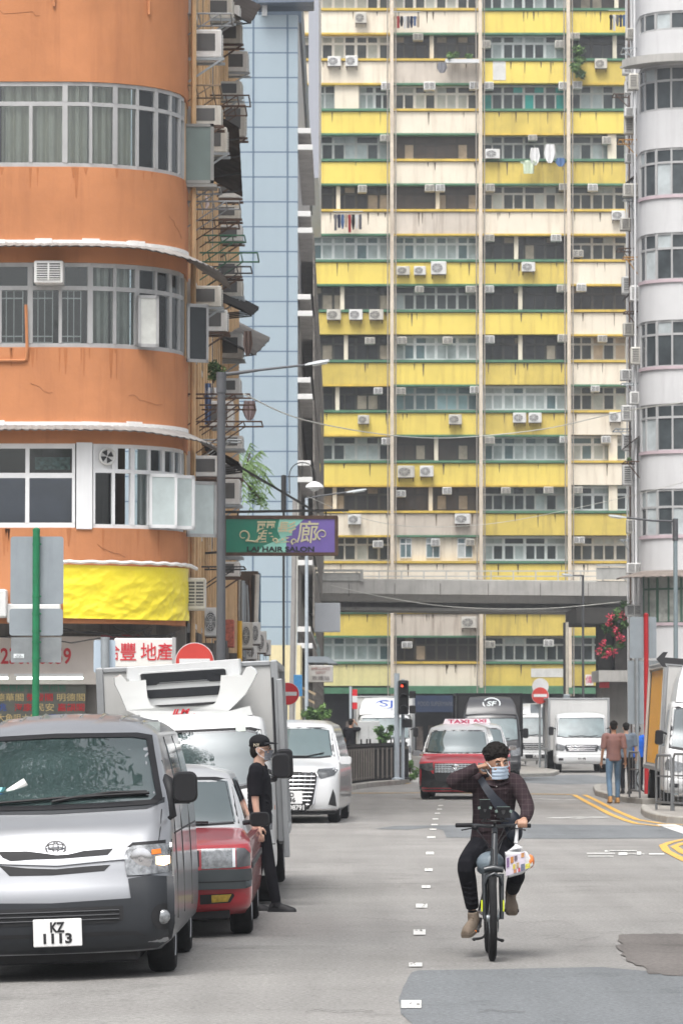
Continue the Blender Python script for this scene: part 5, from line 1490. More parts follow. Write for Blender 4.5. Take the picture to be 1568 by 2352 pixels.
# big black mirror on its stalk, over the second one lower down
mm_c = conv(RX, RY, gz(RX), rr_)
for (x_, y_, w_, h_, z_) in ((645, 1759, .175, .25, .12), (612, 1830, .12, .3, .1)):
    a, b = mm_c(x_, y_, .1); mirror(ft, a, .0, b, w_, h_, BLACKP, arm=[(.84, .25, b - .05), (a - .05, .02, b - .09)], d=.14)
m = MB(); a, b = mm_c(634, 1760, .1); m.tube([(a + .0, .25, b + .12), (a + .0, .3, b + .9)], .012, 6); m.tube([(.85, .3, b - .13), (a - .02, .05, b - .13)], .04, 8, .03); m.build('mirror_arm', BLACKP, ft, smooth=50)
m = MB(); m.bbox(.86, .885, .62, .66, .95, 1.0, .005); m.build('side_marker', AMBER, ft)

truck('white box truck with blue letters on its wind deflector, behind the railing', 1.38, 133.5, .86, .95, 2.58, deflector=(.86, 2.5, TRUCKW), face='x')
sj = [o for o in COL.objects if o.name.startswith('box_truck')][-1]
text(sj, 'lettering', 'SJ', M('blue_print', (.05, .12, .5), .5), (.05, .5, 2.3), w=.42, h=.26, bold=.0)
m = MB(); m.tube([(.0 + .3 * cos(a / 10), .7 + .45 * .17 * sin(a / 10), 2.26 + .17 * sin(a / 10)) for a in range(10, 34)], .012, 5); m.build('logo_ring', M('blue_print', (.05, .12, .5)), sj)
sf, sfb, sfB = truck('black box truck with a white oval emblem on its wind deflector', 4.45, 124.0, .88, .96, 2.62, deflector=(.8, 2.5, M('deflector_charcoal', (.035, .035, .04), .45, var=.1, coat=.3)), face='x', cabm=TRUCKB, boxm=TRUCKB)
WPR = M('white_print', (.75, .8, .82))
m = MB(); m.tube([(.02 + .25 * cos(a * pi / 16), .69 + .09 * sin(a * pi / 16), 2.3 + .16 * sin(a * pi / 16)) for a in range(-2, 14)], .02, 6); m.tube([(.02 + .25 * cos(a * pi / 16), .69 + .09 * sin(a * pi / 16), 2.3 + .16 * sin(a * pi / 16)) for a in range(15, 29)], .02, 6); m.build('emblem_ring', WPR, sf)
text(sf, 'emblem_letters', 'SF', WPR, (.02, .63, 2.3), w=.3, h=.15, shear=.15, bold=.04)
truck('white truck half hidden between the black truck and the plain white box truck', 7.05, 151.0, .88, .96, 2.4, deflector=(.85, 2.35, TRUCKW), face='x')
iz, izb, izB = truck('plain white box truck with a silver grille, facing out of the far junction', 8.15, 142.0, .9, 1.02, 2.55, cabm=M('truck_silver_white', (.6, .61, .62), .35, var=.03, coat=.5))
ORP = M('orange_wrap', (.95, .46, .02), .5, var=.05)
oc, ocb, ocB = truck('white-cabbed truck with an orange-sided cargo box beside the pedestrian railing', 7.6, 85.4, 1.07, 1.05, 2.98, deflector=(.95, 2.95, TRUCKW), cabtop=2.25, L=8.2, face='x', sidem=ORP, mside=-1, near=True, glass=WSG, ry=radians(3.6), rz=radians(-1.2))
m = MB()
for yy in (1.9, 7.8): m.bbox(-1.1, -1.05, yy, yy + .2, .75, 2.95, .01)
m.bbox(-1.09, -1.05, 1.9, 8.0, 2.88, 3.0, .01); m.build('corner_post', BOXW, ocB)
m = MB(); m.bbox(-.8, .8, .6, .9, 1.1, 1.2, .03); m.build('dashboard', M('dash_pale', (.4, .42, .42), .7), oc)
m = MB(); m.ell((-.35, 1.0, 1.45), (.2, .14, .28)); m.ell((-.35, .98, 1.78), (.09, .1, .12)); m.build('seated_driver', M('hi_vis', (.45, .6, .2), .8), oc)
m = MB(); m.bbox(-.8, .8, 1.25, 1.35, .9, 1.9, .03); m.build('seat', M('seat_grey', (.3, .32, .33), .9), oc)

# ---------------------------------------------------------------- white people carrier
MX, MY = -.98, 75.2
mpv = thing('people_carrier', 'pearl white people carrier with a huge chrome grille, beyond the refrigerated truck', 'car', (MX, MY, 0), rz=radians(-3))
pb = loft([dict(z=.17, yf=.2, yr=4.7, w=.8, rf=.25, bow=.1), dict(z=.25, yf=.05, yr=4.85, w=.9, rf=.25, bow=.14), dict(z=.4, yf=.0, yr=4.9, w=.92, rf=.26, bow=.16), dict(z=.75, yf=.02, yr=4.9, w=.925, rf=.28, bow=.18), dict(z=.92, yf=.08, yr=4.9, w=.92, rf=.28, bow=.2),
           dict(z=1.02, yf=.25, yr=4.88, w=.91, rf=.25, bow=.22, crown=.03), dict(z=1.1, yf=.7, yr=4.85, w=.89, rf=.2, bow=.2, crown=.03), dict(z=1.16, yf=.95, yr=4.83, w=.87, rf=.16, bow=.18), dict(z=1.45, yf=1.3, yr=4.75, w=.8, rf=.14, bow=.16), dict(z=1.7, yf=1.62, yr=4.65, w=.74, rf=.14, bow=.15, crown=.02), dict(z=1.8, yf=1.8, yr=4.55, w=.69, rf=.16, bow=.15, crown=.04), dict(z=1.86, yf=2.2, yr=4.3, w=.55, rf=.16, bow=.1, crown=.03)], 3)
pbv = bvh_of(pb); bd = pb.build('body', PEARL, mpv, smooth=38)
pws = [(-.78, 1.2), (-.68, 1.68), (-.5, 1.71), (.5, 1.71), (.68, 1.68), (.78, 1.2), (.5, 1.17), (-.5, 1.17)]
c_ = MB()
for s_ in (-1, 1): c_.cyl((s_ * .85, .95, .33), .4, .5, 'x', 28)
c_.prism(sc2(pws, .95, .92, 1.44), -.3, 3.6); cut(bd, c_)
frame_decal(pbv, sc2(pws, 1.03, 1.05, 1.44), sc2(pws, .95, .92, 1.44), 'windscreen_seal', BLACKP, mpv, .004)
decal(pbv, sc2(pws, .98, .97, 1.44), 'windscreen', WSG, mpv, .007, .07, rim=0)
gp = [(-.5, .93), (.5, .93), (.55, .85), (.47, .35), (.38, .25), (-.38, .25), (-.47, .35), (-.55, .85)]
g_ = decal(pbv, gp, 'grille', DARK, mpv, .012, .06)
m = MB()
for i in range(8):
    zz = .34 + i * .072; ww_ = .4 + .1 * min(1, i / 5)
    m.tube([(x * ww_ / 6, pbv.ray_cast(Vector((x * ww_ / 6, -5, zz)), Vector((0, 1, 0)))[0].y - .03, zz) for x in range(-6, 7)], .011, 5)
for i in range(-4, 5):
    x = i * .11
    m.tube([(x * (.8 + .2 * min(1, (zz - .3) * 2)), pbv.ray_cast(Vector((x, -5, zz)), Vector((0, 1, 0)))[0].y - .036, zz) for zz in (.3, .5, .7, .9)], .007, 5)
m.build('grille_bar', CHROME, g_, smooth=60)
m = MB(); q = [(x, z) for x, z in gp + gp[:1]]
m.tube([(x, pbv.ray_cast(Vector((x, -5, z)), Vector((0, 1, 0)))[0].y - .025, z) for x, z in q], .016, 6); m.build('grille_surround', CHROME, g_)
m = MB(); m.tube([(0 + a * cos(t * pi / 8), .03, .86 + b * sin(t * pi / 8)) for a, b in ((.085, .06),) for t in range(17)], .012, 6); m.lathe([(.001, 0), (.05, .005)], (0, .02, .86), 14, 'y'); m.build('emblem', CHROME, mpv)
for f_ in (lambda q: q, mir):
    decal(pbv, f_([(.52, .9), (.55, .98), (.88, 1.0), (.9, .95), (.84, .86), (.6, .8)]), 'headlight', M('dark_headlamp', (.08, .085, .09), .12, metal=.3, var=.8, scale=14, coat=.8), mpv, .01, .04)
    decal(pbv, f_([(.82, .62), (.86, .5), (.88, .3), (.74, .34)]), 'fog_recess', DARK, mpv, .01, .04)
    decal(pbv, f_([(.5, .26), (.88, .27), (.9, .24), (.7, .2), (.5, .21)]), 'chrome_lip', CHROME, mpv, .02, .05)
    decal(pbv, f_([(.5, .8), (.53, .8), (.5, .35), (.47, .33)]), 'bumper_crease', M('crease_grey', (.4, .4, .42), .4), mpv, .006, .05, rim=0)
decal(pbv, [(-.9, .22), (.9, .22), (.85, .16), (-.85, .16)], 'lower_lip', DARK, mpv, .02, .05)
plate(mpv, .07, -.05, .47, ('FD', '736'), .42, .23); plate(mpv, .07, -.05, .29, ('AZ·D8791',), .55, .13, DARK, M('plate_white_letters', (.6, .6, .6), .5, var=0))
for x_, y_ in ((.91, .95), (-.91, .95), (.91, 3.9), (-.91, 3.9)): wheel(mpv, x_, y_, .34, .22)
m = MB(); m.bbox(-.6, .6, .3, 4.3, .15, .3, .02); m.build('chassis', DARK, mpv)
for s_ in (-1, 1):
    mirror(mpv, s_ * 1.0, 1.05, 1.12, .22, .15, PEARL, arm=[(s_ * .86, 1.1, 1.1), (s_ * .95, 1.06, 1.1)], d=.1)
    decal(pbv, [(1.5, 1.15), (1.85, 1.62), (4.4, 1.6), (4.5, 1.15)], 'side_window', FWS, mpv, .006, .12, 'x', s_)
wiper(mpv, pbv, [(.0, 1.2), (.3, 1.2), (.6, 1.26)])
for x_ in (-.4, .4):
    m = MB(); m.bbox(x_ - .22, x_ + .22, 2.4, 2.55, .9, 1.4, .05); m.bbox(x_ - .12, x_ + .12, 2.4, 2.5, 1.41, 1.58, .05); m.build('seat', M('seat_grey', (.3, .32, .33), .9), mpv)
m = MB(); (m.box(.42, .58, 1.72, 1.725, 1.5, 1.56), m.box(.42, .58, 1.66, 1.665, 1.42, 1.48), m.box(.45, .6, 1.6, 1.605, 1.35, 1.4)); m.build('permit_sticker', M('permit_white', (.7, .8, .72)), mpv)

# ---------------------------------------------------------------- modern taxis
def mtaxi(label, cx, Yf, rz=0.0):
    t = thing('taxi', label, 'taxi', (cx, Yf, 0), rz)
    b = loft([dict(z=.18, yf=.15, yr=4.3, w=.78, rf=.25, bow=.08), dict(z=.26, yf=.04, yr=4.38, w=.83, rf=.22, bow=.1), dict(z=.5, yf=0, yr=4.4, w=.85, rf=.22, bow=.12), dict(z=.72, yf=.03, yr=4.4, w=.85, rf=.24, bow=.14), dict(z=.86, yf=.08, yr=4.4, w=.85, rf=.24, bow=.16), dict(z=.93, yf=.3, yr=4.38, w=.84, rf=.2, bow=.16, crown=.02), dict(z=1.0, yf=.8, yr=4.36, w=.82, rf=.16, bow=.14, crown=.01), dict(z=1.05, yf=.92, yr=4.35, w=.81, rf=.12, bow=.14)], 3)
    c = loft([dict(z=1.0, yf=.9, yr=4.36, w=.805, rf=.12, bow=.14), dict(z=1.1, yf=.98, yr=4.33, w=.79, rf=.12, bow=.14), dict(z=1.35, yf=1.2, yr=4.2, w=.735, rf=.11, bow=.13), dict(z=1.58, yf=1.42, yr=4.1, w=.675, rf=.11, bow=.12, crown=.01), dict(z=1.68, yf=1.55, yr=4.05, w=.64, rf=.12, bow=.12, crown=.03), dict(z=1.74, yf=1.8, yr=3.9, w=.54, rf=.12, bow=.1, crown=.04), dict(z=1.76, yf=2.1, yr=3.7, w=.4, rf=.1, bow=.1, crown=.02)], 3)
    bv = bvh_of(b, c)
    B = b.build('body', REDP, t, smooth=38); cc = MB()
    for s_ in (-1, 1): cc.cyl((s_ * .8, .85, .32), .37, .4, 'x', 28)
    cut(B, cc)
    Cb = c.build('cabin', M('silver_roof_paint', (.42, .43, .44)), t, smooth=38)
    w0 = [(-.73, 1.09), (-.64, 1.56), (-.5, 1.59), (.5, 1.59), (.64, 1.56), (.73, 1.09), (.4, 1.07), (-.4, 1.07)]
    cc = MB(); cc.prism(sc2(w0, .95, .92, 1.33), -.3, 3.4); cut(Cb, cc)
    frame_decal(bv, sc2(w0, 1.03, 1.05, 1.33), sc2(w0, .95, .92, 1.33), 'windscreen_seal', BLACKP, t, .004)
    decal(bv, sc2(w0, .98, .97, 1.33), 'windscreen', WSG, t, .007, .07, rim=0)
    decal(bv, [(-.845, .74), (-.6, .68), (-.52, .6), (.52, .6), (.6, .68), (.845, .74), (.85, .4), (.83, .22), (-.83, .22), (-.85, .4)], 'bumper', M('gloss_black', (.012, .012, .014), .25, var=.1, coat=.6), t, .01, .06)
    g = decal(bv, [(-.48, .84), (.48, .84), (.5, .62), (.42, .4), (-.42, .4), (-.5, .62)], 'grille', DARK, t, .02, .06)
    m = MB()
    for i in range(5):
        zz = .64 + i * .042; m.tube([(x * .47 / 5, bv.ray_cast(Vector((x * .47 / 5, -5, zz)), Vector((0, 1, 0)))[0].y - .03, zz) for x in range(-5, 6)], .01, 5)
    for i in range(-6, 7): m.tube([(i * .075, bv.ray_cast(Vector((i * .075, -5, zz)), Vector((0, 1, 0)))[0].y - .034, zz) for zz in (.62, .83)], .006, 4)
    m.build('grille_bar', STEEL, g, smooth=60)
    m = MB(); y_ = bv.ray_cast(Vector((0, -5, .76)), Vector((0, 1, 0)))[0].y - .04; m.tube([(.075 * cos(a * pi / 8), y_, .76 + .05 * sin(a * pi / 8)) for a in range(17)], .012, 5); m.lathe([(.001, 0), (.06, .006)], (0, y_, .76), 12, 'y'); m.build('emblem', CHROME, t)
    for f_ in (lambda q: q, mir):
        decal(bv, f_([(.5, .68), (.52, .86), (.84, .82), (.84, .72), (.62, .66)]), 'headlight', M('dark_headlamp', (.08, .085, .09)), t, .014, .04)
        decal(bv, f_([(.55, .42), (.8, .44), (.8, .3), (.6, .3)]), 'fog_recess', DARK, t, .016, .04)
    for x_, yy in ((.835, .85), (-.835, .85), (.835, 3.6), (-.835, 3.6)): wheel(t, x_, yy, .32, .2)
    m = MB(); m.bbox(-.6, .6, .3, 4.0, .15, .3, .02); m.build('chassis', DARK, t)
    for s_ in (-1, 1):
        mirror(t, s_ * .94, 1.0, 1.06, .2, .13, CHROME, arm=[(s_ * .8, 1.05, 1.02), (s_ * .88, 1.02, 1.03)], d=.1)
        decal(bv, [(1.2, 1.08), (1.5, 1.5), (4.0, 1.5), (4.1, 1.08)], 'side_window', FWS, t, .006, .12, 'x', s_)
    for x_ in (-.36, .36):
        m = MB(); m.bbox(x_ - .2, x_ + .2, 2.0, 2.15, .9, 1.3, .05); m.bbox(x_ - .11, x_ + .11, 2.0, 2.1, 1.31, 1.46, .05); m.build('seat', M('seat_grey', (.3, .32, .33), .9), t)
    m = MB(); m.box(.45, .56, 1.42, 1.425, 1.4, 1.5); m.build('permit_sticker', M('permit_white', (.7, .8, .72)), t)
    rs = MB(); rs.rings([[(-.37, 1.9, 1.74), (.37, 1.9, 1.74), (.37, 2.1, 1.74), (-.37, 2.1, 1.74)], [(-.32, 1.93, 1.86), (.32, 1.93, 1.86), (.32, 2.07, 1.86), (-.32, 2.07, 1.86)]])
    r_ = rs.build('roof_sign', M('sign_pink_white', (.8, .72, .76), .4, var=.03), t)
    text(r_, 'lettering', 'TAXI', M('pink_letters', (.6, .05, .15), .5), (0, 1.905, 1.8), w=.5, h=.09, bold=.03)
    return t


mtaxi('modern red taxi with a white roof and lit-up style roof sign, directly behind the cyclist', 2.62, 96.5, radians(-4))
mtaxi('second modern red taxi, mostly hidden, following close behind the first one', 3.72, 113.0)
# ================================================================ people
def remesh(mb, name, mat, par, vox=.009, it=4, fac=.5):
    o = mb.build(name, mat, par)
    r = o.modifiers.new('r', 'REMESH'); r.mode = 'VOXEL'; r.voxel_size = vox
    s = o.modifiers.new('s', 'SMOOTH'); s.factor = fac; s.iterations = it
    bpy.context.view_layer.update()
    dg = bpy.context.evaluated_depsgraph_get()
    me = bpy.data.meshes.new_from_object(o.evaluated_get(dg), depsgraph=dg)
    o.modifiers.clear(); o.data = me; me.materials.clear(); me.materials.append(mat)
    me.polygons.foreach_set('use_smooth', [True] * len(me.polygons))
    return o


def spl(pts, rs, k=4):
    "smooth a joint chain: points and radii"
    P_ = [Vector(p) for p in pts]; out, ro = [], []
    for i in range(len(P_) - 1):
        a, b, c, d = P_[max(i - 1, 0)], P_[i], P_[i + 1], P_[min(i + 2, len(P_) - 1)]
        for j in range(k):
            t = j / k
            out.append(0.5 * (2 * b + (c - a) * t + (2 * a - 5 * b + 4 * c - d) * t * t + (-a + 3 * b - 3 * c + d) * t ** 3)); ro.append(rs[i] + (rs[i + 1] - rs[i]) * t)
    out.append(P_[-1]); ro.append(rs[-1]); return out, ro


def limb(m, pts, rs, n=12, k=4): p, r = spl(pts, rs, k); m.tube(p, r, n); return m


def trunk(m, pts, rx, ry, xv=Vector((1, 0, 0)), n=20):
    pts = [Vector(p) for p in pts]; rings = []
    for i, p in enumerate(pts):
        d = (pts[min(i + 1, len(pts) - 1)] - pts[max(0, i - 1)]).normalized(); x = (xv - d * xv.dot(d)).normalized(); y = d.cross(x)
        rings.append([p + x * rx[i] * cos(2 * pi * k / n) + y * ry[i] * sin(2 * pi * k / n) for k in range(n)])
    m.rings(rings); return m


def R3(rx=0, ry=0, rz=0): return Matrix.Rotation(rz, 3, 'Z') @ Matrix.Rotation(rx, 3, 'X') @ Matrix.Rotation(ry, 3, 'Y')


def head_skin(m, c, R, s=1.0):
    c = Vector(c); q = lambda x, y, z: c + R @ (Vector((x, y, z)) * s)
    m.ell(c + R @ Vector((0, .012, .03)) * s, (.075 * s, .092 * s, .092 * s), 16, 10, R)
    m.ell(q(0, -.02, -.045), (.056 * s, .066 * s, .07 * s), 14, 8, R)          # jaw
    m.ell(q(0, -.055, -.08), (.03 * s, .028 * s, .026 * s), 10, 6, R)          # chin
    m.tube([q(0, -.083, .028), q(0, -.104, -.008), q(0, -.098, -.018)], [.01 * s, .016 * s, .013 * s], 8)
    m.ell(q(0, -.083, -.045), (.026 * s, .014 * s, .012 * s), 10, 6, R)        # lips
    for sx in (-1, 1):
        m.ell(q(sx * .077, .015, .0), (.012 * s, .022 * s, .032 * s), 8, 6, R)   # ears
        m.ell(q(sx * .036, -.07, -.012), (.024 * s, .016 * s, .018 * s), 8, 6, R)   # cheeks
        m.ell(q(sx * .032, -.078, .042), (.024 * s, .01 * s, .008 * s), 8, 6, R)    # brow


def face(par, c, R, s=1.0, mask=None, glasses=False, brows=True):
    c = Vector(c); q = lambda x, y, z: c + R @ (Vector((x, y, z)) * s)
    w_, d_, b_ = MB(), MB(), MB()
    for sx in (-1, 1):
        w_.ell(q(sx * .031, -.079, .022), (.0135 * s, .007 * s, .0065 * s), 10, 6, R)
        d_.ell(q(sx * .031, -.0845, .022), (.0062 * s, .004 * s, .0062 * s), 8, 6, R)
        b_.tube([q(sx * .014, -.092, .042), q(sx * .034, -.09, .047), q(sx * .05, -.079, .04)], [.005 * s, .0055 * s, .003 * s], 6)
    e = w_.build('eye_white', M('eye_white', (.6, .58, .55), .4, var=0), par, smooth=180); d_.build('iris', M('iris', (.02, .012, .008), .2, var=0), e, smooth=180)
    b_.build('eyebrow', M('hair_black', (.012, .01, .009), .8, var=.3, scale=30), par, smooth=180)
    if mask is not None:
        def mf(u, v):
            a = (u - .5) * 2.35; z = -.095 + .084 * v
            r = .07 + .013 * cos(a) * (1 - abs(v - .55) * .6) + .0035 * sin(v * 22) + .024 * v * math.exp(-(a / .35) ** 2)
            return tuple(q(r * sin(a) * .96, -.016 - r * cos(a) * 1.04 + .012 * (1 - v) * .6, z + .016 * cos(a) * v - .0))
        m = MB(); m.grid(mf, 18, 12); n0 = len(m.v); m.v += [tuple(Vector(p) + (c - Vector(p)) * .03) for p in m.v]; m.f += [tuple(i + n0 for i in f[::-1]) for f in m.f[:]]
        k = m.build('face_mask', mask, par, smooth=180, fix=False)
        m = MB()
        for sx in (-1, 1):
            m.tube([q(sx * .072, -.05, -.008), q(sx * .08, -.01, .02), q(sx * .086, .03, .03), q(sx * .088, .034, -.01), q(sx * .078, .0, -.05), q(sx * .07, -.045, -.075)], .003, 5)
        m.build('ear_loop', M('strap_white', (.72, .74, .76), .8, var=0), k)
    if glasses:
        m = MB()
        for sx in (-1, 1):
            m.tube([q(sx * (.032 + .021 * cos(t * pi / 6)), -.095, .02 + .015 * sin(t * pi / 6)) for t in range(13)], .0018, 4); m.tube([q(sx * .052, -.093, .024), q(sx * .08, .01, .022)], .0018, 4)
        m.build('glasses', BLACKP, par)


def hair(par, c, R, s=1.0, mat=None, curl=.0, back=.0, vol=0.0, name='hair', seed=1):
    c = Vector(c); rng = random.Random(seed); m = MB()
    m.ell(c + R @ (Vector((0, .026, .06)) * s), (.08 * s + vol, .088 * s + vol, .072 * s + vol), 18, 10, R)
    m.ell(c + R @ (Vector((0, .055, .01)) * s), (.072 * s, .06 * s + vol * .5, .07 * s + back), 14, 8, R)
    n = 300 if curl else 60
    for i in range(n):
        a = rng.uniform(0, 2 * pi); e = rng.uniform(.1, 1.5); r = .085 * s + vol
        p = Vector((r * cos(e) * sin(a), .026 * s + (r + .006) * cos(e) * cos(a), .055 * s + r * .92 * sin(e)))
        if p.y < -.06 * s and p.z < .075 * s: continue
        rr = rng.uniform(.009, .017) * (1 if curl else .7); m.ell(c + R @ p, (rr, rr, rr), 6, 4)
    return remesh(m, name, mat or M('hair_black'), par, .0055, 0 if curl else 2, .4)


def hand(m, w_, dirv, palm, curl=.6, s=1.0, thumb=1):
    """w_ wrist, dirv towards the fingers, palm: the way the palm faces; thumb: side +1/-1"""
    w_ = Vector(w_); d = Vector(dirv).normalized(); p = Vector(palm); p = (p - d * p.dot(d)).normalized(); x = d.cross(p) * thumb
    q = lambda a, b, c: w_ + (x * a + d * b + p * c) * s
    m.tube([q(0, -.02, 0), q(0, .02, 0), q(.002, .055, .002), q(.0, .085, .0)], [.024 * s, .03 * s, .036 * s, .033 * s], 10, flat=.5)
    for i, (ox, L_) in enumerate(((.028, .072), (.01, .08), (-.009, .075), (-.027, .06))):
        a0 = curl * .7; b = Vector((ox, .085, 0)); pts = [b]; ang = a0 * .5
        for f_ in (.45, .3, .25):
            b = b + Vector((0, cos(ang), sin(ang))) * L_ * f_; pts.append(b); ang += curl * .85
        m.tube([q(*t) for t in pts], [.0098 * s, .0092 * s, .0085 * s, .007 * s], 8)
    m.tube([q(.022, .02, .004), q(.045, .045, .014), q(.052, .065, .028), q(.048, .085, .04 + curl * .01)], [.014 * s, .012 * s, .0105 * s, .008 * s], 8)


def shoe(par, an, toe, mat, sole=None, s=1.0, lace=None):
    an, toe = Vector(an), Vector(toe); d = toe - an; zdown = .07 * s
    heel = an - Vector((d.x, d.y, 0)).normalized() * .045 * s
    m = MB(); f = Vector((d.x, d.y, d.z)).normalized(); up = Vector((0, 0, 1)); sd = f.cross(up).normalized(); upv = sd.cross(f).normalized()
    L_ = .275 * s; base = an - upv * zdown - f * .07 * s
    rings = []
    for t, w_, h_ in ((0, .028, .055), (.08, .036, .085), (.25, .037, .1), (.42, .04, .085), (.6, .046, .078), (.8, .048, .066), (.93, .042, .056), (1, .03, .038)):
        cc = base + f * L_ * t
        rings.append([cc + sd * w_ * s * cos(2 * pi * k / 14) + upv * (h_ * s * max(0, sin(2 * pi * k / 14)) + .004 * sin(2 * pi * k / 14)) for k in range(14)])
    m.rings(rings); m.tube([an + upv * .05 * s, an - upv * .02 * s], [.042 * s, .048 * s], 12)
    o = remesh(m, 'shoe', mat, par, .009, 3)
    m = MB(); rings = []
    for t, w_ in ((-.01, .03), (.08, .04), (.3, .039), (.6, .05), (.85, .05), (.97, .038), (1.01, .026)):
        cc = base + f * L_ * t; rings.append([cc + sd * w_ * s * a + upv * b * s for a, b in ((-1, -.018), (1, -.018), (1.03, .008), (-1.03, .008))])
    m.rings(rings); m.build('sole', sole or mat, o, smooth=40)
    if lace:
        m = MB()
        for t in (.35, .43, .51, .59): cc = base + f * L_ * t + upv * (.105 - (t - .3) * .15) * s; m.tube([cc - sd * .022, cc + upv * .004, cc + sd * .022], .0035, 5)
        m.build('shoelace', lace, o)
    return o


HAIRB = M('hair_black', (.012, .01, .009), .8, var=.3, scale=30)
DENIM = M('blue_denim', (.12, .2, .3), .85, var=.25, scale=8, bump=.2)
BLKCL = M('black_trousers', (.008, .008, .011), .9, var=.25, scale=6, bump=.3, bscale=14)
BLKTEE = M('black_tee', (.008, .008, .011), .9, var=.25, scale=6, bump=.25, bscale=12)


def plaid():
    m = M('plaid_shirt', (.034, .022, .026), .9, var=.25, scale=14, bump=.25, bscale=16)
    nt = m.node_tree; N = nt.nodes; L = nt.links; b = N['Principled BSDF']; src = b.inputs['Base Color'].links[0].from_socket
    tc = [n for n in N if n.type == 'TEX_COORD'][0]; sp = N.new('ShaderNodeSeparateXYZ'); L.new(tc.outputs['Object'], sp.inputs[0]); fs = []
    for ax, per in (('X', .022), ('Z', .021)):
        d = N.new('ShaderNodeMath'); d.operation = 'PINGPONG'; L.new(sp.outputs[ax], d.inputs[0]); d.inputs[1].default_value = per
        r = N.new('ShaderNodeMapRange'); L.new(d.outputs[0], r.inputs[0]); r.inputs[1].default_value = .001; r.inputs[2].default_value = .005; r.inputs[3].default_value = .4; r.inputs[4].default_value = 0; fs.append(r.outputs[0])
    a = N.new('ShaderNodeMath'); a.operation = 'ADD'; L.new(fs[0], a.inputs[0]); L.new(fs[1], a.inputs[1])
    mm = N.new('ShaderNodeMix'); mm.data_type = 'RGBA'; L.new(a.outputs[0], mm.inputs[0]); L.new(src, mm.inputs[6]); mm.inputs[7].default_value = (.085, .065, .066, 1)
    L.new(mm.outputs[2], b.inputs['Base Color']); return m


# ---------------------------------------------------------------- cyclist and bicycle
BY = 33.0; B0 = G(1130, 2208); BX0 = B0.x; BY = B0.y
def pc(zx, zy, dy=0.0):
    p = P((1200 + zx / 3.36) / 1.2245, (2050 + zy / 3.36) / 1.2245, BY + dy); return Vector((p.x - BX0, dy, p.z))
bike = thing('electric_bicycle', 'black electric bicycle with a fat tyre and two phone mounts on its handlebar', 'bicycle', (BX0, BY, 0))
FRM = M('bike_frame_black', (.02, .024, .028), .35, var=.1, coat=.4)
def bwheel(c, r, tw, nm='wheel'):
    w_ = thing_part(nm, bike); m = MB()
    for k in range(72):
        pass
    rings = []
    n = 72
    for k in range(n):
        a = 2 * pi * k / n; kn = .004 if k % 2 else 0
        rings.append([(c[0] + tw / 2 * cos(b) * .98, c[1] + (r - tw / 2 + (tw / 2 + kn * (sin(b) > .2)) * sin(b)) * cos(a), c[2] + (r - tw / 2 + (tw / 2 + kn * (sin(b) > .2)) * sin(b)) * sin(a)) for b in [2 * pi * j / 12 for j in range(12)]])
    vs = [p for q in rings for p in q]; m.add(vs, [(i * 12 + j, i * 12 + (j + 1) % 12, ((i + 1) % n) * 12 + (j + 1) % 12, ((i + 1) % n) * 12 + j) for i in range(n) for j in range(12)])
    m.build('tyre', TYRE, w_, smooth=35)
    m = MB(); m.lathe([(r - tw, -.014), (r - tw + .01, -.014), (r - tw + .01, .014), (r - tw, .014)], c, 40, 'x'); m.build('rim', BLACKP, w_)
    m = MB()
    for k in range(28):
        a = 2 * pi * k / 28; m.tube([(c[0] + (.03 if k % 2 else -.03), c[1] + .03 * cos(a), c[2] + .03 * sin(a)), (c[0], c[1] + (r - tw) * cos(a), c[2] + (r - tw) * sin(a))], .0013, 4)
    m.cyl(c, .028, .09, 'x', 14); m.build('spokes', STEEL, w_)
    return w_
bwheel((.0, .0, .335), .335, .06)
rx_ = pc(572, 1900, 1.12).x
bwheel((rx_ + .01, 1.12, .335), .335, .06)
m = MB()
for zx in (547, 707):
    a = pc(zx, 1380, -.03); b = pc(zx, 1800, 0.0); a.y = .07; b.y = .0
    m.tube([a, a.lerp(b, .5), b], [.022, .02, .017], 12)
c1 = pc(540, 1335, .06); c2 = pc(722, 1335, .06)
m.tube([c1, (c1 + c2) / 2 + Vector((0, 0, .012)), c2], [.024, .03, .024], 12)
m.tube([pc(545, 1480, -.02), pc(575, 1400, -.035), pc(635, 1370, -.04), pc(690, 1400, -.035), pc(712, 1480, -.02)], .015, 8)
m.build('fork', FRM, bike, smooth=50)
m = MB()
for zx in (519, 724):
    a = pc(zx, 1622, -.03); b = pc(zx, 1728, -.03); m.box(a.x - .006, a.x + .006, -.04, -.02, b.z, a.z)
m.build('fork_decal', M('lime_decal', (.65, .75, .02), .5, var=0), bike)
hs_ = pc(632, 1290, .1); ht = pc(640, 1000, .2)
m = MB(); m.tube([hs_ + Vector((0, 0, -.02)), hs_.lerp(ht, .5), ht], [.03, .026, .024], 14)
m.tube([hs_ + Vector((0, .01, .02)), Vector((rx_ * .4, .38, .5)), Vector((rx_ * .6, .66, .3))], [.034, .045, .05], 12)   # down tube with battery
m.tube([hs_.lerp(ht, .6), Vector((rx_ * .5, .75, .66)), Vector((rx_ * .5, .8, .64))], .022, 10)
m.tube([Vector((rx_ * .6, .66, .3)), Vector((rx_ * .6, .84, .8))], .02, 10)
for s_ in (-1, 1):
    m.tube([Vector((rx_ * .6, .66, .3)), Vector((rx_ + s_ * .07, 1.12, .335))], .013, 8); m.tube([Vector((rx_ * .6, .8, .7)), Vector((rx_ + s_ * .07, 1.12, .335))], .01, 8)
m.build('frame', FRM, bike, smooth=50)
st_c = pc(640, 925, .3)
m = MB(); m.tube([ht, st_c + Vector((0, .02, -.02)), st_c], [.024, .026, .022], 12); m.build('stem', FRM, bike, smooth=50)
gl_, gr_ = pc(272, 915, .42), pc(972, 918, .42)
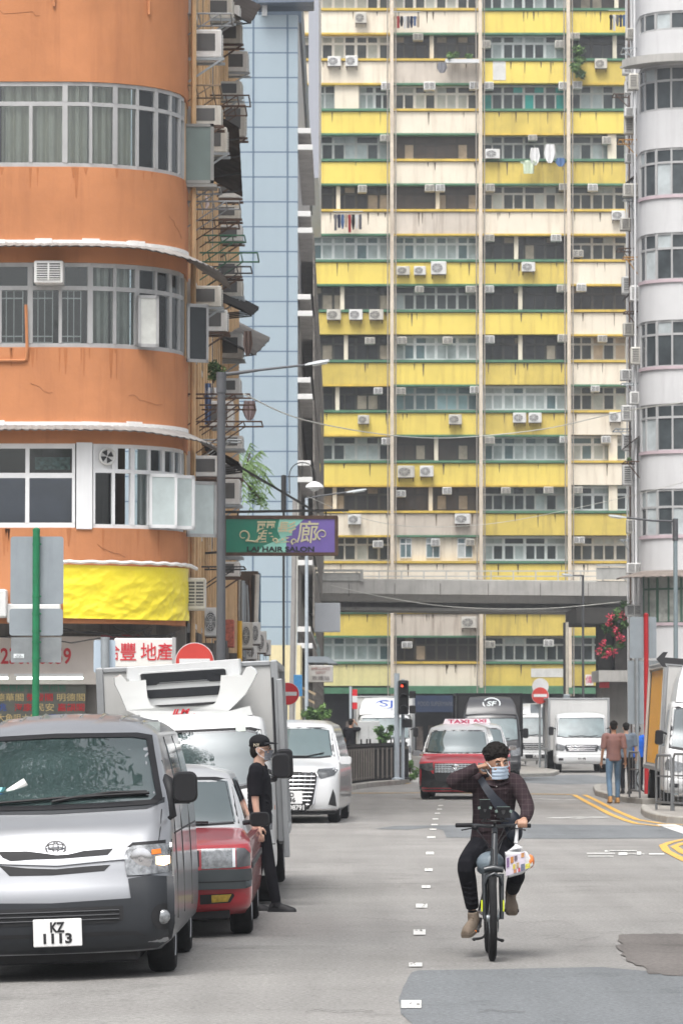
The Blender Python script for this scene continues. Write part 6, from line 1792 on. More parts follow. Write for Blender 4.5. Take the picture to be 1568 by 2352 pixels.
m = MB(); limb(m, [gl_, pc(440, 912, .36), st_c, pc(830, 912, .36), gr_], [.011, .012, .016, .012, .011], 10); m.build('handlebar', FRM, bike, smooth=50)
for a, b in ((pc(275, 914, .418), pc(430, 912, .365)), (pc(975, 918, .42), pc(850, 913, .37))):
    m = MB(); m.tube([a, b], .0175, 12); m.build('grip', BLACKP, bike, smooth=50)
m = MB()
for zx, s_ in ((455, 1), (800, -1)):
    a = pc(zx, 935, .35); m.ell(a, (.028, .03, .024)); m.tube([a, a + Vector((s_ * -.11, -.04, -.02))], .006, 6); m.tube([a + Vector((0, 0, -.01)), pc(zx + s_ * 60, 1010, .25), pc(628, 1150, .12), pc(620, 1330, .03)], .0035, 5); m.tube([a + Vector((0, 0, .01)), pc(zx + s_ * 90, 1060, .22), pc(650, 1240, .1), pc(600, 1450, .05)], .003, 5)
m.tube([pc(745, 905, .3), pc(700, 1010, .2), pc(640, 1100, .15)], .0035, 5)
m.build('brake_lever', BLACKP, bike, smooth=50)
yb0 = .26
m = MB(); m.tube([pc(512, 875, yb0), pc(775, 872, yb0)], .008, 8)
m.tube([pc(545, 875, yb0), pc(548, 760, yb0)], .014, 8); m.tube([pc(722, 872, yb0), pc(722, 770, yb0)], .014, 8); m.tube([pc(640, 875, yb0), st_c], .012, 6)
m.build('phone_mount', DKIRON, bike, smooth=50)
for (x0_, y0_, x1_, y1_) in ((497, 672, 598, 850), (660, 742, 788, 845)):
    a, b = pc(x0_, y1_, yb0), pc(x1_, y0_, yb0); zz = MB()
    zz.rings([[(a.x, yb0 - .03, a.z), (b.x, yb0 - .03, a.z), (b.x, yb0 - .018, a.z), (a.x, yb0 - .018, a.z)], [(a.x, yb0 + .02, b.z), (b.x, yb0 + .02, b.z), (b.x, yb0 + .032, b.z), (a.x, yb0 + .032, b.z)]])
    p_ = zz.build('phone_holder', M('matt_black', (.008, .008, .009), .9, var=0, spec=.2), bike); 
    m = MB(); m.beam((a.x, yb0 + .028, b.z), (b.x, yb0 + .028, b.z), .008); m.beam((a.x, yb0 + .0, (a.z + b.z) / 2), (a.x - .006, yb0, (a.z + b.z) / 2 + .02), .02); m.beam((b.x, yb0, (a.z + b.z) / 2), (b.x + .006, yb0, (a.z + b.z) / 2 + .02), .02); m.build('clamp', M('edge_grey_green', (.15, .2, .18), .3), p_)
sd_ = MB(); trunk(sd_, [(rx_ * .5, .66, .83), (rx_ * .5, .8, .845), (rx_ * .5, .95, .86), (rx_ * .5, 1.02, .86)], [.03, .055, .09, .07], [.02, .03, .035, .03]); sd_.build('saddle', BLACKP, bike, smooth=60)
m = MB(); m.tube([(rx_ * .5, .84, .8), (rx_ * .5, .86, .84)], .015, 8); m.cyl((rx_ * .6, .66, .3), .1, .012, 'x', 24); m.build('chainring', DKIRON, bike)
PL, PR_ = pc(425, 1912, .52), pc(800, 1722, .8)
PL.z += .0
for pd, s_ in ((PL, -1), (PR_, 1)):
    m = MB(); bb = Vector((rx_ * .6 + s_ * .07, .66, .3)); e = Vector((bb.x + s_ * .03, pd.y, pd.z)); m.tube([bb, e], .014, 8); m.tube([e, pd], .008, 6); m.build('crank', DKIRON, bike)
    m = MB(); m.bbox(pd.x - .058, pd.x + .058, pd.y - .045, pd.y + .045, pd.z - .012, pd.z + .014, .005); k_ = m.build('pedal', BLACKP, bike); m = MB(); m.box(pd.x - .03, pd.x + .035, pd.y - .049, pd.y - .045, pd.z - .008, pd.z + .008); m.build('reflector', AMBER, k_)
m = MB(); a = Vector((rx_ * .7, .78, .26)); limb(m, [a, pc(540, 1965, .8), pc(450, 1990, .8)], [.012, .01, .012], 8); limb(m, [a, pc(650, 1975, .8), pc(712, 2002, .8)], [.012, .01, .012], 8)
m.ell(pc(447, 1992, .8), (.018, .02, .014)); m.ell(pc(710, 2004, .8), (.018, .02, .014)); m.build('kickstand', DKIRON, bike, smooth=50)
m = MB(); m.tube([pc(672, 1840, .02), pc(672, 1925, .03)], .004, 5); m.cyl(pc(675, 1800, .0), .08, .004, 'x', 24); m.build('brake_disc', STEEL, bike)
# grey plastic frame bag between the knees
m = MB(); a = pc(600, 1270, .42)
m.ell(a, (.115, .12, .095)); m.ell(a + Vector((-.03, .05, -.05)), (.08, .1, .05)); m.ell(a + Vector((.02, -.05, .03)), (.07, .06, .06))
fb_ = remesh(m, 'frame_bag', M('grey_blue_plastic', (.16, .2, .23), .35, var=.2, scale=10, bump=.5, bscale=12), None, .01, 2)
fb_.location = bike.location; tag(fb_, 'crumpled grey blue plastic bag strapped on the electric bicycle frame', 'bag')

rider = thing('person', 'curly-haired rider in a dark plaid shirt and surgical mask, one hand behind his neck', 'person', (BX0, BY, 0))
SP_ = {}
hc = pc(668, 345, .68); HR = R3(radians(7), radians(-5), radians(20))
neck0, neck1 = pc(640, 520, .74), pc(655, 430, .72)
shL, shR = pc(455, 515, .76), pc(828, 515, .72)      # picture left / right
elL, wrL = pc(250, 490, .58), pc(475, 365, .6)
elR, wrR = pc(945, 730, .62), pc(925, 868, .42)
hipL, hipR = pc(500, 1090, .88), pc(730, 1090, .88)
knL, anL = pc(372, 1300, .46), pc(432, 1735, .58)
knR, anR = pc(845, 1370, .48), pc(800, 1555, .88)
toeL = pc(380, 1900, .38); toeR = pc(815, 1650, .66)
pel = (hipL + hipR) / 2; chest = (shL + shR) / 2
sk = MB(); head_skin(sk, hc, HR, 1.08)
limb(sk, [chest, neck0, hc + Vector((0, .03, -.04))], [.07, .058, .055])
trunk(sk, [pel, pel.lerp(chest, .5), chest], [.12, .11, .13], [.09, .08, .08])
for a in ((shL, elL, wrL), (shR, elR, wrR)): limb(sk, [chest, *a], [.05, .045, .035, .024])
for a in ((hipL, knL, anL), (hipR, knR, anR)): limb(sk, [pel, *a], [.06, .04, .03, .03], 12, 1)
hand(sk, wrL, pc(555, 345, .68) - wrL, Vector((0, .3, -.3)) + Vector((.4, -.6, 0)) * 0 + Vector((0, -.8, .1)), .35, 1.02, 1)
# gripping hand
kn = pc(905, 893, .4)
sk.ell(kn + Vector((0, .01, .012)), (.044, .036, .026), 12, 8)
limb(sk, [wrR, wrR.lerp(kn, .5) + Vector((0, 0, .01)), kn], [.026, .03, .03])
for i, zx in enumerate((862, 888, 914, 938)):
    a = pc(zx, 885, .375); sk.tube([a + Vector((0, .02, .012)), a + Vector((0, -.016, .014)), a + Vector((0, -.03, -.01)), a + Vector((0, -.022, -.034)), a + Vector((0, .0, -.04))], [.0115, .011, .0105, .0095, .008], 8)
sk.tube([pc(880, 885, .42), pc(845, 880, .4), pc(835, 915, .385), pc(838, 935, .39)], [.015, .0125, .011, .009], 8)
remesh(sk, 'body', SKIN, rider, .0062, 3)
face(rider, hc, HR, 1.08, mask=M('mask_pale_blue', (.5, .6, .72), .8, var=.05, bump=.2, bscale=40))
hair(rider, hc + HR @ Vector((0, -.0, .02)), HR, 1.08, HAIRB, curl=1, vol=.013, seed=4)
PLD = plaid()
sh = MB()
trunk(sh, [pel + Vector((.0, .0, -.07)), pel + Vector((0, 0, .02)), pel.lerp(chest, .25), pel.lerp(chest, .5), pel.lerp(chest, .75), chest + Vector((0, 0, -.03)), chest + Vector((0, .01, .03)), neck0 + Vector((0, 0, .0))], [.172, .178, .17, .168, .18, .17, .135, .07], [.13, .14, .125, .12, .125, .115, .09, .065])
limb(sh, [chest + Vector((-.07, 0, .0)), shL, shL.lerp(elL, .5) + Vector((0, 0, -.012)), elL, elL.lerp(wrL, .5), wrL], [.085, .083, .066, .062, .05, .043], 14)
limb(sh, [chest + Vector((.07, 0, .0)), shR, shR.lerp(elR, .5) + Vector((.012, 0, 0)), elR, elR.lerp(wrR, .5) + Vector((.008, 0, 0)), wrR + Vector((0, 0, .01))], [.085, .08, .064, .06, .053, .042], 14)
for sx in (-1, 1): sh.ell(neck0 + Vector((sx * .045, -.045, .0)), (.032, .03, .028))
for k in range(14):   # folds
    a = pel.lerp(chest, R7.random()); sh.tube([a + Vector((-.1, -.11, R7.uniform(-.03, .03))), a + Vector((0, -.125, 0)), a + Vector((.1, -.105, R7.uniform(-.04, .04)))], .009, 5)
for t in (.2, .45, .7, .85):
    for a, b, r in ((elR, wrR, .05), (shR, elR, .062), (elL, wrL, .047)):
        c = a.lerp(b, t); d = (b - a).normalized(); u = d.cross(Vector((0, 1, 0))).normalized(); sh.tube([c + u * r * .9 + Vector((0, -.02, 0)), c + Vector((0, -r, 0)) + d * .015, c - u * r * .9 + Vector((0, -.02, 0))], .008, 5)
shirt = remesh(sh, 'shirt', PLD, rider, .0075, 3)
m = MB()
for t in range(6): c = chest.lerp(pel, .05 + t * .16); m.ell(c + Vector((.01, -.135, 0)), (.006, .003, .006), 6, 4)
m.build('button', M('button', (.3, .28, .27), .4), shirt)
tr = MB()
trunk(tr, [pel + Vector((0, .0, .06)), pel, pel + Vector((0, -.02, -.08))], [.16, .17, .15], [.115, .125, .11])
limb(tr, [hipL + Vector((.02, 0, 0)), hipL.lerp(knL, .5), knL, knL.lerp(anL, .35) + Vector((0, .02, 0)), anL + Vector((0, 0, .03))], [.1, .09, .073, .068, .052], 14)
limb(tr, [hipR + Vector((-.02, 0, 0)), hipR.lerp(knR, .5), knR, knR.lerp(anR, .45), knR.lerp(anR, .8)], [.1, .09, .073, .064, .056], 14)
for k in range(8):
    c = knL.lerp(anL, .05 + k * .11); tr.tube([c + Vector((-.06, -.03, .01)), c + Vector((0, -.066, -.004)), c + Vector((.055, -.03, .012))], .008, 5)
remesh(tr, 'trousers', BLKCL, rider, .0085, 3)
m = MB(); m.tube([anL + Vector((0, 0, -.03)), anL + Vector((0, 0, .015))], [.04, .037], 12); m.build('sock', BLKTEE, rider)
TAUPE = M('taupe_suede', (.2, .16, .125), .85, var=.2, scale=15, bump=.2)
shoe(rider, pc(440, 1790, .58), pc(350, 1880, .38), TAUPE, M('sole_brown', (.17, .14, .11), .8), 1.05, lace=M('lace_brown', (.12, .09, .07), .8))
shoe(rider, pc(795, 1545, .88), pc(805, 1665, .7), TAUPE, M('sole_brown', (.17, .14, .11)), 1.05, lace=M('lace_brown', (.12, .09, .07), .8))
NAVY = M('navy_nylon', (.006, .01, .02), .55, var=.2, bump=.3, bscale=14)
cb = thing('crossbody_bag', 'navy crossbody bag on its wide strap over the plaid shirt', 'bag', (BX0, BY, 0))
m = MB(); q = [pc(505, 470, .66), pc(560, 560, .6), pc(625, 650, .585), pc(700, 740, .585), pc(780, 830, .59)]
rings = []
for i, p in enumerate(q):
    w_ = [.028, .03, .036, .045, .055][i]; n_ = Vector((.75, 0, .55)).normalized(); rings.append([p - n_ * w_, p + n_ * w_, p + n_ * w_ + Vector((0, .015, 0)), p - n_ * w_ + Vector((0, .015, 0))])
m.rings(rings); m.build('strap', NAVY, cb, smooth=60)
m = MB(); a = pc(800, 880, .62); m.ell(a, (.085, .06, .115), 14, 8, R3(0, radians(-35), 0)); m.ell(a + Vector((.02, 0, -.09)), (.07, .055, .08)); remesh(m, 'pouch', NAVY, cb, .01, 2)
# carrier bag hanging from the grip
cbg = thing('carrier_bag', 'translucent white carrier bag of boxed groceries hanging from the handlebar grip', 'bag', (BX0, BY, 0))
BAGW = M('bag_film', (.62, .62, .63), .3, var=.12, scale=14, bump=.6, bscale=16, spec=.6)
h0 = pc(850, 935, .36); n1 = pc(840, 1085, .33)
m = MB(); limb(m, [h0 + Vector((0, 0, .02)), pc(848, 1000, .35), n1], [.011, .014, .018], 8); m.build('handle', BAGW, cbg, smooth=60)
tl, trr, brr, bl_ = pc(735, 1165, .3), pc(945, 1165, .3), pc(1005, 1290, .3), pc(765, 1410, .3)
m = MB(); q0 = [tl, trr, pc(1000, 1250, .3), brr, pc(900, 1370, .3), bl_, pc(750, 1380, .3)]
ct = sum(q0, Vector()) / len(q0)
m.rings([[p + Vector((0, .1, 0)) + (ct - p) * .08 for p in q0], [p + Vector((0, .03, 0)) for p in q0], [p + Vector((0, -.06, 0)) for p in q0], [p + (ct - p) * .07 + Vector((0, -.085, 0)) for p in q0]])
m.rings([[n1 + Vector((.015 * cos(a), .015 * sin(a), 0)) for a in [k * pi / 3 for k in range(6)]], [pc(790, 1150, .3) + Vector((-.02, -.05, 0)), pc(880, 1120, .3) + Vector((.03, -.05, 0)), pc(930, 1160, .3) + Vector((0, 0, 0)), pc(900, 1150, .3) + Vector((0, .08, 0)), pc(800, 1160, .3) + Vector((0, .08, 0)), pc(750, 1165, .3)]])
bg_ = remesh(m, 'sack', BAGW, cbg, .008, 2)
fy = .3 - .0868
def pl(x0_, y0_, x1_, y1_, mat, sh_=-20, nm='print'):
    a, b, c, d = pc(x0_, y1_ + sh_ * -.0, .2), pc(x1_, y1_ + (x1_ - x0_) * -.28, .2), pc(x1_, y0_ + (x1_ - x0_) * -.28, .2), pc(x0_, y0_, .2)
    m = MB(); m.hexa([(p.x, fy - o_, p.z) for p, o_ in ((a, .004), (b, .004), (b, 0), (a, 0), (d, .004), (c, .004), (c, 0), (d, 0))]); return m.build(nm, mat, bg_)
pl(745, 1215, 930, 1395, M('carton_lilac', (.6, .55, .63), .5, var=.1), nm='carton')
fy -= .005
for i, (x0_, y0_, w_, h_, c_) in enumerate(((755, 1225, 22, 90, (.2, .12, .25)), (790, 1215, 28, 60, (.5, .2, .05)), (826, 1205, 28, 48, (.15, .12, .15)), (812, 1285, 24, 45, (.55, .45, .08)), (845, 1270, 26, 50, (.4, .3, .2)), (890, 1180, 30, 40, (.5, .25, .1)), (888, 1285, 36, 62, (.12, .14, .2)), (820, 1335, 26, 32, (.45, .2, .1)), (862, 1320, 20, 36, (.5, .1, .12)), (930, 1282, 46, 46, (.6, .55, .1)))):
    pl(x0_, y0_, x0_ + w_, y0_ + h_, M('print_%s' % ('abcdefghij'[i]), c_, .5, var=.5, scale=40))
m = MB(); m.ell(pc(975, 1255, .27), (.035, .06, .055)); m.build('orange_fruit_net', M('orange_item', (.7, .2, .05), .4, var=.1), cbg, smooth=60)


# ---------------------------------------------------------------- the other people
def person(label, loc, rz, H=1.72, shirt=BLKTEE, trou=BLKCL, shoem=BLACKP, skin=SKINL, sleeve=.45, J=None, hr=(0, 0, 0), vox=.011, hairm=HAIRB, mask=None, glasses=False, cap=None, walk=0.0, legs=True):
    t = thing('person', label, 'person', loc, rz, None); k = H / 1.72
    V = lambda x, y, z: Vector((x, y, z)) * k
    D = dict(head=V(0, -.01, 1.59), neck=V(0, .01, 1.47), chest=V(0, .015, 1.36), pel=V(0, 0, .96), shl=V(-.18, .015, 1.4), shr=V(.18, .015, 1.4), ell=V(-.23, .04, 1.12), elr=V(.23, .04, 1.12), wrl=V(-.25, -.03, .88), wrr=V(.25, -.03, .88),
             hl=V(-.085, 0, .93), hr_=V(.085, 0, .93), kl=V(-.1, -.02 - walk * .18, .5), kr=V(.1, -.0 + walk * .05, .5), al=V(-.1, .03 - walk * .28, .09), ar=V(.1, .03 + walk * .32, .09 + walk * .03))
    for kk, v in (J or {}).items(): D[kk] = Vector(v) * k
    R = R3(*[radians(a) for a in hr])
    sk = MB(); head_skin(sk, D['head'], R, k)
    limb(sk, [D['chest'], D['neck'], D['head'] + Vector((0, .02, -.04))], [.07, .055, .052])
    trunk(sk, [D['pel'], D['pel'].lerp(D['chest'], .5), D['chest']], [.12, .11, .13], [.08, .08, .08])
    for a, w_, th in (('l', 'wrl', -1), ('r', 'wrr', 1)):
        limb(sk, [D['chest'], D['sh' + a], D['el' + a], D[w_]], [.05, .047, .037, .025])
        hand(sk, D[w_], (D[w_] - D['el' + a]) * 1.0, Vector((-.9 if a == 'r' else .9, .1, 0)), .45, k, -th)
    for a in (('hl', 'kl', 'al'), ('hr_', 'kr', 'ar')): limb(sk, [D['pel'], *[D[b] for b in a]], [.07, .065, .045, .034])
    remesh(sk, 'body', skin, t, vox * .85, 2)
    face(t, D['head'], R, k, mask, glasses)
    if cap is None: hair(t, D['head'], R, k, hairm, vol=.004)
    else:
        hair(t, D['head'] - Vector((0, 0, .012)), R, k * .97, hairm, back=.012)
        m = MB(); c = D['head']; q = lambda x, y, z: c + R @ (Vector((x, y, z)) * k)
        m.ell(q(0, .015, .082), (.094 * k, .104 * k, .078 * k), 18, 10, R); cp = remesh(m, 'cap', cap, t, .008, 2)
        m = MB()
        def brim(u, v): a = (u - .5) * 2.4; r = .085 + .085 * v * cos(a * .62); return tuple(q(r * sin(a), .0 - r * cos(a) * 1.02, .068 + .012 * cos(a * 1.3) - .012 * v))
        m.grid(brim, 14, 4); n0 = len(m.v); m.v += [tuple(Vector(p) + Vector((0, 0, .005))) for p in m.v]; m.f += [tuple(i + n0 for i in f[::-1]) for f in m.f[:]]; m.build('brim', cap, cp, smooth=180, fix=False)
        me = text_mesh('NY', h=.03 * k); o_ = obj('embroidery', me, M('cream_thread', (.6, .55, .42), .8, var=0), cp)
        o_.location = q(-.1, .03, .055); o_.rotation_euler = (Matrix.Rotation(radians(hr[2]), 3, 'Z') @ Matrix.Rotation(radians(-90), 3, 'Z')).to_euler()
        m = MB(); m.ell(q(0, .015, .162), (.008, .008, .005)); m.build('cap_button', cap, cp)
    sh = MB(); pe, ch = D['pel'], D['chest']
    trunk(sh, [pe + Vector((0, 0, -.08)), pe, pe.lerp(ch, .3), pe.lerp(ch, .6), pe.lerp(ch, .9), ch + Vector((0, 0, .05)), D['neck'] + Vector((0, 0, -.02))], [.168, .166, .155, .165, .178, .14, .062], [.12, .118, .11, .115, .118, .09, .06])
    for a in 'lr':
        s_, e, w_ = D['sh' + a], D['el' + a], D['wr' + a]
        if sleeve <= .5: b = s_.lerp(e, sleeve * 2); limb(sh, [ch.lerp(s_, .4), s_, s_.lerp(b, .6), b], [.08, .076, .066, .064], 12)
        else: limb(sh, [ch.lerp(s_, .4), s_, e, w_], [.08, .075, .058, .042], 12)
    for i in range(9):
        c = pe.lerp(ch, .1 + i * .09); sx = R7.choice((-1, 1))
        for yy in (-.11, .11): sh.tube([c + Vector((sx * .12, yy * .8, .03)), c + Vector((0, yy * 1.06, -.02))], .007, 5)
    remesh(sh, 'shirt', shirt, t, vox, 3)
    tr = MB(); trunk(tr, [pe + Vector((0, 0, .05)), pe, pe + Vector((0, 0, -.1))], [.15, .158, .13], [.105, .115, .1])
    for a, b, c in (('hl', 'kl', 'al'), ('hr_', 'kr', 'ar')): limb(tr, [D[a], D[a].lerp(D[b], .5), D[b], D[b].lerp(D[c], .4), D[c] + Vector((0, 0, .03))], [.092, .082, .063, .06, .05], 12)
    remesh(tr, 'trousers', trou, t, vox, 2)
    for a in ('al', 'ar'): shoe(t, D[a] + Vector((0, 0, .01)), D[a] + Vector((0, -.2, -.012)), shoem, s=k)
    return t


g1 = G(640, 2100)
capm = person('man in a black cap and black tee standing beside the old red taxi', (X(597, 41.45), 41.45, -.03), radians(84), 1.75, shirt=BLKTEE, shoem=BLACKP, cap=M('cap_black', (.012, .012, .014), .85, var=.15), mask=M('mask_grey', (.17, .18, .2), .8), glasses=True, vox=.009,
              J=dict(wrl=(-.22, -.02, .86), wrr=(.22, .0, .86), ell=(-.21, .02, 1.12), elr=(.21, .03, 1.12), al=(-.09, -.17, .09), ar=(.1, .1, .09), kl=(-.1, -.1, .5), kr=(.1, .03, .5)))
g2 = G(1409, 1846)
person('man walking away in a faded pink shirt, blue jeans and tan boots', (g2.x, g2.y, 0), radians(184), 1.82, shirt=M('pink_shirt', (.24, .135, .125), .9, var=.15, scale=5, bump=.3, bscale=14), trou=DENIM, shoem=M('tan_boot', (.42, .22, .07), .7), skin=SKIN, walk=.55, sleeve=.46)
g3 = (X(1437, 97), 97.0)
person('man in a grey tee and dark shorts walking just ahead of the pink-shirted man', (g3[0], g3[1], .13), radians(185), 1.64, shirt=M('grey_tee', (.14, .17, .21), .9, var=.15), skin=SKINL, walk=.3)
person('person in a bright blue top half hidden behind the grey signpost', (X(1463, 103), 103.0, .13), radians(180), 1.55, shirt=M('blue_tee', (.02, .12, .55), .9), skin=SKINL, walk=.2)
person('man in a black tee behind the black railing, arm raised to his head', (X(806, 126), 126.0, .14), radians(150), 1.7, shirt=BLKTEE, skin=SKIN, vox=.013,
       J=dict(ell=(-.2, -.2, 1.42), wrl=(-.1, -.12, 1.6), elr=(.27, -.02, 1.15), wrr=(.2, -.15, .98)))
# ================================================================ street furniture and clutter
def pole(name, label, x, ytop, Y, r, mat, ybot=None, z0=0.0, cat='pole', r2=None, loc=None):
    X_ = X(x, Y); t = thing(name, label, cat, (X_, Y, z0)); zt = Z(ytop, Y) - z0
    m = MB(); m.tube([(0, 0, 0), (0, 0, zt)], r, 14, r2); m.cyl((0, 0, zt), r * 1.05, .03, 'z', 14); m.build('pole', mat, t, smooth=50)
    m = MB(); m.lathe([(r * 2.2, 0), (r * 2.2, .03), (r * 1.3, .06)], (0, 0, 0), 12); m.build('base', mat, t)
    return t, zt


def panel(par, name, x0, y0, x1, y1, Y, mat, Y0, X0, z0=0.0, dy=0.0, d=.012, r=.03):
    a, b = X(x0, Y) - X0, X(x1, Y) - X0; c, e = Z(y1, Y) - z0, Z(y0, Y) - z0
    m = MB(); m.prism(rrect(a, b, c, e, r, 4), dy, dy + d); return m.build(name, mat, par)


# green signpost with three sign backs
GP = M('green_pole', (.01, .17, .07), .5, var=.2, scale=12, streak=.3, dirt=(.02, .06, .03))
gY = 43.0
t, zt = pole('sign_pole', 'green pole carrying three grey sign backs, behind the silver van', 82, 1218, gY, .037, GP, z0=-.1)
m = MB(); m.ell((0, 0, zt), (.037, .037, .03)); m.build('pole_cap', GP, t)
x_ = X(82, gY)
SB2 = M('sign_back_dull', (.24, .26, .27), .5, metal=.2, var=.25, scale=5, streak=.4)
for (a, b, c, d) in ((22, 1232, 144, 1388), (20, 1398, 143, 1460)): panel(t, 'sign_back', a, b, c, d, gY, SIGNBACK, gY, x_, -.1, .04)
panel(t, 'sign_back', 24, 1464, 140, 1522, gY, SB2, gY, x_, -.1, .04, r=.005)
m = MB()
for y in (1250, 1370, 1410, 1450, 1475, 1512):
    z_ = Z(y, gY) + .1; m.cyl((0, 0, z_), .041, .02, 'z', 12); m.ell((.045, -.01, z_), (.01, .01, .01), 6, 4)
m.build('clamp', GP, t)
m = MB(); m.box(X(30, gY) - x_, X(54, gY) - x_, .036, .04, Z(1512, gY) + .1, Z(1502, gY) + .1); st = m.build('sticker', M('white_print', (.75, .8, .82)), t)
text(st, 'lettering', 'G.T.S\nMar-2016', PLATEL, (X(42, gY) - x_, .034, Z(1507, gY) + .1), w=.08, h=.03, depth=.001)
# small sign back between the shop signs
t, zt = pole('sign_pole', 'grey pole with a pale blue sign back in front of the maroon fascia', 241, 1466, 62, .065, STEEL)
panel(t, 'sign_back', 214, 1470, 264, 1545, 62, M('sign_back_blue', (.4, .48, .56), .5, var=.06), 62, X(241, 62), 0, .07)
# no entry signs
def noentry(x, y, Y, r, label, back=None, ybot=None, polex=None):
    px_ = polex if polex is not None else x
    t, zt = pole('road_sign', label, px_, y - r * 9600 / Y * .6, Y, .038, STEEL, cat='sign'); dx = X(x, Y) - X(px_, Y); zc = Z(y, Y)
    m = MB(); m.cyl((dx, -.06, zc), r, .012, 'y', 40); m.build('disc', WHITE, t)
    m = MB(); m.cyl((dx, -.07, zc), r * .965, .012, 'y', 40); m.build('red_face', M('sign_red_dull', (.48, .04, .03), .45) if back == 'dull' else SIGNRED, t)
    m = MB(); m.box(dx - r * .78, dx + r * .78, -.082, -.076, zc - r * .17, zc + r * .17); m.build('white_bar', WHITE, t)
    return t, dx, zc
noentry(661, 1594, 112, .305, 'round red no-entry sign beside the refrigerated truck, above the people carrier', polex=657)
t, dx, zc = noentry(1240, 1598, 147, .3, 'faded red no-entry sign with a white disc behind it, between the far trucks', 'dull', polex=1239)
m = MB(); m.cyl((.03, .05, zc + .32), .29, .012, 'y', 30); m.build('rear_disc', M('disc_back', (.55, .55, .55), .5), t)
m = MB(); m.box(-.33, .05, .05, .06, zc - .62, zc - .3); m.build('sign_plate', SIGNBACK, t)
t, zt = pole('sign_pole', 'second slim grey pole right next to the faded no-entry sign', 1252, 1625, 148, .035, STEEL)
panel(t, 'sign_back', 1243, 1625, 1262, 1648, 148, SIGNBACK, 148, X(1252, 148), 0, .04)
t, dx, zc = noentry(447, 1521, 73, .34, 'red disc sign poking up above the roof of the refrigerated truck', 'dull')
# street lamps
LMP = M('lamp_pole_grey', (.07, .073, .08), .55, var=.15, scale=3)
Yl = 71.5; t, zt = pole('street_lamp', 'tall dark grey street lamp with a long arm, against the side of the orange building', 507, 865, Yl, .085, LMP, r2=.07, cat='street lamp', z0=.13)
x_ = X(507, Yl)
m = MB(); m.cyl((0, 0, zt - .1), .085, .35, 'z', 14); m.cyl((0, 0, zt - .6), .08, .04, 'z', 14); m.build('collar', LMP, t, smooth=40)
m = MB(); q = [(X(a, Yl) - x_, 0, Z(b, Yl) - .13) for a, b in ((508, 860), (545, 856), (600, 849), (700, 838))]; m.tube(q, [.035, .035, .022, .02], 10); m.build('arm', LMP, t, smooth=50)
def lamphead(t, pts, w_=.08):
    m = MB(); (a, b) = [Vector(p) for p in pts]; d = (b - a); up = Vector((0, 0, 1)); rings = []
    for k, s_ in ((0, .5), (.15, .9), (.6, 1.1), (.95, .8), (1, .4)):
        c = a + d * k; rings.append([c + Vector((0, w_ * s_ * y, 0)) + up * z * w_ * .45 * s_ for y, z in ((-1, -.5), (1, -.5), (.8, .8), (-.8, .8))])
    m.rings(rings); h = m.build('lamp_head', M('lamp_head_grey', (.4, .43, .44), .4), t, smooth=40)
    m = MB(); m.rings([[a.lerp(b, k) + Vector((0, w_ * .7 * y, -w_ * .42)) + up * z for y, z in ((-1, -.01), (1, -.01), (1, .004), (-1, .004))] for k in (.3, .9)]); m.build('lens', M('lamp_lens', (.6, .62, .6), .2), h)
lamphead(t, [q[-1], (X(757, Yl) - x_, 0, Z(828, Yl) - .13)])
for (y, x0, x1) in ((1172, 478, 800), (1266, 440, 522), (1028, 440, 548)):
    pass
Y2 = 120.0; t, zt = pole('street_lamp', 'black post with a swan-neck arm and round white lamp shade', 651, 1092, Y2, .035, CAB, cat='street lamp', z0=.14)
m = MB(); m.tube([(0, 0, zt - 1.0), (0, 0, zt)], .075, 12); m.build('collar', CAB, t)
x_ = X(651, Y2); m = MB(); s_ = 9600 / Y2
cxp, czp, rp = X(694, Y2) - x_, Z(1092, Y2) - .14, 30 / s_
m.tube([(X(665, Y2) - x_, 0, Z(1135, Y2) - .14)] + [(cxp - rp * cos(a), 0, czp + rp * sin(a)) for a in [pi * k / 12 for k in range(13)]] + [(cxp + rp, 0, Z(1106, Y2) - .14)], .015, 6)
for y in (1095, 1130): m.tube([(0, 0, Z(y, Y2) - .14), (cxp + (.0 if y < 1100 else -rp), 0, Z(y, Y2) - .14)], .012, 5)
m.tube([(cxp, 0, czp), (cxp, 0, czp + rp)], .01, 5); m.build('swan_neck', CAB, t)
m = MB(); m.lathe([(.03, .17), (.12, .14), (.24, .06), (.26, .0), (.24, -.02), (.2, -.03)], (X(722, Y2) - x_, 0, Z(1119, Y2) - .14), 20); m.build('lamp_shade', M('shade_white', (.75, .76, .77), .35), t, smooth=50)
m = MB(); m.ell((X(722, Y2) - x_, 0, Z(1123, Y2) - .14), (.13, .13, .07)); m.build('globe', M('globe_glass', (.6, .62, .62), .15), t, smooth=60)
Y3 = 128.0; t, zt = pole('street_lamp', 'pale grey lamp post rising beside the blue tower, arm over the yellow flats', 704, 1145, Y3, .06, M('pole_pale', (.38, .43, .47), .45, var=.1), r2=.05, cat='street lamp', z0=.14)
x_ = X(704, Y3); m = MB(); m.tube([(0, 0, zt), (X(735, Y3) - x_, 0, Z(1139, Y3) - .14), (X(800, Y3) - x_, 0, Z(1130, Y3) - .14)], .025, 8); m.build('arm', LMP, t, smooth=50)
lamphead(t, [(X(795, Y3) - x_, 0, Z(1131, Y3) - .14), (X(842, Y3) - x_, 0, Z(1124, Y3) - .14)], .1)
t, zt = pole('utility_pole', 'leaning grey concrete pole with a thin cable taped along it', 668, 1150, 124, .085, M('pole_concrete', (.28, .27, .26), .8, var=.15), z0=.14); t.rotation_euler = (0, radians(.9), 0)
m = MB(); m.tube([(.09, -.05, 0), (.1, -.05, zt * .4), (.085, -.05, zt)], .02, 5); m.build('cable', M('cable_pale', (.5, .5, .46), .6), t)
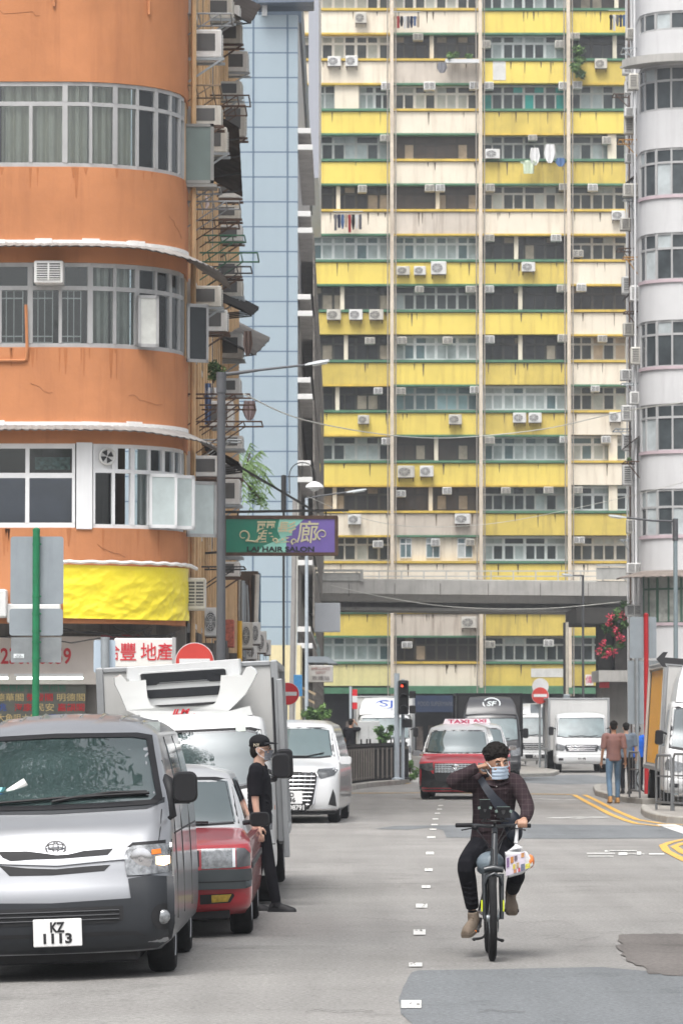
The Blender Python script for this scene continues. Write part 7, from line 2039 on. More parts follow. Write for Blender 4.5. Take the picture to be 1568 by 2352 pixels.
Y4 = 96.0; t, zt = pole('street_lamp', 'grey street lamp rising from behind the orange-sided truck', 1552, 1192, Y4, .055, M('pole_blue_grey', (.2, .25, .27), .5, var=.1), r2=.05, cat='street lamp')
x_ = X(1552, Y4); t.location.x += .0
m = MB(); m.cyl((0, 0, zt - .25), .065, .5, 'z', 14); m.build('collar', LMP, t); m = MB(); m.tube([(0, 0, zt - .05), (X(1500, Y4) - x_, 0, Z(1196, Y4)), (X(1440, Y4) - x_, 0, Z(1189, Y4))], .024, 8); m.build('arm', LMP, t, smooth=50)
lamphead(t, [(X(1440, Y4) - x_, 0, Z(1189, Y4)), (X(1398, Y4) - x_, 0, Z(1184, Y4))])
Y5 = 170.0; t, zt = pole('street_lamp', 'slim grey lamp post standing in front of the flyover', 1339, 1322, Y5, .05, LMP, cat='street lamp')
x_ = X(1339, Y5); m = MB(); m.tube([(0, 0, zt), (X(1312, Y5) - x_, 0, zt)], .03, 8); m.build('arm', LMP, t); lamphead(t, [(X(1316, Y5) - x_, 0, zt), (X(1290, Y5) - x_, 0, zt + .05)], .12)
t, zt = pole('post', 'dark and cream post under the flyover slab', 1302, 1430, 172, .07, M('post_cream', (.5, .46, .38), .7, var=.2))
m = MB(); m.box(-.16, -.06, -.04, .04, 0, zt); m.build('dark_strip', DKIRON, t)
m = MB(); m.bbox(-.16, .12, -.15, .0, Z(1622, 172), Z(1595, 172), .03); m.build('junction_box', SIGNBACK, t)
# red pole with sign backs, arrow sign
Y6 = 97.0; RP = M('red_pole', (.42, .015, .02), .4, var=.1)
t, zt = pole('sign_pole', 'red-painted pole carrying a large grey sign back beside the orange-sided truck', 1484, 1412, Y6, .055, RP)
m = MB(); m.ell((0, 0, zt), (.045, .045, .04)); m.build('pole_cap', RP, t); x_ = X(1484, Y6)
panel(t, 'sign_back', 1447, 1417, 1508, 1512, Y6, SIGNBACK, Y6, x_, 0, .05)
Y7 = 100.0; t, zt = pole('sign_pole', 'grey pole with tall blank sign backs between the pedestrian and the truck', 1462, 1500, Y7, .05, STEEL)
x_ = X(1462, Y7); panel(t, 'sign_back', 1442, 1519, 1490, 1664, Y7, SIGNBACK, Y7, x_, 0, .055, r=.02); panel(t, 'sign_back', 1442, 1517, 1531, 1546, Y7, SB2, Y7, x_, 0, .07, r=.02)
t = thing('arrow_sign', 'dark arrow-shaped sign pointing at the red pole', 'sign', (X(1540, 80), 80, 0)); x_ = X(1540, 80)
f = lambda a, b: (X(a, 80) - x_, Z(b, 80))
m = MB(); m.prism([f(1507, 1514), f(1523, 1498), f(1534, 1498), f(1527, 1510), f(1600, 1516), f(1600, 1530), f(1527, 1524), f(1532, 1533), f(1522, 1532)], 0, .05); m.build('arrow', M('sign_black', (.02, .02, .022), .6), t)
m = MB(); m.tube([(.5, .08, 0), (.5, .08, 3.2)], .04, 10); m.build('pole', STEEL, t)
# traffic lights
Y8 = 118.0; t, zt = pole('traffic_light', 'traffic signal on a grey pole beside the black railing, red lamp lit', 911, 1548, Y8, .075, M('pole_pale'), z0=.14, cat='traffic light'); x_ = X(911, Y8)
m = MB(); m.tube([(.17, .1, 0), (.17, .1, zt - .15)], .05, 10); m.build('rear_pole', M('pole_pale'), t)
a, b, c, d = X(914, Y8) - x_, X(938, Y8) - x_, Z(1641, Y8) - .14, Z(1563, Y8) - .14
m = MB(); m.bbox(a, b, -.25, -.05, c, d, .03); hd_ = m.build('signal_head', M('signal_black', (.012, .012, .013), .6), t)
LITR = ME('signal_red_lit', (1, .05, .02), 3.0)
for i in range(3):
    zc = d - (d - c) * (i + .5) / 3; m = MB(); m.cyl(((a + b) / 2, -.26, zc), .085, .03, 'y', 18); m.build('lens', LITR if i == 0 else DARK, hd_) if i else None
    if i == 0: m = MB(); m.cyl(((a + b) / 2 - .04, -.262, zc), .03, .03, 'y', 14); m.build('lens', LITR, hd_)
    m = MB(); m.grid(lambda u, v, zc=zc: ((a + b) / 2 + .11 * cos(pi * u), -.26 - .2 * v, zc + .11 * sin(pi * u) - .02 * v), 10, 2); m.build('visor', M('signal_black'), hd_)
m = MB(); m.bbox(b + .02, b + .2, -.2, .05, d - .5, d - .3, .02); m.bbox(b + .02, b + .2, -.2, .05, c + .02, c + .25, .02); m.bbox(a + .12, b + .1, -.1, .1, Z(1672, Y8) - .14, Z(1652, Y8) - .14, .02); m.build('side_signal', M('signal_black'), t)
t, zt = pole('sign_pole', 'slender pale pole with a small striped plate near the black railing', 805, 1578, 127, .04, M('pole_pale'), z0=.14)
m = MB(); m.box(.05, .2, -.02, 0, 2.0, 2.6); m.build('red_plate', SIGNRED, t); m = MB(); m.box(.05, .2, -.025, -.021, 2.2, 2.4); m.build('white_stripe', WHITE, t)
t = thing('control_cabinet', 'pale grey roadside control cabinet behind the black railing', 'cabinet', (X(846, 126), 126, .14))
m = MB(); m.bbox(-.33, .33, 0, .4, 0, Z(1656, 126) - .14, .02); m.build('cabinet', M('cabinet_grey', (.42, .43, .43), .5, var=.1), t); m = MB(); m.box(-.003, .003, -.006, 0, .1, 1.5); m.build('door_gap', DARK, t)

# black railing along the island
rail = thing('railing', 'black vertical-bar railing along the kerb of the island, with paler infill', 'railing', (0, 0, 0)); IR = M('railing_black', (.015, .015, .016), .5, var=.2)
rp = [Vector(p).to_2d() if 0 else Vector((G(*p).x, G(*p).y + .5)) for p in ((788, 1816), (850, 1807), (905, 1803), (935, 1799))]
bars, rails_, inf = MB(), MB(), MB()
for i in range(3):
    a, b = rp[i], rp[i + 1]; L_ = (b - a).length; n = int(L_ / .2) + 2
    for k in range(n):
        p = a.lerp(b, k / n)
        bars.box(p.x - .022, p.x + .022, p.y - .02, p.y + .02, .14, 1.18 + (.12 if k % 7 == 0 else 0))
        if k % 3 == 1: inf.box(p.x + .03, p.x + .075, p.y + .06, p.y + .1, .2, 1.05)
    for z_ in (.25, 1.02, 1.12): rails_.beam((a.x, a.y, z_), (b.x, b.y, z_), .04)
bars.build('bar', IR, rail); rails_.build('rail', IR, rail); inf.build('infill', M('railing_infill', (.2, .18, .16), .8, var=.2), rail)
for x in (836, 869): pass
t, _ = pole('bollard_post', 'short black post at the end of the island railing', 933, 1722, 119, .06, IR, z0=.14, cat='post')
# grey pedestrian barriers
def barrier(label, pts, base, h=1.05, n=4):
    t = thing('pedestrian_barrier', label, 'barrier', (0, 0, 0), group=None); r = .024; BM = M('barrier_steel', (.16, .165, .17), .5, metal=.3, var=.15)
    for i in range(len(pts) - 1):
        a, b = Vector(pts[i]), Vector(pts[i + 1]); d = (b - a); m = MB()
        q = [a + Vector((0, 0, base)), a + Vector((0, 0, base + h - .1)), a + d * .08 + Vector((0, 0, base + h)), b - d * .08 + Vector((0, 0, base + h)), b + Vector((0, 0, base + h - .1)), b + Vector((0, 0, base))]
        m.tube(q, r, 8); m.beam(a + Vector((0, 0, base + .15)), b + Vector((0, 0, base + .15)), .04); m.build('frame', BM, t, smooth=50)
        m = MB()
        for k in range(1, n): p = a + d * k / n; m.tube([p + Vector((0, 0, base + .15)), p + Vector((0, 0, base + h))], .008, 6)
        m.beam(a + Vector((0, 0, base + h * .62)), b + Vector((0, 0, base + h * .62)), .03); m.build('bar', BM, t)
    return t
bY = 80.5
barrier('curved grey pedestrian barrier on the near pavement in front of the white-cabbed truck', [(X(1506, bY), bY, 0), (X(1541, bY - 1), bY - 1, 0)], .13, 1.05, 4)
barrier('grey pedestrian barrier cut off by the picture edge', [(X(1545, bY - 1), bY - 1, 0), (X(1590, bY - 1.6), bY - 1.6, 0)], .13, 1.08, 4)
barrier('grey pedestrian barrier on the pavement behind the pink-shirted man', [(X(1444, 93), 93, 0), (X(1468, 92), 92, 0)], .13, 1.0, 3)
barrier('small grey barrier at the foot of the faded no-entry sign', [(X(1206, 156), 156, 0), (X(1232, 156), 156, 0), (X(1262, 156), 156, 0)], .13, 1.0, 3)
# parked bicycle
t = thing('parked_bicycle', 'old bicycle leaning on the barrier behind the truck', 'bicycle', (X(1492, 97) + .5, 97, .13), rz=radians(88))
for y_ in (-.5, .5):
    m = MB(); m.tube([(0, y_ + .32 * cos(a * pi / 16), .34 + .32 * sin(a * pi / 16)) for a in range(33)], .018, 6)
    for k in range(9): a = k * 2 * pi / 9; m.tube([(0, y_, .34), (0, y_ + .32 * cos(a), .34 + .32 * sin(a))], .003, 3)
    m.build('wheel', TYRE, t)
m = MB(); m.tube([(0, -.5, .34), (0, -.35, .9), (0, .1, .4), (0, .2, .85), (0, -.35, .82)], .018, 6); m.tube([(0, .1, .4), (0, .5, .34), (0, .2, .8)], .014, 6); m.tube([(-.25, -.3, .98), (0, -.36, .95), (.25, -.3, .98)], .014, 6); m.build('frame', DKIRON, t); m = MB(); m.bbox(-.07, .07, .1, .32, .86, .92, .02); m.build('saddle', BLACKP, t)

# hair salon sign hanging over the street
YH = 82.0; hx = X(644, YH); hz = Z(1230, YH)
t = thing('hanging_sign', 'rusty framed green and purple hair salon sign hanging over the street', 'sign', (hx, YH, hz), rz=radians(0))
wd, hh = (773 - 515) / (9600 / YH) / 2, (1273 - 1188) / (9600 / YH) / 2
m = MB(); m.box(-wd, wd, 0, .25, -hh, hh); m.build('cabinet', M('sign_cabinet', (.05, .04, .045), .7), t)
m = MB(); 
for a in ((-wd - .02, wd + .02, hh - .04, hh + .03), (-wd - .02, wd + .02, -hh - .03, -hh + .03)): m.box(a[0], a[1], -.03, .27, a[2], a[3])
for a in ((-wd - .02, -wd + .03), (wd - .04, wd + .03)): m.box(a[0], a[1], -.028, .27, -hh, hh)
m.build('rim', RUST, t)
# face in three colour fields with jagged joins
A1 = [(-wd + .03, hh - .04), (-.02 * wd, hh - .04), (-.06 * wd, .1), (.0, -.05), (-.12 * wd, -.12), (-.3 * wd, -.2), (-.42 * wd, -hh + .03), (-wd + .03, -hh + .03)]
A2 = [(-.02 * wd, hh - .04), (.42 * wd, hh - .04), (.3 * wd, .2), (.22 * wd, .12), (.2 * wd, 0), (.1 * wd, -.02), (.1 * wd, -hh + .03), (-.42 * wd, -hh + .03), (-.3 * wd, -.2), (-.12 * wd, -.12), (0, -.05), (-.06 * wd, .1)]
A3_ = [(.42 * wd, hh - .04), (wd - .04, hh - .04), (wd - .04, -hh + .03), (.1 * wd, -hh + .03), (.1 * wd, -.02), (.2 * wd, 0), (.22 * wd, .12), (.3 * wd, .2)]
for pp_, c_, n_ in ((A1, (.015, .2, .13), 'green'), (A2, (.28, .62, .52), 'mint'), (A3_, (.16, .11, .38), 'purple')):
    m = MB(); m.prism(pp_, -.012, -.001); m.build('face_panel', M('sign_face_' + n_, c_, .35, var=.12, scale=1.2, coat=.3), t)
BE = M('sign_beige_letters', (.55, .52, .34), .5, var=.05)
for ch, cx_, w_, h_ in (('麗', -.28 * wd, .42, .42), ('髮', .1 * wd, .4, .42), ('廊', .48 * wd, .44, .44)): text(t, 'character', ch, BE, (cx_, -.02, .07), w=w_, h=h_, bold=.008, shear=.12)
m = MB()
for cx_, cz_, r0, s_, k in ((-.66 * wd, .0, .12, 1, 0), (.74 * wd, .02, .11, -1, 1), (-.1 * wd, -.1, .05, 1, 0), (.24 * wd, -.12, .06, -1, 0)):
    m.tube([(cx_ + s_ * (r0 * (1 - a / 40)) * cos(a * pi / 12 - 1.2), -.022, cz_ + (r0 * (1 - a / 40)) * sin(a * pi / 12 - 1.2)) for a in range(26)], [.02 * (1 - a / 40) for a in range(26)], 5)
m.tube([(-.6 * wd, -.022, -.1), (-.45 * wd, -.022, -.12), (-.36 * wd, -.022, -.05), (-.3 * wd, -.022, .1)], .02, 6); m.build('flourish', BE, t)
text(t, 'lettering', 'LAI HAIR SALON', M('sign_black_letters', (.01, .015, .015), .6, var=0), (0, -.02, -.27), w=1.32, h=.105, bold=.035)
fr = thing('sign_bracket', 'long black iron bar holding the hair salon sign out from the wall', 'bracket', (0, 0, 0)); s_ = 9600 / YH
m = MB(); m.beam((X(478, YH), YH + .12, Z(1176, YH)), (X(800, YH), YH + .12, Z(1171, YH)), .05)
m.beam((X(470, YH), YH + .12, Z(1270, YH)), (X(520, YH), YH + .12, Z(1267, YH)), .045)
for x in (545, 748): m.beam((X(x, YH), YH + .12, Z(1174, YH)), (X(x, YH), YH + .12, Z(1190, YH)), .03)
m.beam((X(497, YH), YH + .12, Z(1040, YH)), (X(716, YH), YH + .12, Z(1170, YH)), .045); m.build('bar', CAB, fr)
# other signs
t = thing('building_sign', 'grey lettered depot sign on the blue tower, above the bush', 'sign', (X(736, 133), 133, Z(1548, 133)))
m = MB(); m.bbox(-.4, .4, 0, .06, -.27, .27, .02); m.build('board', M('board_pale_grey', (.4, .39, .38), .6, var=.1), t); DL = M('dull_red_letters', (.25, .12, .11), .6)
text(t, 'lettering', 'AMBULANCE\nDEPOT', DL, (0, -.01, .1), w=.6, h=.22); text(t, 'characters', '救護站', M('dull_grey_letters', (.15, .14, .14), .6), (0, -.01, -.13), w=.56, h=.14)
t = thing('wall_sign', 'blank pale grey panel projecting beside the balconies, under the flyover', 'sign', (X(751, 140), 140, Z(1418, 140))); m = MB(); m.bbox(-.44, .44, 0, .1, -.5, .48, .02); m.build('panel', M('pale_panel', (.45, .47, .5), .5, var=.04), t)
m = MB(); m.beam((-.6, .05, .1), (-.4, .05, .1), .06); m.build('bracket', DKIRON, t)
t = thing('shop_sign', 'narrow red and gold shop sign on the side of the orange building', 'sign', (X(524, 90), 90, Z(1455, 90))); m = MB(); m.bbox(-.1, .12, 0, .8, -.3, .3, .02); m.build('box', M('sign_redgold', (.4, .1, .06), .6, var=.7, scale=14), t)
t, zt = pole('traffic_post', 'yellow topped post beside the stacked air conditioners', 550, 1428, 84, .05, M('yellow_pole', (.75, .42, .02), .5), cat='post')
t = thing('street_sign', 'small blue and white street plate next to the no-entry sign', 'sign', (X(684, 116), 116, Z(1575, 116))); m = MB(); m.bbox(-.12, .12, 0, .03, -.3, .3, .01); m.build('plate', M('street_blue', (.06, .25, .5), .5, var=.4, scale=20), t)
t = thing('awning', 'sagging beige canvas awning above the small bush', 'awning', (0, 0, 0)); Ya = 130.0
m = MB(); f = lambda a, b, y: (X(a, Ya), y, Z(b, Ya)); m.hexa([f(690, 1600, Ya), f(722, 1618, Ya), f(722, 1618, Ya + 2), f(690, 1600, Ya + 2), f(690, 1596, Ya), f(722, 1612, Ya), f(722, 1612, Ya + 2), f(690, 1596, Ya + 2)])
m.hexa([f(672, 1572, Ya), f(724, 1598, Ya), f(724, 1598, Ya + 2), f(672, 1572, Ya + 2), f(672, 1566, Ya), f(724, 1592, Ya), f(724, 1592, Ya + 2), f(672, 1566, Ya + 2)]); m.build('canvas', M('beige_canvas', (.5, .4, .28), .8, var=.1), t)
t = thing('canopy', 'flat blue-grey steel canopy at the foot of the balconies', 'canopy', (0, 0, 0)); m = MB(); Ya = 134.5; m.box(X(702, Ya), X(752, Ya), Ya, Ya + 5, Z(1522, Ya), Z(1508, Ya)); m.prism([(X(752, Ya), Z(1508, Ya)), (X(775, Ya), Z(1524, Ya)), (X(752, Ya), Z(1524, Ya))], Ya, Ya + 5); m.build('roof', M('canopy_slate', (.22, .25, .28), .6, var=.1), t)
# overhead cables
for lab, pts, r in (('pale overhead cable sagging across the street in front of the yellow flats', ((560, 905, 75), (700, 965, 90), (900, 1000, 110), (1050, 1005, 120), (1250, 985, 120), (1430, 945, 110), (1600, 920, 95)), .014),
                    ('thin overhead wire crossing low beside the salon sign', ((705, 1140, 100), (830, 1190, 110), (960, 1210, 120), (1150, 1200, 125), (1400, 1150, 120), (1600, 1100, 110)), .008),
                    ('pale cable drooping below the flyover parapet', ((760, 1345, 150), (900, 1375, 150), (1050, 1395, 150), (1250, 1398, 150), (1450, 1380, 150)), .012)):
    m = MB(); q, _r = spl([P(a, b, 100) * 0 + P(a, b, Y) for a, b, Y in pts], [1] * len(pts), 6); m.tube(q, r, 5); tag(m.build('overhead_cable', M('cable_pale', (.5, .5, .46), .6)), lab, 'cable')

# ---------------------------------------------------------------- air conditioners
def proto_window_ac(mat):
    t = thing('window_air_conditioner', 'x', 'air conditioner')
    m = MB(); m.bbox(-.5, .5, 0, 1.0, 0, 1, .05); m.build('casing', mat, t)
    m = MB(); m.box(-.4, .4, -.01, .05, .14, .88); g_ = m.build('grille', M('ac_dark_grille', (.1, .1, .1), .7), t)
    m = MB()
    for i in range(7): m.box(-.4, .4, -.035, -.01, .17 + i * .1, .205 + i * .1)
    m.box(-.03, .03, -.04, -.01, .14, .88); m.build('louvre', mat, g_)
    return t
def proto_split_ac(mat):
    t = thing('outdoor_air_conditioner', 'x', 'air conditioner')
    m = MB(); m.bbox(-.5, .5, 0, .5, 0, 1, .03); m.build('casing', mat, t)
    m = MB(); m.cyl((-.1, -.01, .5), .36, .04, 'y', 24); f_ = m.build('fan_opening', M('ac_fan_dark', (.06, .06, .065), .6), t)
    m = MB()
    for r in (.34, .26, .18, .1): m.tube([(-.1 + r * cos(a * pi / 10), -.035, .5 + r * sin(a * pi / 10)) for a in range(21)], .013, 4)
    for k in range(4): m.beam((-.1 + .35 * cos(k * pi / 4), -.035, .5 + .35 * sin(k * pi / 4)), (-.1 - .35 * cos(k * pi / 4), -.035, .5 - .35 * sin(k * pi / 4)), .02)
    m.build('fan_guard', mat, f_)
    m = MB(); m.beam((-.42, .1, -.04), (.42, .1, -.04), .06); m.beam((-.42, .45, -.3), (-.42, 0, -.02), .05); m.beam((.42, .45, -.3), (.42, 0, -.02), .05); m.build('bracket', RUST, t)
    return t
PW = [proto_window_ac(WHITE_AC), proto_window_ac(OFFWHITE)]; PS = [proto_split_ac(WHITE_AC), proto_split_ac(OFFWHITE)]
ORD = ['first', 'second', 'third', 'fourth', 'fifth', 'sixth', 'seventh', 'eighth', 'ninth', 'tenth', 'eleventh', 'twelfth', 'thirteenth', 'fourteenth', 'fifteenth', 'sixteenth']
used_protos = set(); ACS = []
spl6 = [(178, 62, 228, 108), (62, 248, 118, 290), (138, 245, 190, 290), (732, 640, 793, 680), (355, 1135, 410, 1172), (428, 1135, 478, 1172), (500, 1115, 565, 1170), (885, 1118, 942, 1158), (58, 1318, 118, 1362), (153, 1318, 210, 1362), (238, 1318, 298, 1362), (1198, 258, 1250, 300), (1268, 900, 1325, 940)]
win6 = [(425, 148, 468, 178), (718, 178, 755, 210), (1030, 178, 1070, 210), (1095, 145, 1135, 172), (470, 353, 520, 388), (290, 355, 330, 388), (665, 353, 705, 385), (728, 353, 768, 385), (1045, 353, 1085, 385), (1105, 350, 1145, 382), (285, 577, 325, 605), (915, 577, 953, 602), (1230, 585, 1268, 617), (190, 790, 228, 822), (475, 787, 515, 817), (520, 787, 560, 817), (733, 785, 772, 817), (1045, 783, 1083, 812), (1168, 785, 1210, 815), (728, 998, 770, 1028), (1010, 998, 1055, 1028), (1103, 1065, 1148, 1095), (433, 1217, 470, 1245), (648, 1217, 690, 1245), (728, 1215, 768, 1245), (1035, 1212, 1080, 1242), (1118, 1208, 1160, 1240)]
spl7 = [(190, 408, 238, 445), (575, 405, 630, 447), (847, 398, 902, 440), (913, 398, 968, 440), (1255, 395, 1305, 437), (358, 622, 430, 672), (452, 622, 510, 668), (148, 828, 203, 870), (600, 825, 665, 868), (627, 1260, 692, 1308)]
win7 = [(220, 78, 262, 106), (357, 75, 398, 107), (550, 75, 592, 105), (727, 70, 770, 102), (1038, 65, 1085, 97), (1208, 68, 1248, 98), (257, 290, 295, 318), (352, 290, 393, 320), (665, 285, 703, 315), (1178, 282, 1216, 308), (290, 503, 330, 532), (728, 498, 770, 528), (1045, 497, 1085, 524), (1222, 495, 1262, 525), (350, 725, 393, 753), (548, 712, 587, 742), (797, 712, 836, 740), (977, 710, 1018, 738), (1102, 710, 1142, 738), (253, 938, 297, 968), (500, 930, 537, 962), (647, 930, 683, 960), (1102, 922, 1150, 950), (375, 1365, 420, 1393), (725, 1362, 770, 1392), (975, 1357, 1018, 1387)]
lst = []
for L_, fn, kd in ((spl6, z6, 's'), (win6, z6, 'w'), (spl7, z7, 's'), (win7, z7, 'w')):
    for a, b, c, d in L_:
        (x0, y0), (x1, y1) = fn(a, b), fn(c, d); lst.append((x0, y0, x1, y1, kd))
cells = {}
for it in lst:
    cx_, cy_ = (it[0] + it[2]) / 2, (it[1] + it[3]) / 2
    bay = sum(cx_ > c for c in cols[1:4]); row = int(round((it[3] - 143.5) / 115.2 + (0 if it[4] == 'w' else -.35))) + 1
    cells.setdefault((it[4], bay, row), []).append(it)
BAY = ['first bay from the blue tower', 'second bay from the blue tower', 'third bay from the blue tower', 'bay beside the white building']
def place_ac(kind, x0, y0, x1, y1, Y, label, group, depth, rz=0.0):
    i = R7.choice((0, 1)); pr = (PW if kind == 'w' else PS)[i]; s = 9600 / Y
    w_, h_ = (x1 - x0) / s, (y1 - y0) / s; loc = Vector((X((x0 + x1) / 2, Y), Y - depth, Z(y1, Y)))
    c = copy_tree(pr, loc, label, rz, (w_, .6 if kind == 'w' else .62, h_), group); return c
for (kd, bay, row), L_ in sorted(cells.items()):
    L_.sort(); n = len(L_)
    for i, it in enumerate(L_):
        pos = '' if n == 1 else (', ' + (['leftmost', 'rightmost'] if n == 2 else ['leftmost', 'middle', 'rightmost'])[min(i, n - 1 if n < 4 else 2)])
        rw = ORD[max(0, min(15, row))]
        lab = ('boxy unit in the %s window row, %s%s' if kd == 'w' else 'fan unit under the %s window row, %s%s') % (rw, BAY[bay], pos)
        place_ac(kd, *it[:4], YY, lab, 'window air conditioners of the yellow flats' if kd == 'w' else 'outdoor units of the yellow flats', .75 if kd == 'w' else 1.0)
# orange building: the one over the middle window, vents, and a column of units down its side wall
c = copy_tree(PW[0], Vector((X(111, OY), OY - .35, zf(655))), 'white window air conditioner above the lattice windows on the orange front', 0, (67 / 129.7, .6, 53 / 129.7)); c['group'] = 'x'; del c['group']
t = thing('extractor_fan', 'round extractor fan set in the lowest curved window', 'fan'); px_, py_ = opath(.78, -.03)
t.location = (px_, py_, zf(1047)); t.rotation_euler = (0, 0, radians(24))
m = MB(); m.lathe([(.16, 0), (.16, -.05), (.14, -.06), (.12, -.02), (.1, .02)], (0, 0, 0), 20, 'y'); m.build('ring', WHITE_AC, t); m = MB()
for k in range(4): m.hexa([Vector((r * cos(a), y_, r * sin(a))) for y_ in (-.02, -.005) for r, a in ((.02, k * pi / 2), (.12, k * pi / 2), (.12, k * pi / 2 + .9), (.02, k * pi / 2 + .9))])
m.build('blade', DKIRON, t); m = MB(); m.slab(lambda s, o: (s, -o), -.22, .22, -.04, -.03, -.24, .24); m.build('panel', WFRAME, t)
WX = oX + OR_R
def side_ac(xr_, y0, y1, kind, lab, pro=.62, wdt=.6, split=False, mat=None):
    "unit on the side wall whose outer edge shows at xr_"
    Y = max(76.8 + R7.uniform(0, 1.5), 9600 * -(WX + pro) / (CX - xr_)); s = 9600 / Y; h_ = (y1 - y0) / s
    pr = (PS if split else PW)[R7.choice((0, 1))]
    # its face looks down the street (+x); the flank with dark louvres looks at the camera
    c = copy_tree(pr, Vector((WX + .3 if not split else WX + .55, Y + wdt / 2, Z(y1, Y))), lab, radians(90) if 1 else 0, (wdt, .5 if not split else .6, h_), 'air conditioners on the side wall of the orange building')
    c.location.x = WX + pro
    m = MB(); m.box(-pro + .1, -.12, -wdt / 2 - .008, -wdt / 2, h_ * .25, h_ * .85); 
    v = m.build('side_louvre', M('ac_dark_grille', (.1, .1, .1), .7)); v.parent = c; v.location = (0, 0, 0)
    mi = Matrix.Rotation(radians(-90), 4, 'Z') ; v.matrix_parent_inverse = Matrix.Diagonal((1 / wdt, 1 / (.5 if not split else .6), 1 / h_, 1)) @ mi
    bm_ = MB(); bm_.beam((-pro - .0, -wdt / 2, -.02), (.05, -wdt / 2, -.02), .05); bm_.beam((-pro, -wdt / 2 - .01, -.45), (0, -wdt / 2 - .01, -.03), .035); bm_.beam((-pro, wdt / 2, -.02), (.05, wdt / 2, -.02), .05)
    b_ = bm_.build('bracket', STEEL if R7.random() < .5 else RUST); b_.parent = c; b_.matrix_parent_inverse = v.matrix_parent_inverse.copy()
    return c
SA = [(533, -8, 42, 'unit at the very top of the orange building side wall'), (500, 65, 132, 'tall pale unit below the top awning on the tan side wall'), (553, 48, 100, 'unit nearest the blue tower, just under the upper brown awning'), (568, 115, 165, 'weathered unit whose edge overlaps the blue tower, second row down'),
      (478, 240, 288, 'small unit wedged behind the top glazed cabinet'), (563, 235, 315, 'slatted grey unit jutting over the blue tower edge'), (520, 290, 350, 'unit half hidden behind the grey glazed cabinet'), (545, 342, 415, 'wide unit under the long sloping brown awning'), (551, 405, 455, 'unit held up by green brackets'),
      (482, 655, 705, 'unit just right of the large corrugated rain hood'), (521, 710, 762, 'slatted unit below the short black awning'), (557, 765, 825, 'unit under the torn grey awning'), (535, 920, 980, 'unit with a barred face beside the street lamp pole'),
      (488, 1046, 1096, 'clean white unit above the lowest open casement'), (551, 1100, 1160, 'unit level with the hair salon bracket')]
SA += [(549 + (k * 5) % 9, y, y + 30 + (k * 7) % 12, ORD[k] + ' of the small distant units packed along the tan wall') for k, y in enumerate((10, 185, 470, 515, 600, 640, 868, 1000, 1060, 1185, 1240, 1290))]
for xr_, y0, y1, lab in SA: side_ac(xr_, y0, y1, 'w', lab)
place_ac('w', 426, 1328, 472, 1402, OY + 2.3, 'tall slatted outdoor unit beside the yellow banner', 'units beside the banner', .2)
place_ac('s', 470, 1396, 505, 1462, 82, 'dark-slatted outdoor unit on a shelf behind the street lamp pole', 'units beside the banner', .2)
k_ = 0
for (a, b, c, d) in ((556, 1430, 580, 1490), (578, 1430, 598, 1480), (566, 1478, 590, 1515), (590, 1450, 612, 1500), (604, 1470, 622, 1505)):
    place_ac('s', a, b, c, d, 92 + k_ * 2.5, ['first', 'second', 'third', 'fourth', 'fifth'][k_] + ' of the outdoor units stacked behind the yellow topped post', 'units stacked by the yellow post', .2); k_ += 1
# white building side
WSX = wX0 - WR
def wside(xl, y0, y1, lab, i):
    pro = .55; X_ = WSX - pro; Y = 9600 * X_ / (xl - CX); s = 9600 / Y
    Y = WY + WR + R7.uniform(.1, 4); s = 9600 / Y; pro = R7.uniform(.28, .5)
    kd = 'w'; c = place_ac(kd, xl, y0, xl + 44, y1, Y, lab, 'air conditioners on the side of the white building', 0)
    c.location.x = WSX - pro + .3; c.scale = (.62, .5, c.scale[2])
for i, (xl, y0, y1) in enumerate(((1440, 68, 88), (1436, 140, 165), (1452, 168, 205), (1462, 180, 208), (1440, 245, 262), (1438, 272, 300), (1442, 345, 372), (1452, 420, 445), (1444, 505, 530), (1436, 640, 668), (1450, 650, 690), (1440, 745, 775), (1448, 800, 842), (1440, 845, 870), (1432, 900, 930), (1446, 930, 965), (1436, 1000, 1040), (1452, 1070, 1110), (1440, 1190, 1225), (1446, 1290, 1320), (1450, 1390, 1420))):
    wside(xl + R7.randint(-9, 8), y0 + R7.randint(-6, 6), y1 + R7.randint(-6, 6), ORD[min(i, 15)] + (' unit' if i < 16 else ' plus %s unit' % ['one', 'two', 'three', 'four', 'five', 'six'][i - 16]) + ' down the side of the white building', i)
for p in PW + PS:
    for ch in list(p.children_recursive): bpy.data.objects.remove(ch)
    bpy.data.objects.remove(p)

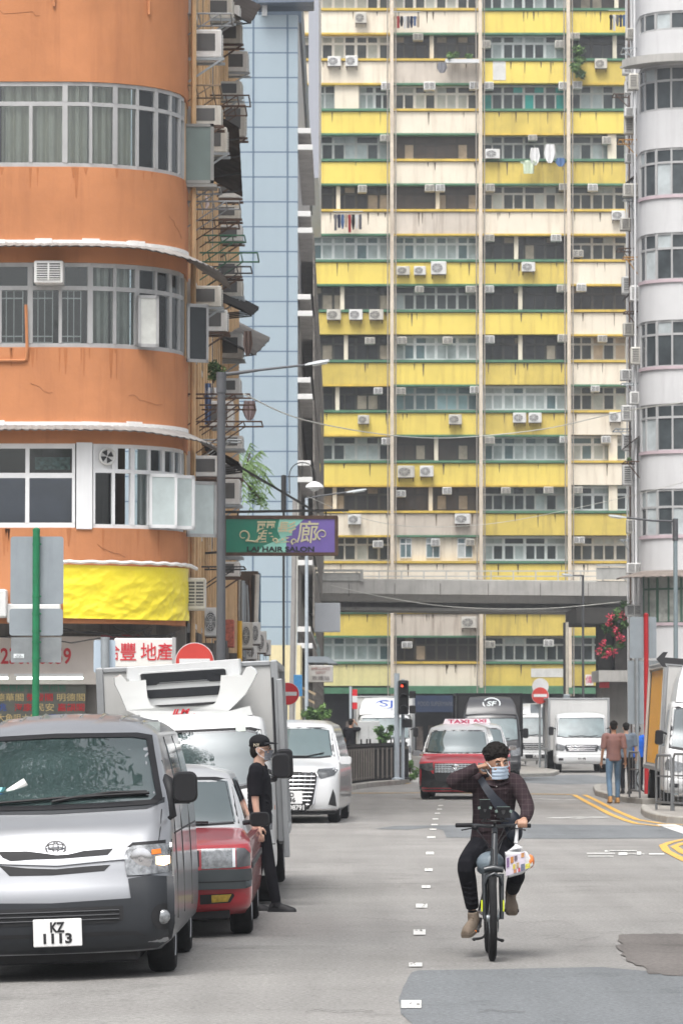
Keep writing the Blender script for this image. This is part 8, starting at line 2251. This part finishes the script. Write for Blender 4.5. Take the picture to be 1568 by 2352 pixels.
# ---------------------------------------------------------------- racks, awnings, washing on the side wall of the orange building
def sideX(x, pro): return max(77.0, 9600 * -(WX + pro) / (CX - x))
def awn(lab, xa, ya, xb, yb, pro, mat, Ylen=3.0, wav=.04):
    "sloping sheet awning: leaves the wall high and near, its outer edge shows down to xb, yb"
    t = thing('side_awning', lab, 'awning', (0, 0, 0)); Y0 = sideX(xb, pro); m = MB()
    Yn = max(OY + OR_R + .6, 9600 * -WX / (CX - xa)); za, zb = Z(ya, Yn), Z(yb, Y0)
    def f(u, v):
        Y = Yn + (Y0 - Yn) * u; q = (v * pro)
        return (WX + q, Y, Z(ya, Yn) + (Z(yb, Y0) + .45 - Z(ya, Yn)) * u - .45 * v + wav * sin(u * 40) * v * .5 + R7.uniform(-.015, .015))
    m.grid(f, 26, 4); n0 = len(m.v); m.v += [(x, y, z - .03) for x, y, z in m.v]; m.f += [tuple(i + n0 for i in q[::-1]) for q in m.f[:]]
    m.build('sheet', mat, t, fix=False)
    m = MB()
    for k in range(4): Y = Yn + (Y0 - Yn) * (k + .5) / 4; z = Z(ya, Yn) + (Z(yb, Y0) + .45 - Z(ya, Yn)) * (k + .5) / 4; m.beam((WX, Y, z - .6), (WX + pro, Y, z - .5), .03)
    m.build('strut', DKIRON, t)
AWD = M('rotten_awning', (.055, .045, .04), .9, var=.5, scale=4)
awn('ragged brown awning at the top of the side wall', 520, -30, 572, 52, .85, AWD); awn('long sagging brown awning over the upper units', 455, 240, 556, 450, .8, AWD)
awn('short black awning above the slatted units', 500, 660, 575, 722, .95, M('black_awning', (.02, .018, .017), .9, var=.4)); awn('torn grey awning with rags hanging off it', 545, 738, 583, 815, .9, M('grey_awning', (.14, .13, .12), .9, var=.5)); awn('drooping black net awning behind the street lamp', 460, 1030, 548, 1062, .85, M('black_awning'))
def rack(lab, xo, yo, pro, Yl, mat, n=3, brace=True, name='laundry_rack'):
    t = thing(name, lab, 'rack', (0, 0, 0)); Y = sideX(xo, pro); z = Z(yo, Y); m = MB(); r = .018
    m.tube([(WX, Y, z), (WX + pro, Y, z), (WX + pro, Y + Yl, z), (WX, Y + Yl, z)], r, 6)
    for k in range(1, n + 1): m.tube([(WX + pro * k / (n + 1), Y, z), (WX + pro * k / (n + 1), Y + Yl, z)], .012, 5)
    m.build('frame', mat, t)
    m = MB()
    if brace:
        for yy in (Y, Y + Yl): m.tube([(WX, yy, z - pro * .5), (WX + pro * .75, yy, z)], .013, 6)
    m.tube([(WX, Y, z - .02), (WX, Y + Yl, z - .02)], .015, 5); m.build('brace', mat, t)
    return Y, z
GRN2 = M('green_iron', (.02, .11, .06), .6, var=.3); WIR = M('white_iron', (.33, .33, .31), .6, var=.2)
for a in (('rusty rack with a turned-down end beside the blue tower', 570, 218, .95, 1.6, RUST), ('second rusty rack just below it', 562, 242, .9, 1.4, RUST), ('grey bar rack at the top of the tan wall', 500, 30, .8, 1.4, GREYPOLE), ('rack under the glazed cabinet', 480, 430, .6, 1.0, GREYPOLE), ('grey rack holding a tea towel', 520, 462, .95, 1.2, GREYPOLE), ('bent brown rack below the white one', 545, 505, .9, 1.4, RUST), ('green rack with diagonal stays', 560, 540, .95, 1.2, GRN2),
          ('large green rack reaching furthest over the street', 590, 580, 1.25, 1.6, GRN2), ('dark bar rack under the large green one', 575, 612, 1.1, 1.2, DKIRON), ('brown rack at lamp arm height', 573, 905, 1.15, 1.0, RUST), ('brown rack with a hanging rag', 583, 930, 1.2, 1.2, RUST), ('lower brown rack of the pair by the lamp', 600, 968, 1.35, 1.4, RUST), ('crooked small rack on a corner bracket', 552, 1010, .9, .8, STEEL), ('rack beneath the salon sign bracket', 560, 1302, .95, 1.5, DKIRON), ('wooden plank shelf on stays below the top unit', 490, 195, .6, 1.6, M('plank', (.22, .17, .12), .8, var=.3))):
    rack(*a)
# rough bundle of pipes and ducts at the far end of the side wall, low down
t = thing('pipe_stack', 'tangle of pale ducts and black pipes at the far end of the orange building', 'pipes', (0, 0, 0)); Yp = 108.0
for i in range(9):
    xx = 545 + i * 5.5; yy0 = 1320 + R7.uniform(-12, 30); m = MB(); m.tube([(X(xx, Yp), Yp, Z(yy0, Yp)), (X(xx + R7.uniform(-4, 6), Yp), Yp - .1, Z(1420, Yp)), (X(xx + R7.uniform(-6, 8), Yp), Yp, .3)], R7.uniform(.03, .08), 7); m.build('pipe', R7.choice((CAB, M('duct_pale', (.5, .48, .44), .6, var=.2), STEEL, RUST)), t, smooth=60)
m = MB(); m.box(X(541, Yp + 1), X(592, Yp + 1), Yp + 1, Yp + 4, 0, Z(1312, Yp + 1)); m.build('backing_wall', M('brown_wall', (.1, .075, .06), .9, var=.4), t); m = MB(); m.box(X(588, Yp + 2), X(597, Yp + 2), Yp + 2, Yp + 3, Z(1440, Yp), Z(1310, Yp)); m.build('louvre', M('blue_louvre', (.08, .16, .24), .6, var=.5, scale=8), t)
# long row of dark shop boxes under the side wall
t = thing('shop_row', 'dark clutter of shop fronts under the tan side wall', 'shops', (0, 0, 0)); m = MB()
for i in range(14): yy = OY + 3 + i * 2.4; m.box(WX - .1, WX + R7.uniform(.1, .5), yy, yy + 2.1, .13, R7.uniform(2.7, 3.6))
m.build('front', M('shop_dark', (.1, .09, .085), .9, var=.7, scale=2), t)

def garment(kind, x, y0, y1, Y, w_, mat, lab, grp=None, cat='garment'):
    h_ = (y1 - y0) / (9600 / Y); t = MB(); X_ = X(x, Y); zt = Z(y0, Y); ph = R7.random() * 6
    if kind == 'shirt': prof = [(0, .5), (.08, 1.0), (.22, 1.0), (.3, .68), (1, .62)]
    elif kind == 'trousers': prof = [(0, .75), (.3, .8), (1, .7)]
    else: prof = [(0, .7), (.5, .95), (.85, .6), (1, .3)]
    rings = []
    for v, ww_ in prof:
        rings.append([(X_ + w_ / 2 * ww_ * (-1 + 2 * u / 8), Y + .05 * sin(u * 1.7 + ph) - .0, zt - h_ * v) for u in range(9)] + [(X_ + w_ / 2 * ww_ * (1 - 2 * u / 8), Y + .05 * sin((8 - u) * 1.7 + ph) + .04, zt - h_ * v) for u in range(9)])
    t.rings(rings); m_ = t.mesh('garment'); o = obj('garment', m_, mat, None, 60); return tag(o, lab, cat, grp)
def line_of(x0, x1, y0, y1, fn, n, where, grp, kinds=('shirt', 'trousers', 'towel')):
    seq = []
    (a, b), (c, d) = fn(x0, y0), fn(x1, y1); cnt = {}
    pole_ = MB(); pole_.tube([(X(a - 2, YY - 1.4), YY - 1.38, Z(b, YY)), (X(c + 2, YY - 1.4), YY - 1.38, Z(b, YY))], .02, 5)
    tag(pole_.build('drying_pole', STEEL), 'drying pole ' + where, 'pole')
    for i in range(n):
        ci = (i * 3 + int(x0)) % 7; kd = kinds[i % len(kinds)]; key = (ci, kd); cnt[key] = cnt.get(key, 0) + 1
        garment(kd, a + (c - a) * (i + .5) / n, b, b + (d - b) * R7.uniform(.7, 1), YY - 1.4, (c - a) / 42 / n * 1.1, CL[ci], '%s %s, number %s along the washing %s' % (CLN[ci], kd, ['one', 'two', 'three', 'four', 'five', 'six', 'seven', 'eight', 'nine'][i], where), grp)
line_of(342, 455, 66, 125, z6, 8, 'under the second-bay top window', 'washing on the top line')
line_of(88, 208, 908, 985, z6, 8, 'in the first bay beside the tower', 'washing in the first bay')
line_of(1265, 1335, 60, 130, z6, 5, 'at the top beside the white building', 'washing at the top edge')
(a, b), (c, d) = z6(902, 678), z6(936, 735); garment('shirt', (a + c) / 2, b, d, YY - 1.3, .9, M('pale_green_cloth', (.5, .58, .45), .9), 'pale green shirt hung out alone over a yellow spandrel', 'loose washing')
for (xx, y0, y1, w_, mt, lab) in ((945, 625, 700, .6, CL[1], 'white towel beside the pale green shirt'), (1010, 610, 690, .7, CL[1], 'white cloth at the right of the row with the pale green shirt'), (1055, 668, 705, .6, CL[3], 'blue bucket-like cloth at the end of that row'), (550, 262, 308, .6, CL[4], 'grey rag hanging from the second-bay planter')):
    (a, b), (a2, d) = z6(xx, y0), z6(xx, y1); garment('towel', a, b, d, YY - 1.3, w_, mt, lab, 'loose washing')
# washing on the orange building side
for (kd, x, y0, y1, w_, mt, lab) in (('towel', 449, 910, 1000, .28, CL[4], 'long grey towel under the red bucket'), ('trousers', 474, 880, 975, .22, M('denim_pale', (.16, .22, .38), .9), 'pair of pale blue trousers left of the lamp pole'), ('towel', 484, 890, 912, .3, CL[1], 'white cloth clipped beside the blue trousers'), ('towel', 459, 450, 487, .36, M('pink_towel', (.6, .5, .5), .9), 'pale pink tea towel on the upper rack'), ('towel', 440, 445, 472, .45, CL[0], 'navy cloth behind the pink tea towel'), ('towel', 572, 920, 965, .3, M('dusty_rag', (.35, .28, .28), .9), 'dusty pink rag on the brown rack'), ('towel', 568, 760, 818, .2, M('brown_rag', (.25, .19, .17), .9), 'brown rag dangling from the torn awning')):
    garment(kd, x, y0, y1, 83.0, w_, mt, lab)
t = thing('bucket', 'red plastic bucket with a white label hanging on the tan wall', 'bucket', (X(438, 80), 80, Z(878, 80)))
m = MB(); m.lathe([(.09, 0), (.13, .22), (.14, .23), (.125, .22), (.085, .01)], (0, 0, 0), 18); m.build('pail', M('red_plastic', (.6, .015, .02), .4, var=.05), t, smooth=50); m = MB(); m.cyl((.02, -.118, .11), .045, .01, 'y', 14); m.build('label_patch', WHITE, t); m = MB(); m.tube([(.13 * cos(a * pi / 10), 0, .23 + .18 * sin(a * pi / 10)) for a in range(11)], .006, 5); m.build('handle', DKIRON, t)

# pipes, racks and a few hoods down the side of the white building
wp_ = thing('pipe_run', 'white and rusty pipes climbing the side of the white building', 'pipes', (0, 0, 0))
for k in range(4):
    yy = WY + WR + .8 + k * 1.5; m = MB(); m.tube([(WSX - .1, yy, .2), (WSX - .12, yy, 9), (WSX - .1, yy + .1, wzf(-100))], R7.uniform(.025, .04), 6); m.build('pipe', (WFRAME, WW, RUST, WW)[k], wp_)
WN = ['top', 'second', 'third', 'fourth', 'fifth', 'sixth', 'seventh', 'eighth', 'ninth', 'tenth', 'eleventh', 'lowest']
for k, y in enumerate((110, 215, 320, 455, 570, 590, 715, 880, 985, 1060, 1240, 1400)):
    xl = 1432 + R7.randint(0, 14); pro = R7.uniform(.7, 1.1); Y = WY + WR + R7.uniform(.1, 4.5); pro *= .6; z = Z(y, Y); Yl_ = R7.uniform(.8, 1.6)
    t = thing('laundry_rack', WN[k] + ' of the racks on the side wall of the white building', 'rack', (0, 0, 0), group='racks on the white building'); mt = R7.choice((RUST, STEEL, WIR, M('orange_iron', (.4, .2, .04), .7, var=.3)))
    m = MB(); m.tube([(WSX, Y, z), (WSX - pro, Y, z), (WSX - pro, Y + Yl_, z), (WSX, Y + Yl_, z)], .025, 5)
    for q in (1, 2, 3): m.tube([(WSX - pro * q / 4, Y, z), (WSX - pro * q / 4, Y + Yl_, z)], .014, 5)
    m.build('frame', mt, t); m = MB(); m.tube([(WSX, Y, z - .6), (WSX - pro * .9, Y, z)], .02, 5); m.build('brace', mt, t)
    if k in (3, 6, 9): m = MB(); m.hexa([(WSX, Y, z + .9), (WSX - pro, Y, z + .5), (WSX - pro, Y + 1.5, z + .5), (WSX, Y + 1.5, z + .9), (WSX, Y, z + .94), (WSX - pro, Y, z + .54), (WSX - pro, Y + 1.5, z + .54), (WSX, Y + 1.5, z + .94)]); tag(m.build('side_awning', AWD), 'dark sheet awning above the ' + WN[k] + ' rack on the white building', 'awning')
# ---------------------------------------------------------------- plants
def leafcloud(m, c, r, n, size, rng, squash=1.0, droop=0.0):
    c = Vector(c)
    for i in range(n):
        d = Vector((rng.gauss(0, 1), rng.gauss(0, 1), rng.gauss(0, 1))).normalized() * rng.random() ** .4
        p = c + Vector((d.x * r, d.y * r, d.z * r * squash)); s = size * rng.uniform(.6, 1.3)
        a = Vector((rng.uniform(-1, 1), rng.uniform(-1, 1), rng.uniform(-.6, .6) - droop)).normalized(); b = a.cross(Vector((rng.uniform(-1, 1), rng.uniform(-1, 1), rng.uniform(-1, 1)))).normalized()
        m.add([p - a * s, p + b * s * .35, p + a * s, p - b * s * .35], [(0, 1, 2, 3)])
LEAF = [M('leaf_dark', (.035, .085, .025), .6, var=.5, scale=9), M('leaf_mid', (.075, .16, .04), .6, var=.4, scale=9), M('leaf_yellowgreen', (.14, .24, .07), .6, var=.4, scale=9)]
def plant(name, lab, clumps, Y, n, size, mats, stems=(), cat='plant', seed=1, z0=None):
    rng = random.Random(seed); t = thing(name, lab, cat, (0, 0, 0)); s = 9600 / Y
    for k, mt in enumerate(mats):
        m = MB()
        for (x, y, r) in clumps:
            for q in range(3): leafcloud(m, P(x + rng.uniform(-r, r) * .6, y + rng.uniform(-r, r) * .6, Y + rng.uniform(-.2, .2)), r / s * .6, n // (len(mats) * 3), size, rng)
        m.build('foliage', mt, t, fix=False)
    m = MB()
    for st in stems: m.tube([P(x, y, Y) for x, y in st], .02, 5)
    m.build('stem', M('bark', (.09, .065, .045), .9, var=.3), t)
    return t
plant('balcony_shrub', 'bushy green plant on the tan wall above the lamp arm', [(478, 848, 14), (495, 840, 16), (505, 858, 14), (490, 868, 12)], 84, 150, .05, LEAF, [((490, 880), (490, 850))], seed=2)
pm = plant('palm', 'feathery green palm fronds hanging between the orange building and the blue tower', [(585, 1140, 18), (600, 1150, 12), (578, 1118, 12)], 115, 60, .08, LEAF[1:], [((548, 1180), (556, 1100), (575, 1040)), ((556, 1100), (600, 1150)), ((556, 1080), (610, 1110))], seed=3)
FRD = M('frond_green', (.16, .27, .09), .6, var=.3, scale=5)
rng = random.Random(8)
for (ex_, ey_, hh_) in ((612, 1075, 40), (600, 1035, 22), (618, 1130, 60), (575, 1018, 12), (600, 1160, 60), (560, 1150, 50), (590, 1150, 70), (622, 1110, 45), (545, 1020, 10), (610, 1165, 70), (575, 1165, 60)):
    m = MB(); p0, p1, p2 = P(550, 1085, 115), P((550 + ex_) / 2, 1085 - hh_ + (ey_ - 1085) * .2, 115), P(ex_, ey_, 115); prev = None
    for i in range(15):
        t_ = i / 14; q = p0 * (1 - t_) ** 2 + p1 * 2 * t_ * (1 - t_) + p2 * t_ * t_
        if i > 1:
            for s_ in (-1, 1): 
                e = q + Vector((s_ * rng.uniform(.1, .2) + .05, rng.uniform(-.15, .15), -rng.uniform(.12, .3))); d = Vector((.025, 0, .012)); m.add([q - d, q + d, e], [(0, 1, 2)])
        if prev is not None: m.beam(prev, q, .02)
        prev = q
    m.build('frond', FRD, pm, fix=False)
plant('roadside_bush', 'round green bush between the no-entry sign and the white truck', [(700, 1645, 14), (720, 1635, 14), (740, 1632, 14), (752, 1640, 10), (715, 1655, 12), (735, 1652, 12)], 124, 170, .07, LEAF, [((715, 1690), (718, 1650)), ((740, 1690), (738, 1650)), ((725, 1760), (725, 1660))], seed=4)
plant('railing_plant', 'leafy plant growing up behind the black railing', [(870, 1680, 12), (885, 1690, 14), (878, 1705, 12), (898, 1675, 8)], 121, 90, .09, LEAF[:2], [((880, 1790), (882, 1700), (890, 1675)), ((878, 1790), (870, 1690))], seed=5)
plant('low_weeds', 'bright green weeds at the end of the island railing', [(940, 1755, 9), (955, 1775, 10), (945, 1785, 9), (885, 1750, 9)], 121, 90, .07, LEAF[1:], [((942, 1795), (942, 1760))], seed=6)
(a, b) = z6(1125, 235); (a2, b2) = z6(1125, 310)
plant('balcony_vine', 'tall leafy climber in the bay beside the white building, near the top', [(a, b - 12, 16), (a + 6, b + 8, 14), (a - 6, b + 26, 12), (a + 4, b + 42, 10)], YY - 1.2, 140, .16, LEAF, [((a, b2), (a, b))], seed=7)
(a, b) = z6(612, 235); plant('balcony_planter', 'low green plants in a white trough, second bay near the top', [(a - 16, b, 8), (a, b, 9), (a + 26, b + 2, 8)], YY - 1.1, 90, .14, LEAF[1:], [((a, b + 8), (a, b))], seed=8)
m = MB(); Yq = YY - 1.1; m.box(X(a - 26, Yq), X(a + 52, Yq), Yq - .2, Yq + .25, Z(b + 17, Yq), Z(b + 8, Yq)); tag(m.build('planter_trough', WHITE), 'white plant trough below the second-bay greenery', 'trough')
t = plant('bougainvillea', 'bougainvillea with red flowers climbing between the flyover and the white building', [(1440, 1395, 14), (1425, 1410, 12), (1405, 1425, 12), (1392, 1445, 9), (1415, 1450, 11), (1432, 1435, 12), (1380, 1500, 7), (1400, 1490, 7), (1425, 1480, 9)], 152, 130, .12, LEAF[:2], [((1440, 1400), (1400, 1430), (1375, 1505)), ((1440, 1400), (1420, 1480)), ((1450, 1380), (1430, 1440))], seed=9)
m = MB(); rg = random.Random(3)
for (x, y) in ((1396, 1430), (1402, 1418), (1374, 1495), (1392, 1505), (1410, 1500), (1428, 1470), (1432, 1415), (1413, 1447), (1385, 1478), (1420, 1462), (1400, 1497)): leafcloud(m, P(x, y, 151.7), .16, 26, .07, rg)
m.build('blossom', M('magenta_petal', (.6, .05, .1), .6, var=.2), t, fix=False)
plant('window_box', 'window box of pink flowers high on the side of the white building', [(1444, 1055, 6), (1452, 1060, 6)], 153, 40, .08, LEAF[:2], seed=10)
t = plant('weed_tuft', 'tuft of weeds on the flyover shelf beside the white building', [(1432, 1385, 7)], 150, 40, .1, LEAF[:2], seed=11)

# trees and blocks that stand behind and beside the camera: they shade the street and show in the windscreens
def tree(x, y, h, r, seed, lab):
    rng = random.Random(seed); t = thing('street_tree', lab, 'tree', (x, y, 0)); m = MB(); m.tube([(0, 0, 0), (.1, 0, h * .4), (.05, .1, h * .75)], [.2, .15, .07], 10)
    for k in range(5): a = k * 1.3; m.tube([(.1, 0, h * .45), (r * .5 * cos(a), r * .5 * sin(a), h * .75)], [.07, .03], 6)
    m.build('trunk', M('bark'), t); m = MB()
    for k in range(16): leafcloud(m, (r * .7 * rng.uniform(-1, 1) + .8, r * .7 * rng.uniform(-1, 1), h * .8 + 1.0 + r * .4 * rng.uniform(-.5, 1)), r * .42, 900, .12, rng)
    o_ = m.build('crown', LEAF[0], t, fix=False)
tree(-4.9, 31.2, 12.4, 3.9, 5, 'dark street tree on the near pavement, beyond the picture edge')
# ================================================================ air
m = MB(); m.box(-60, 60, -3, 262, -1.2, 42)
HZ = bpy.data.materials.new('haze_air'); HZ.use_nodes = True; nt = HZ.node_tree; nt.nodes.clear()
o_ = nt.nodes.new('ShaderNodeOutputMaterial'); v_ = nt.nodes.new('ShaderNodeVolumePrincipled'); v_.inputs['Color'].default_value = (.86, .9, .95, 1); v_.inputs['Density'].default_value = .0005; v_.inputs['Anisotropy'].default_value = .2
nt.links.new(v_.outputs[0], o_.inputs['Volume'])
hz_ = m.build('haze', HZ); hz_['kind'] = 'stuff'
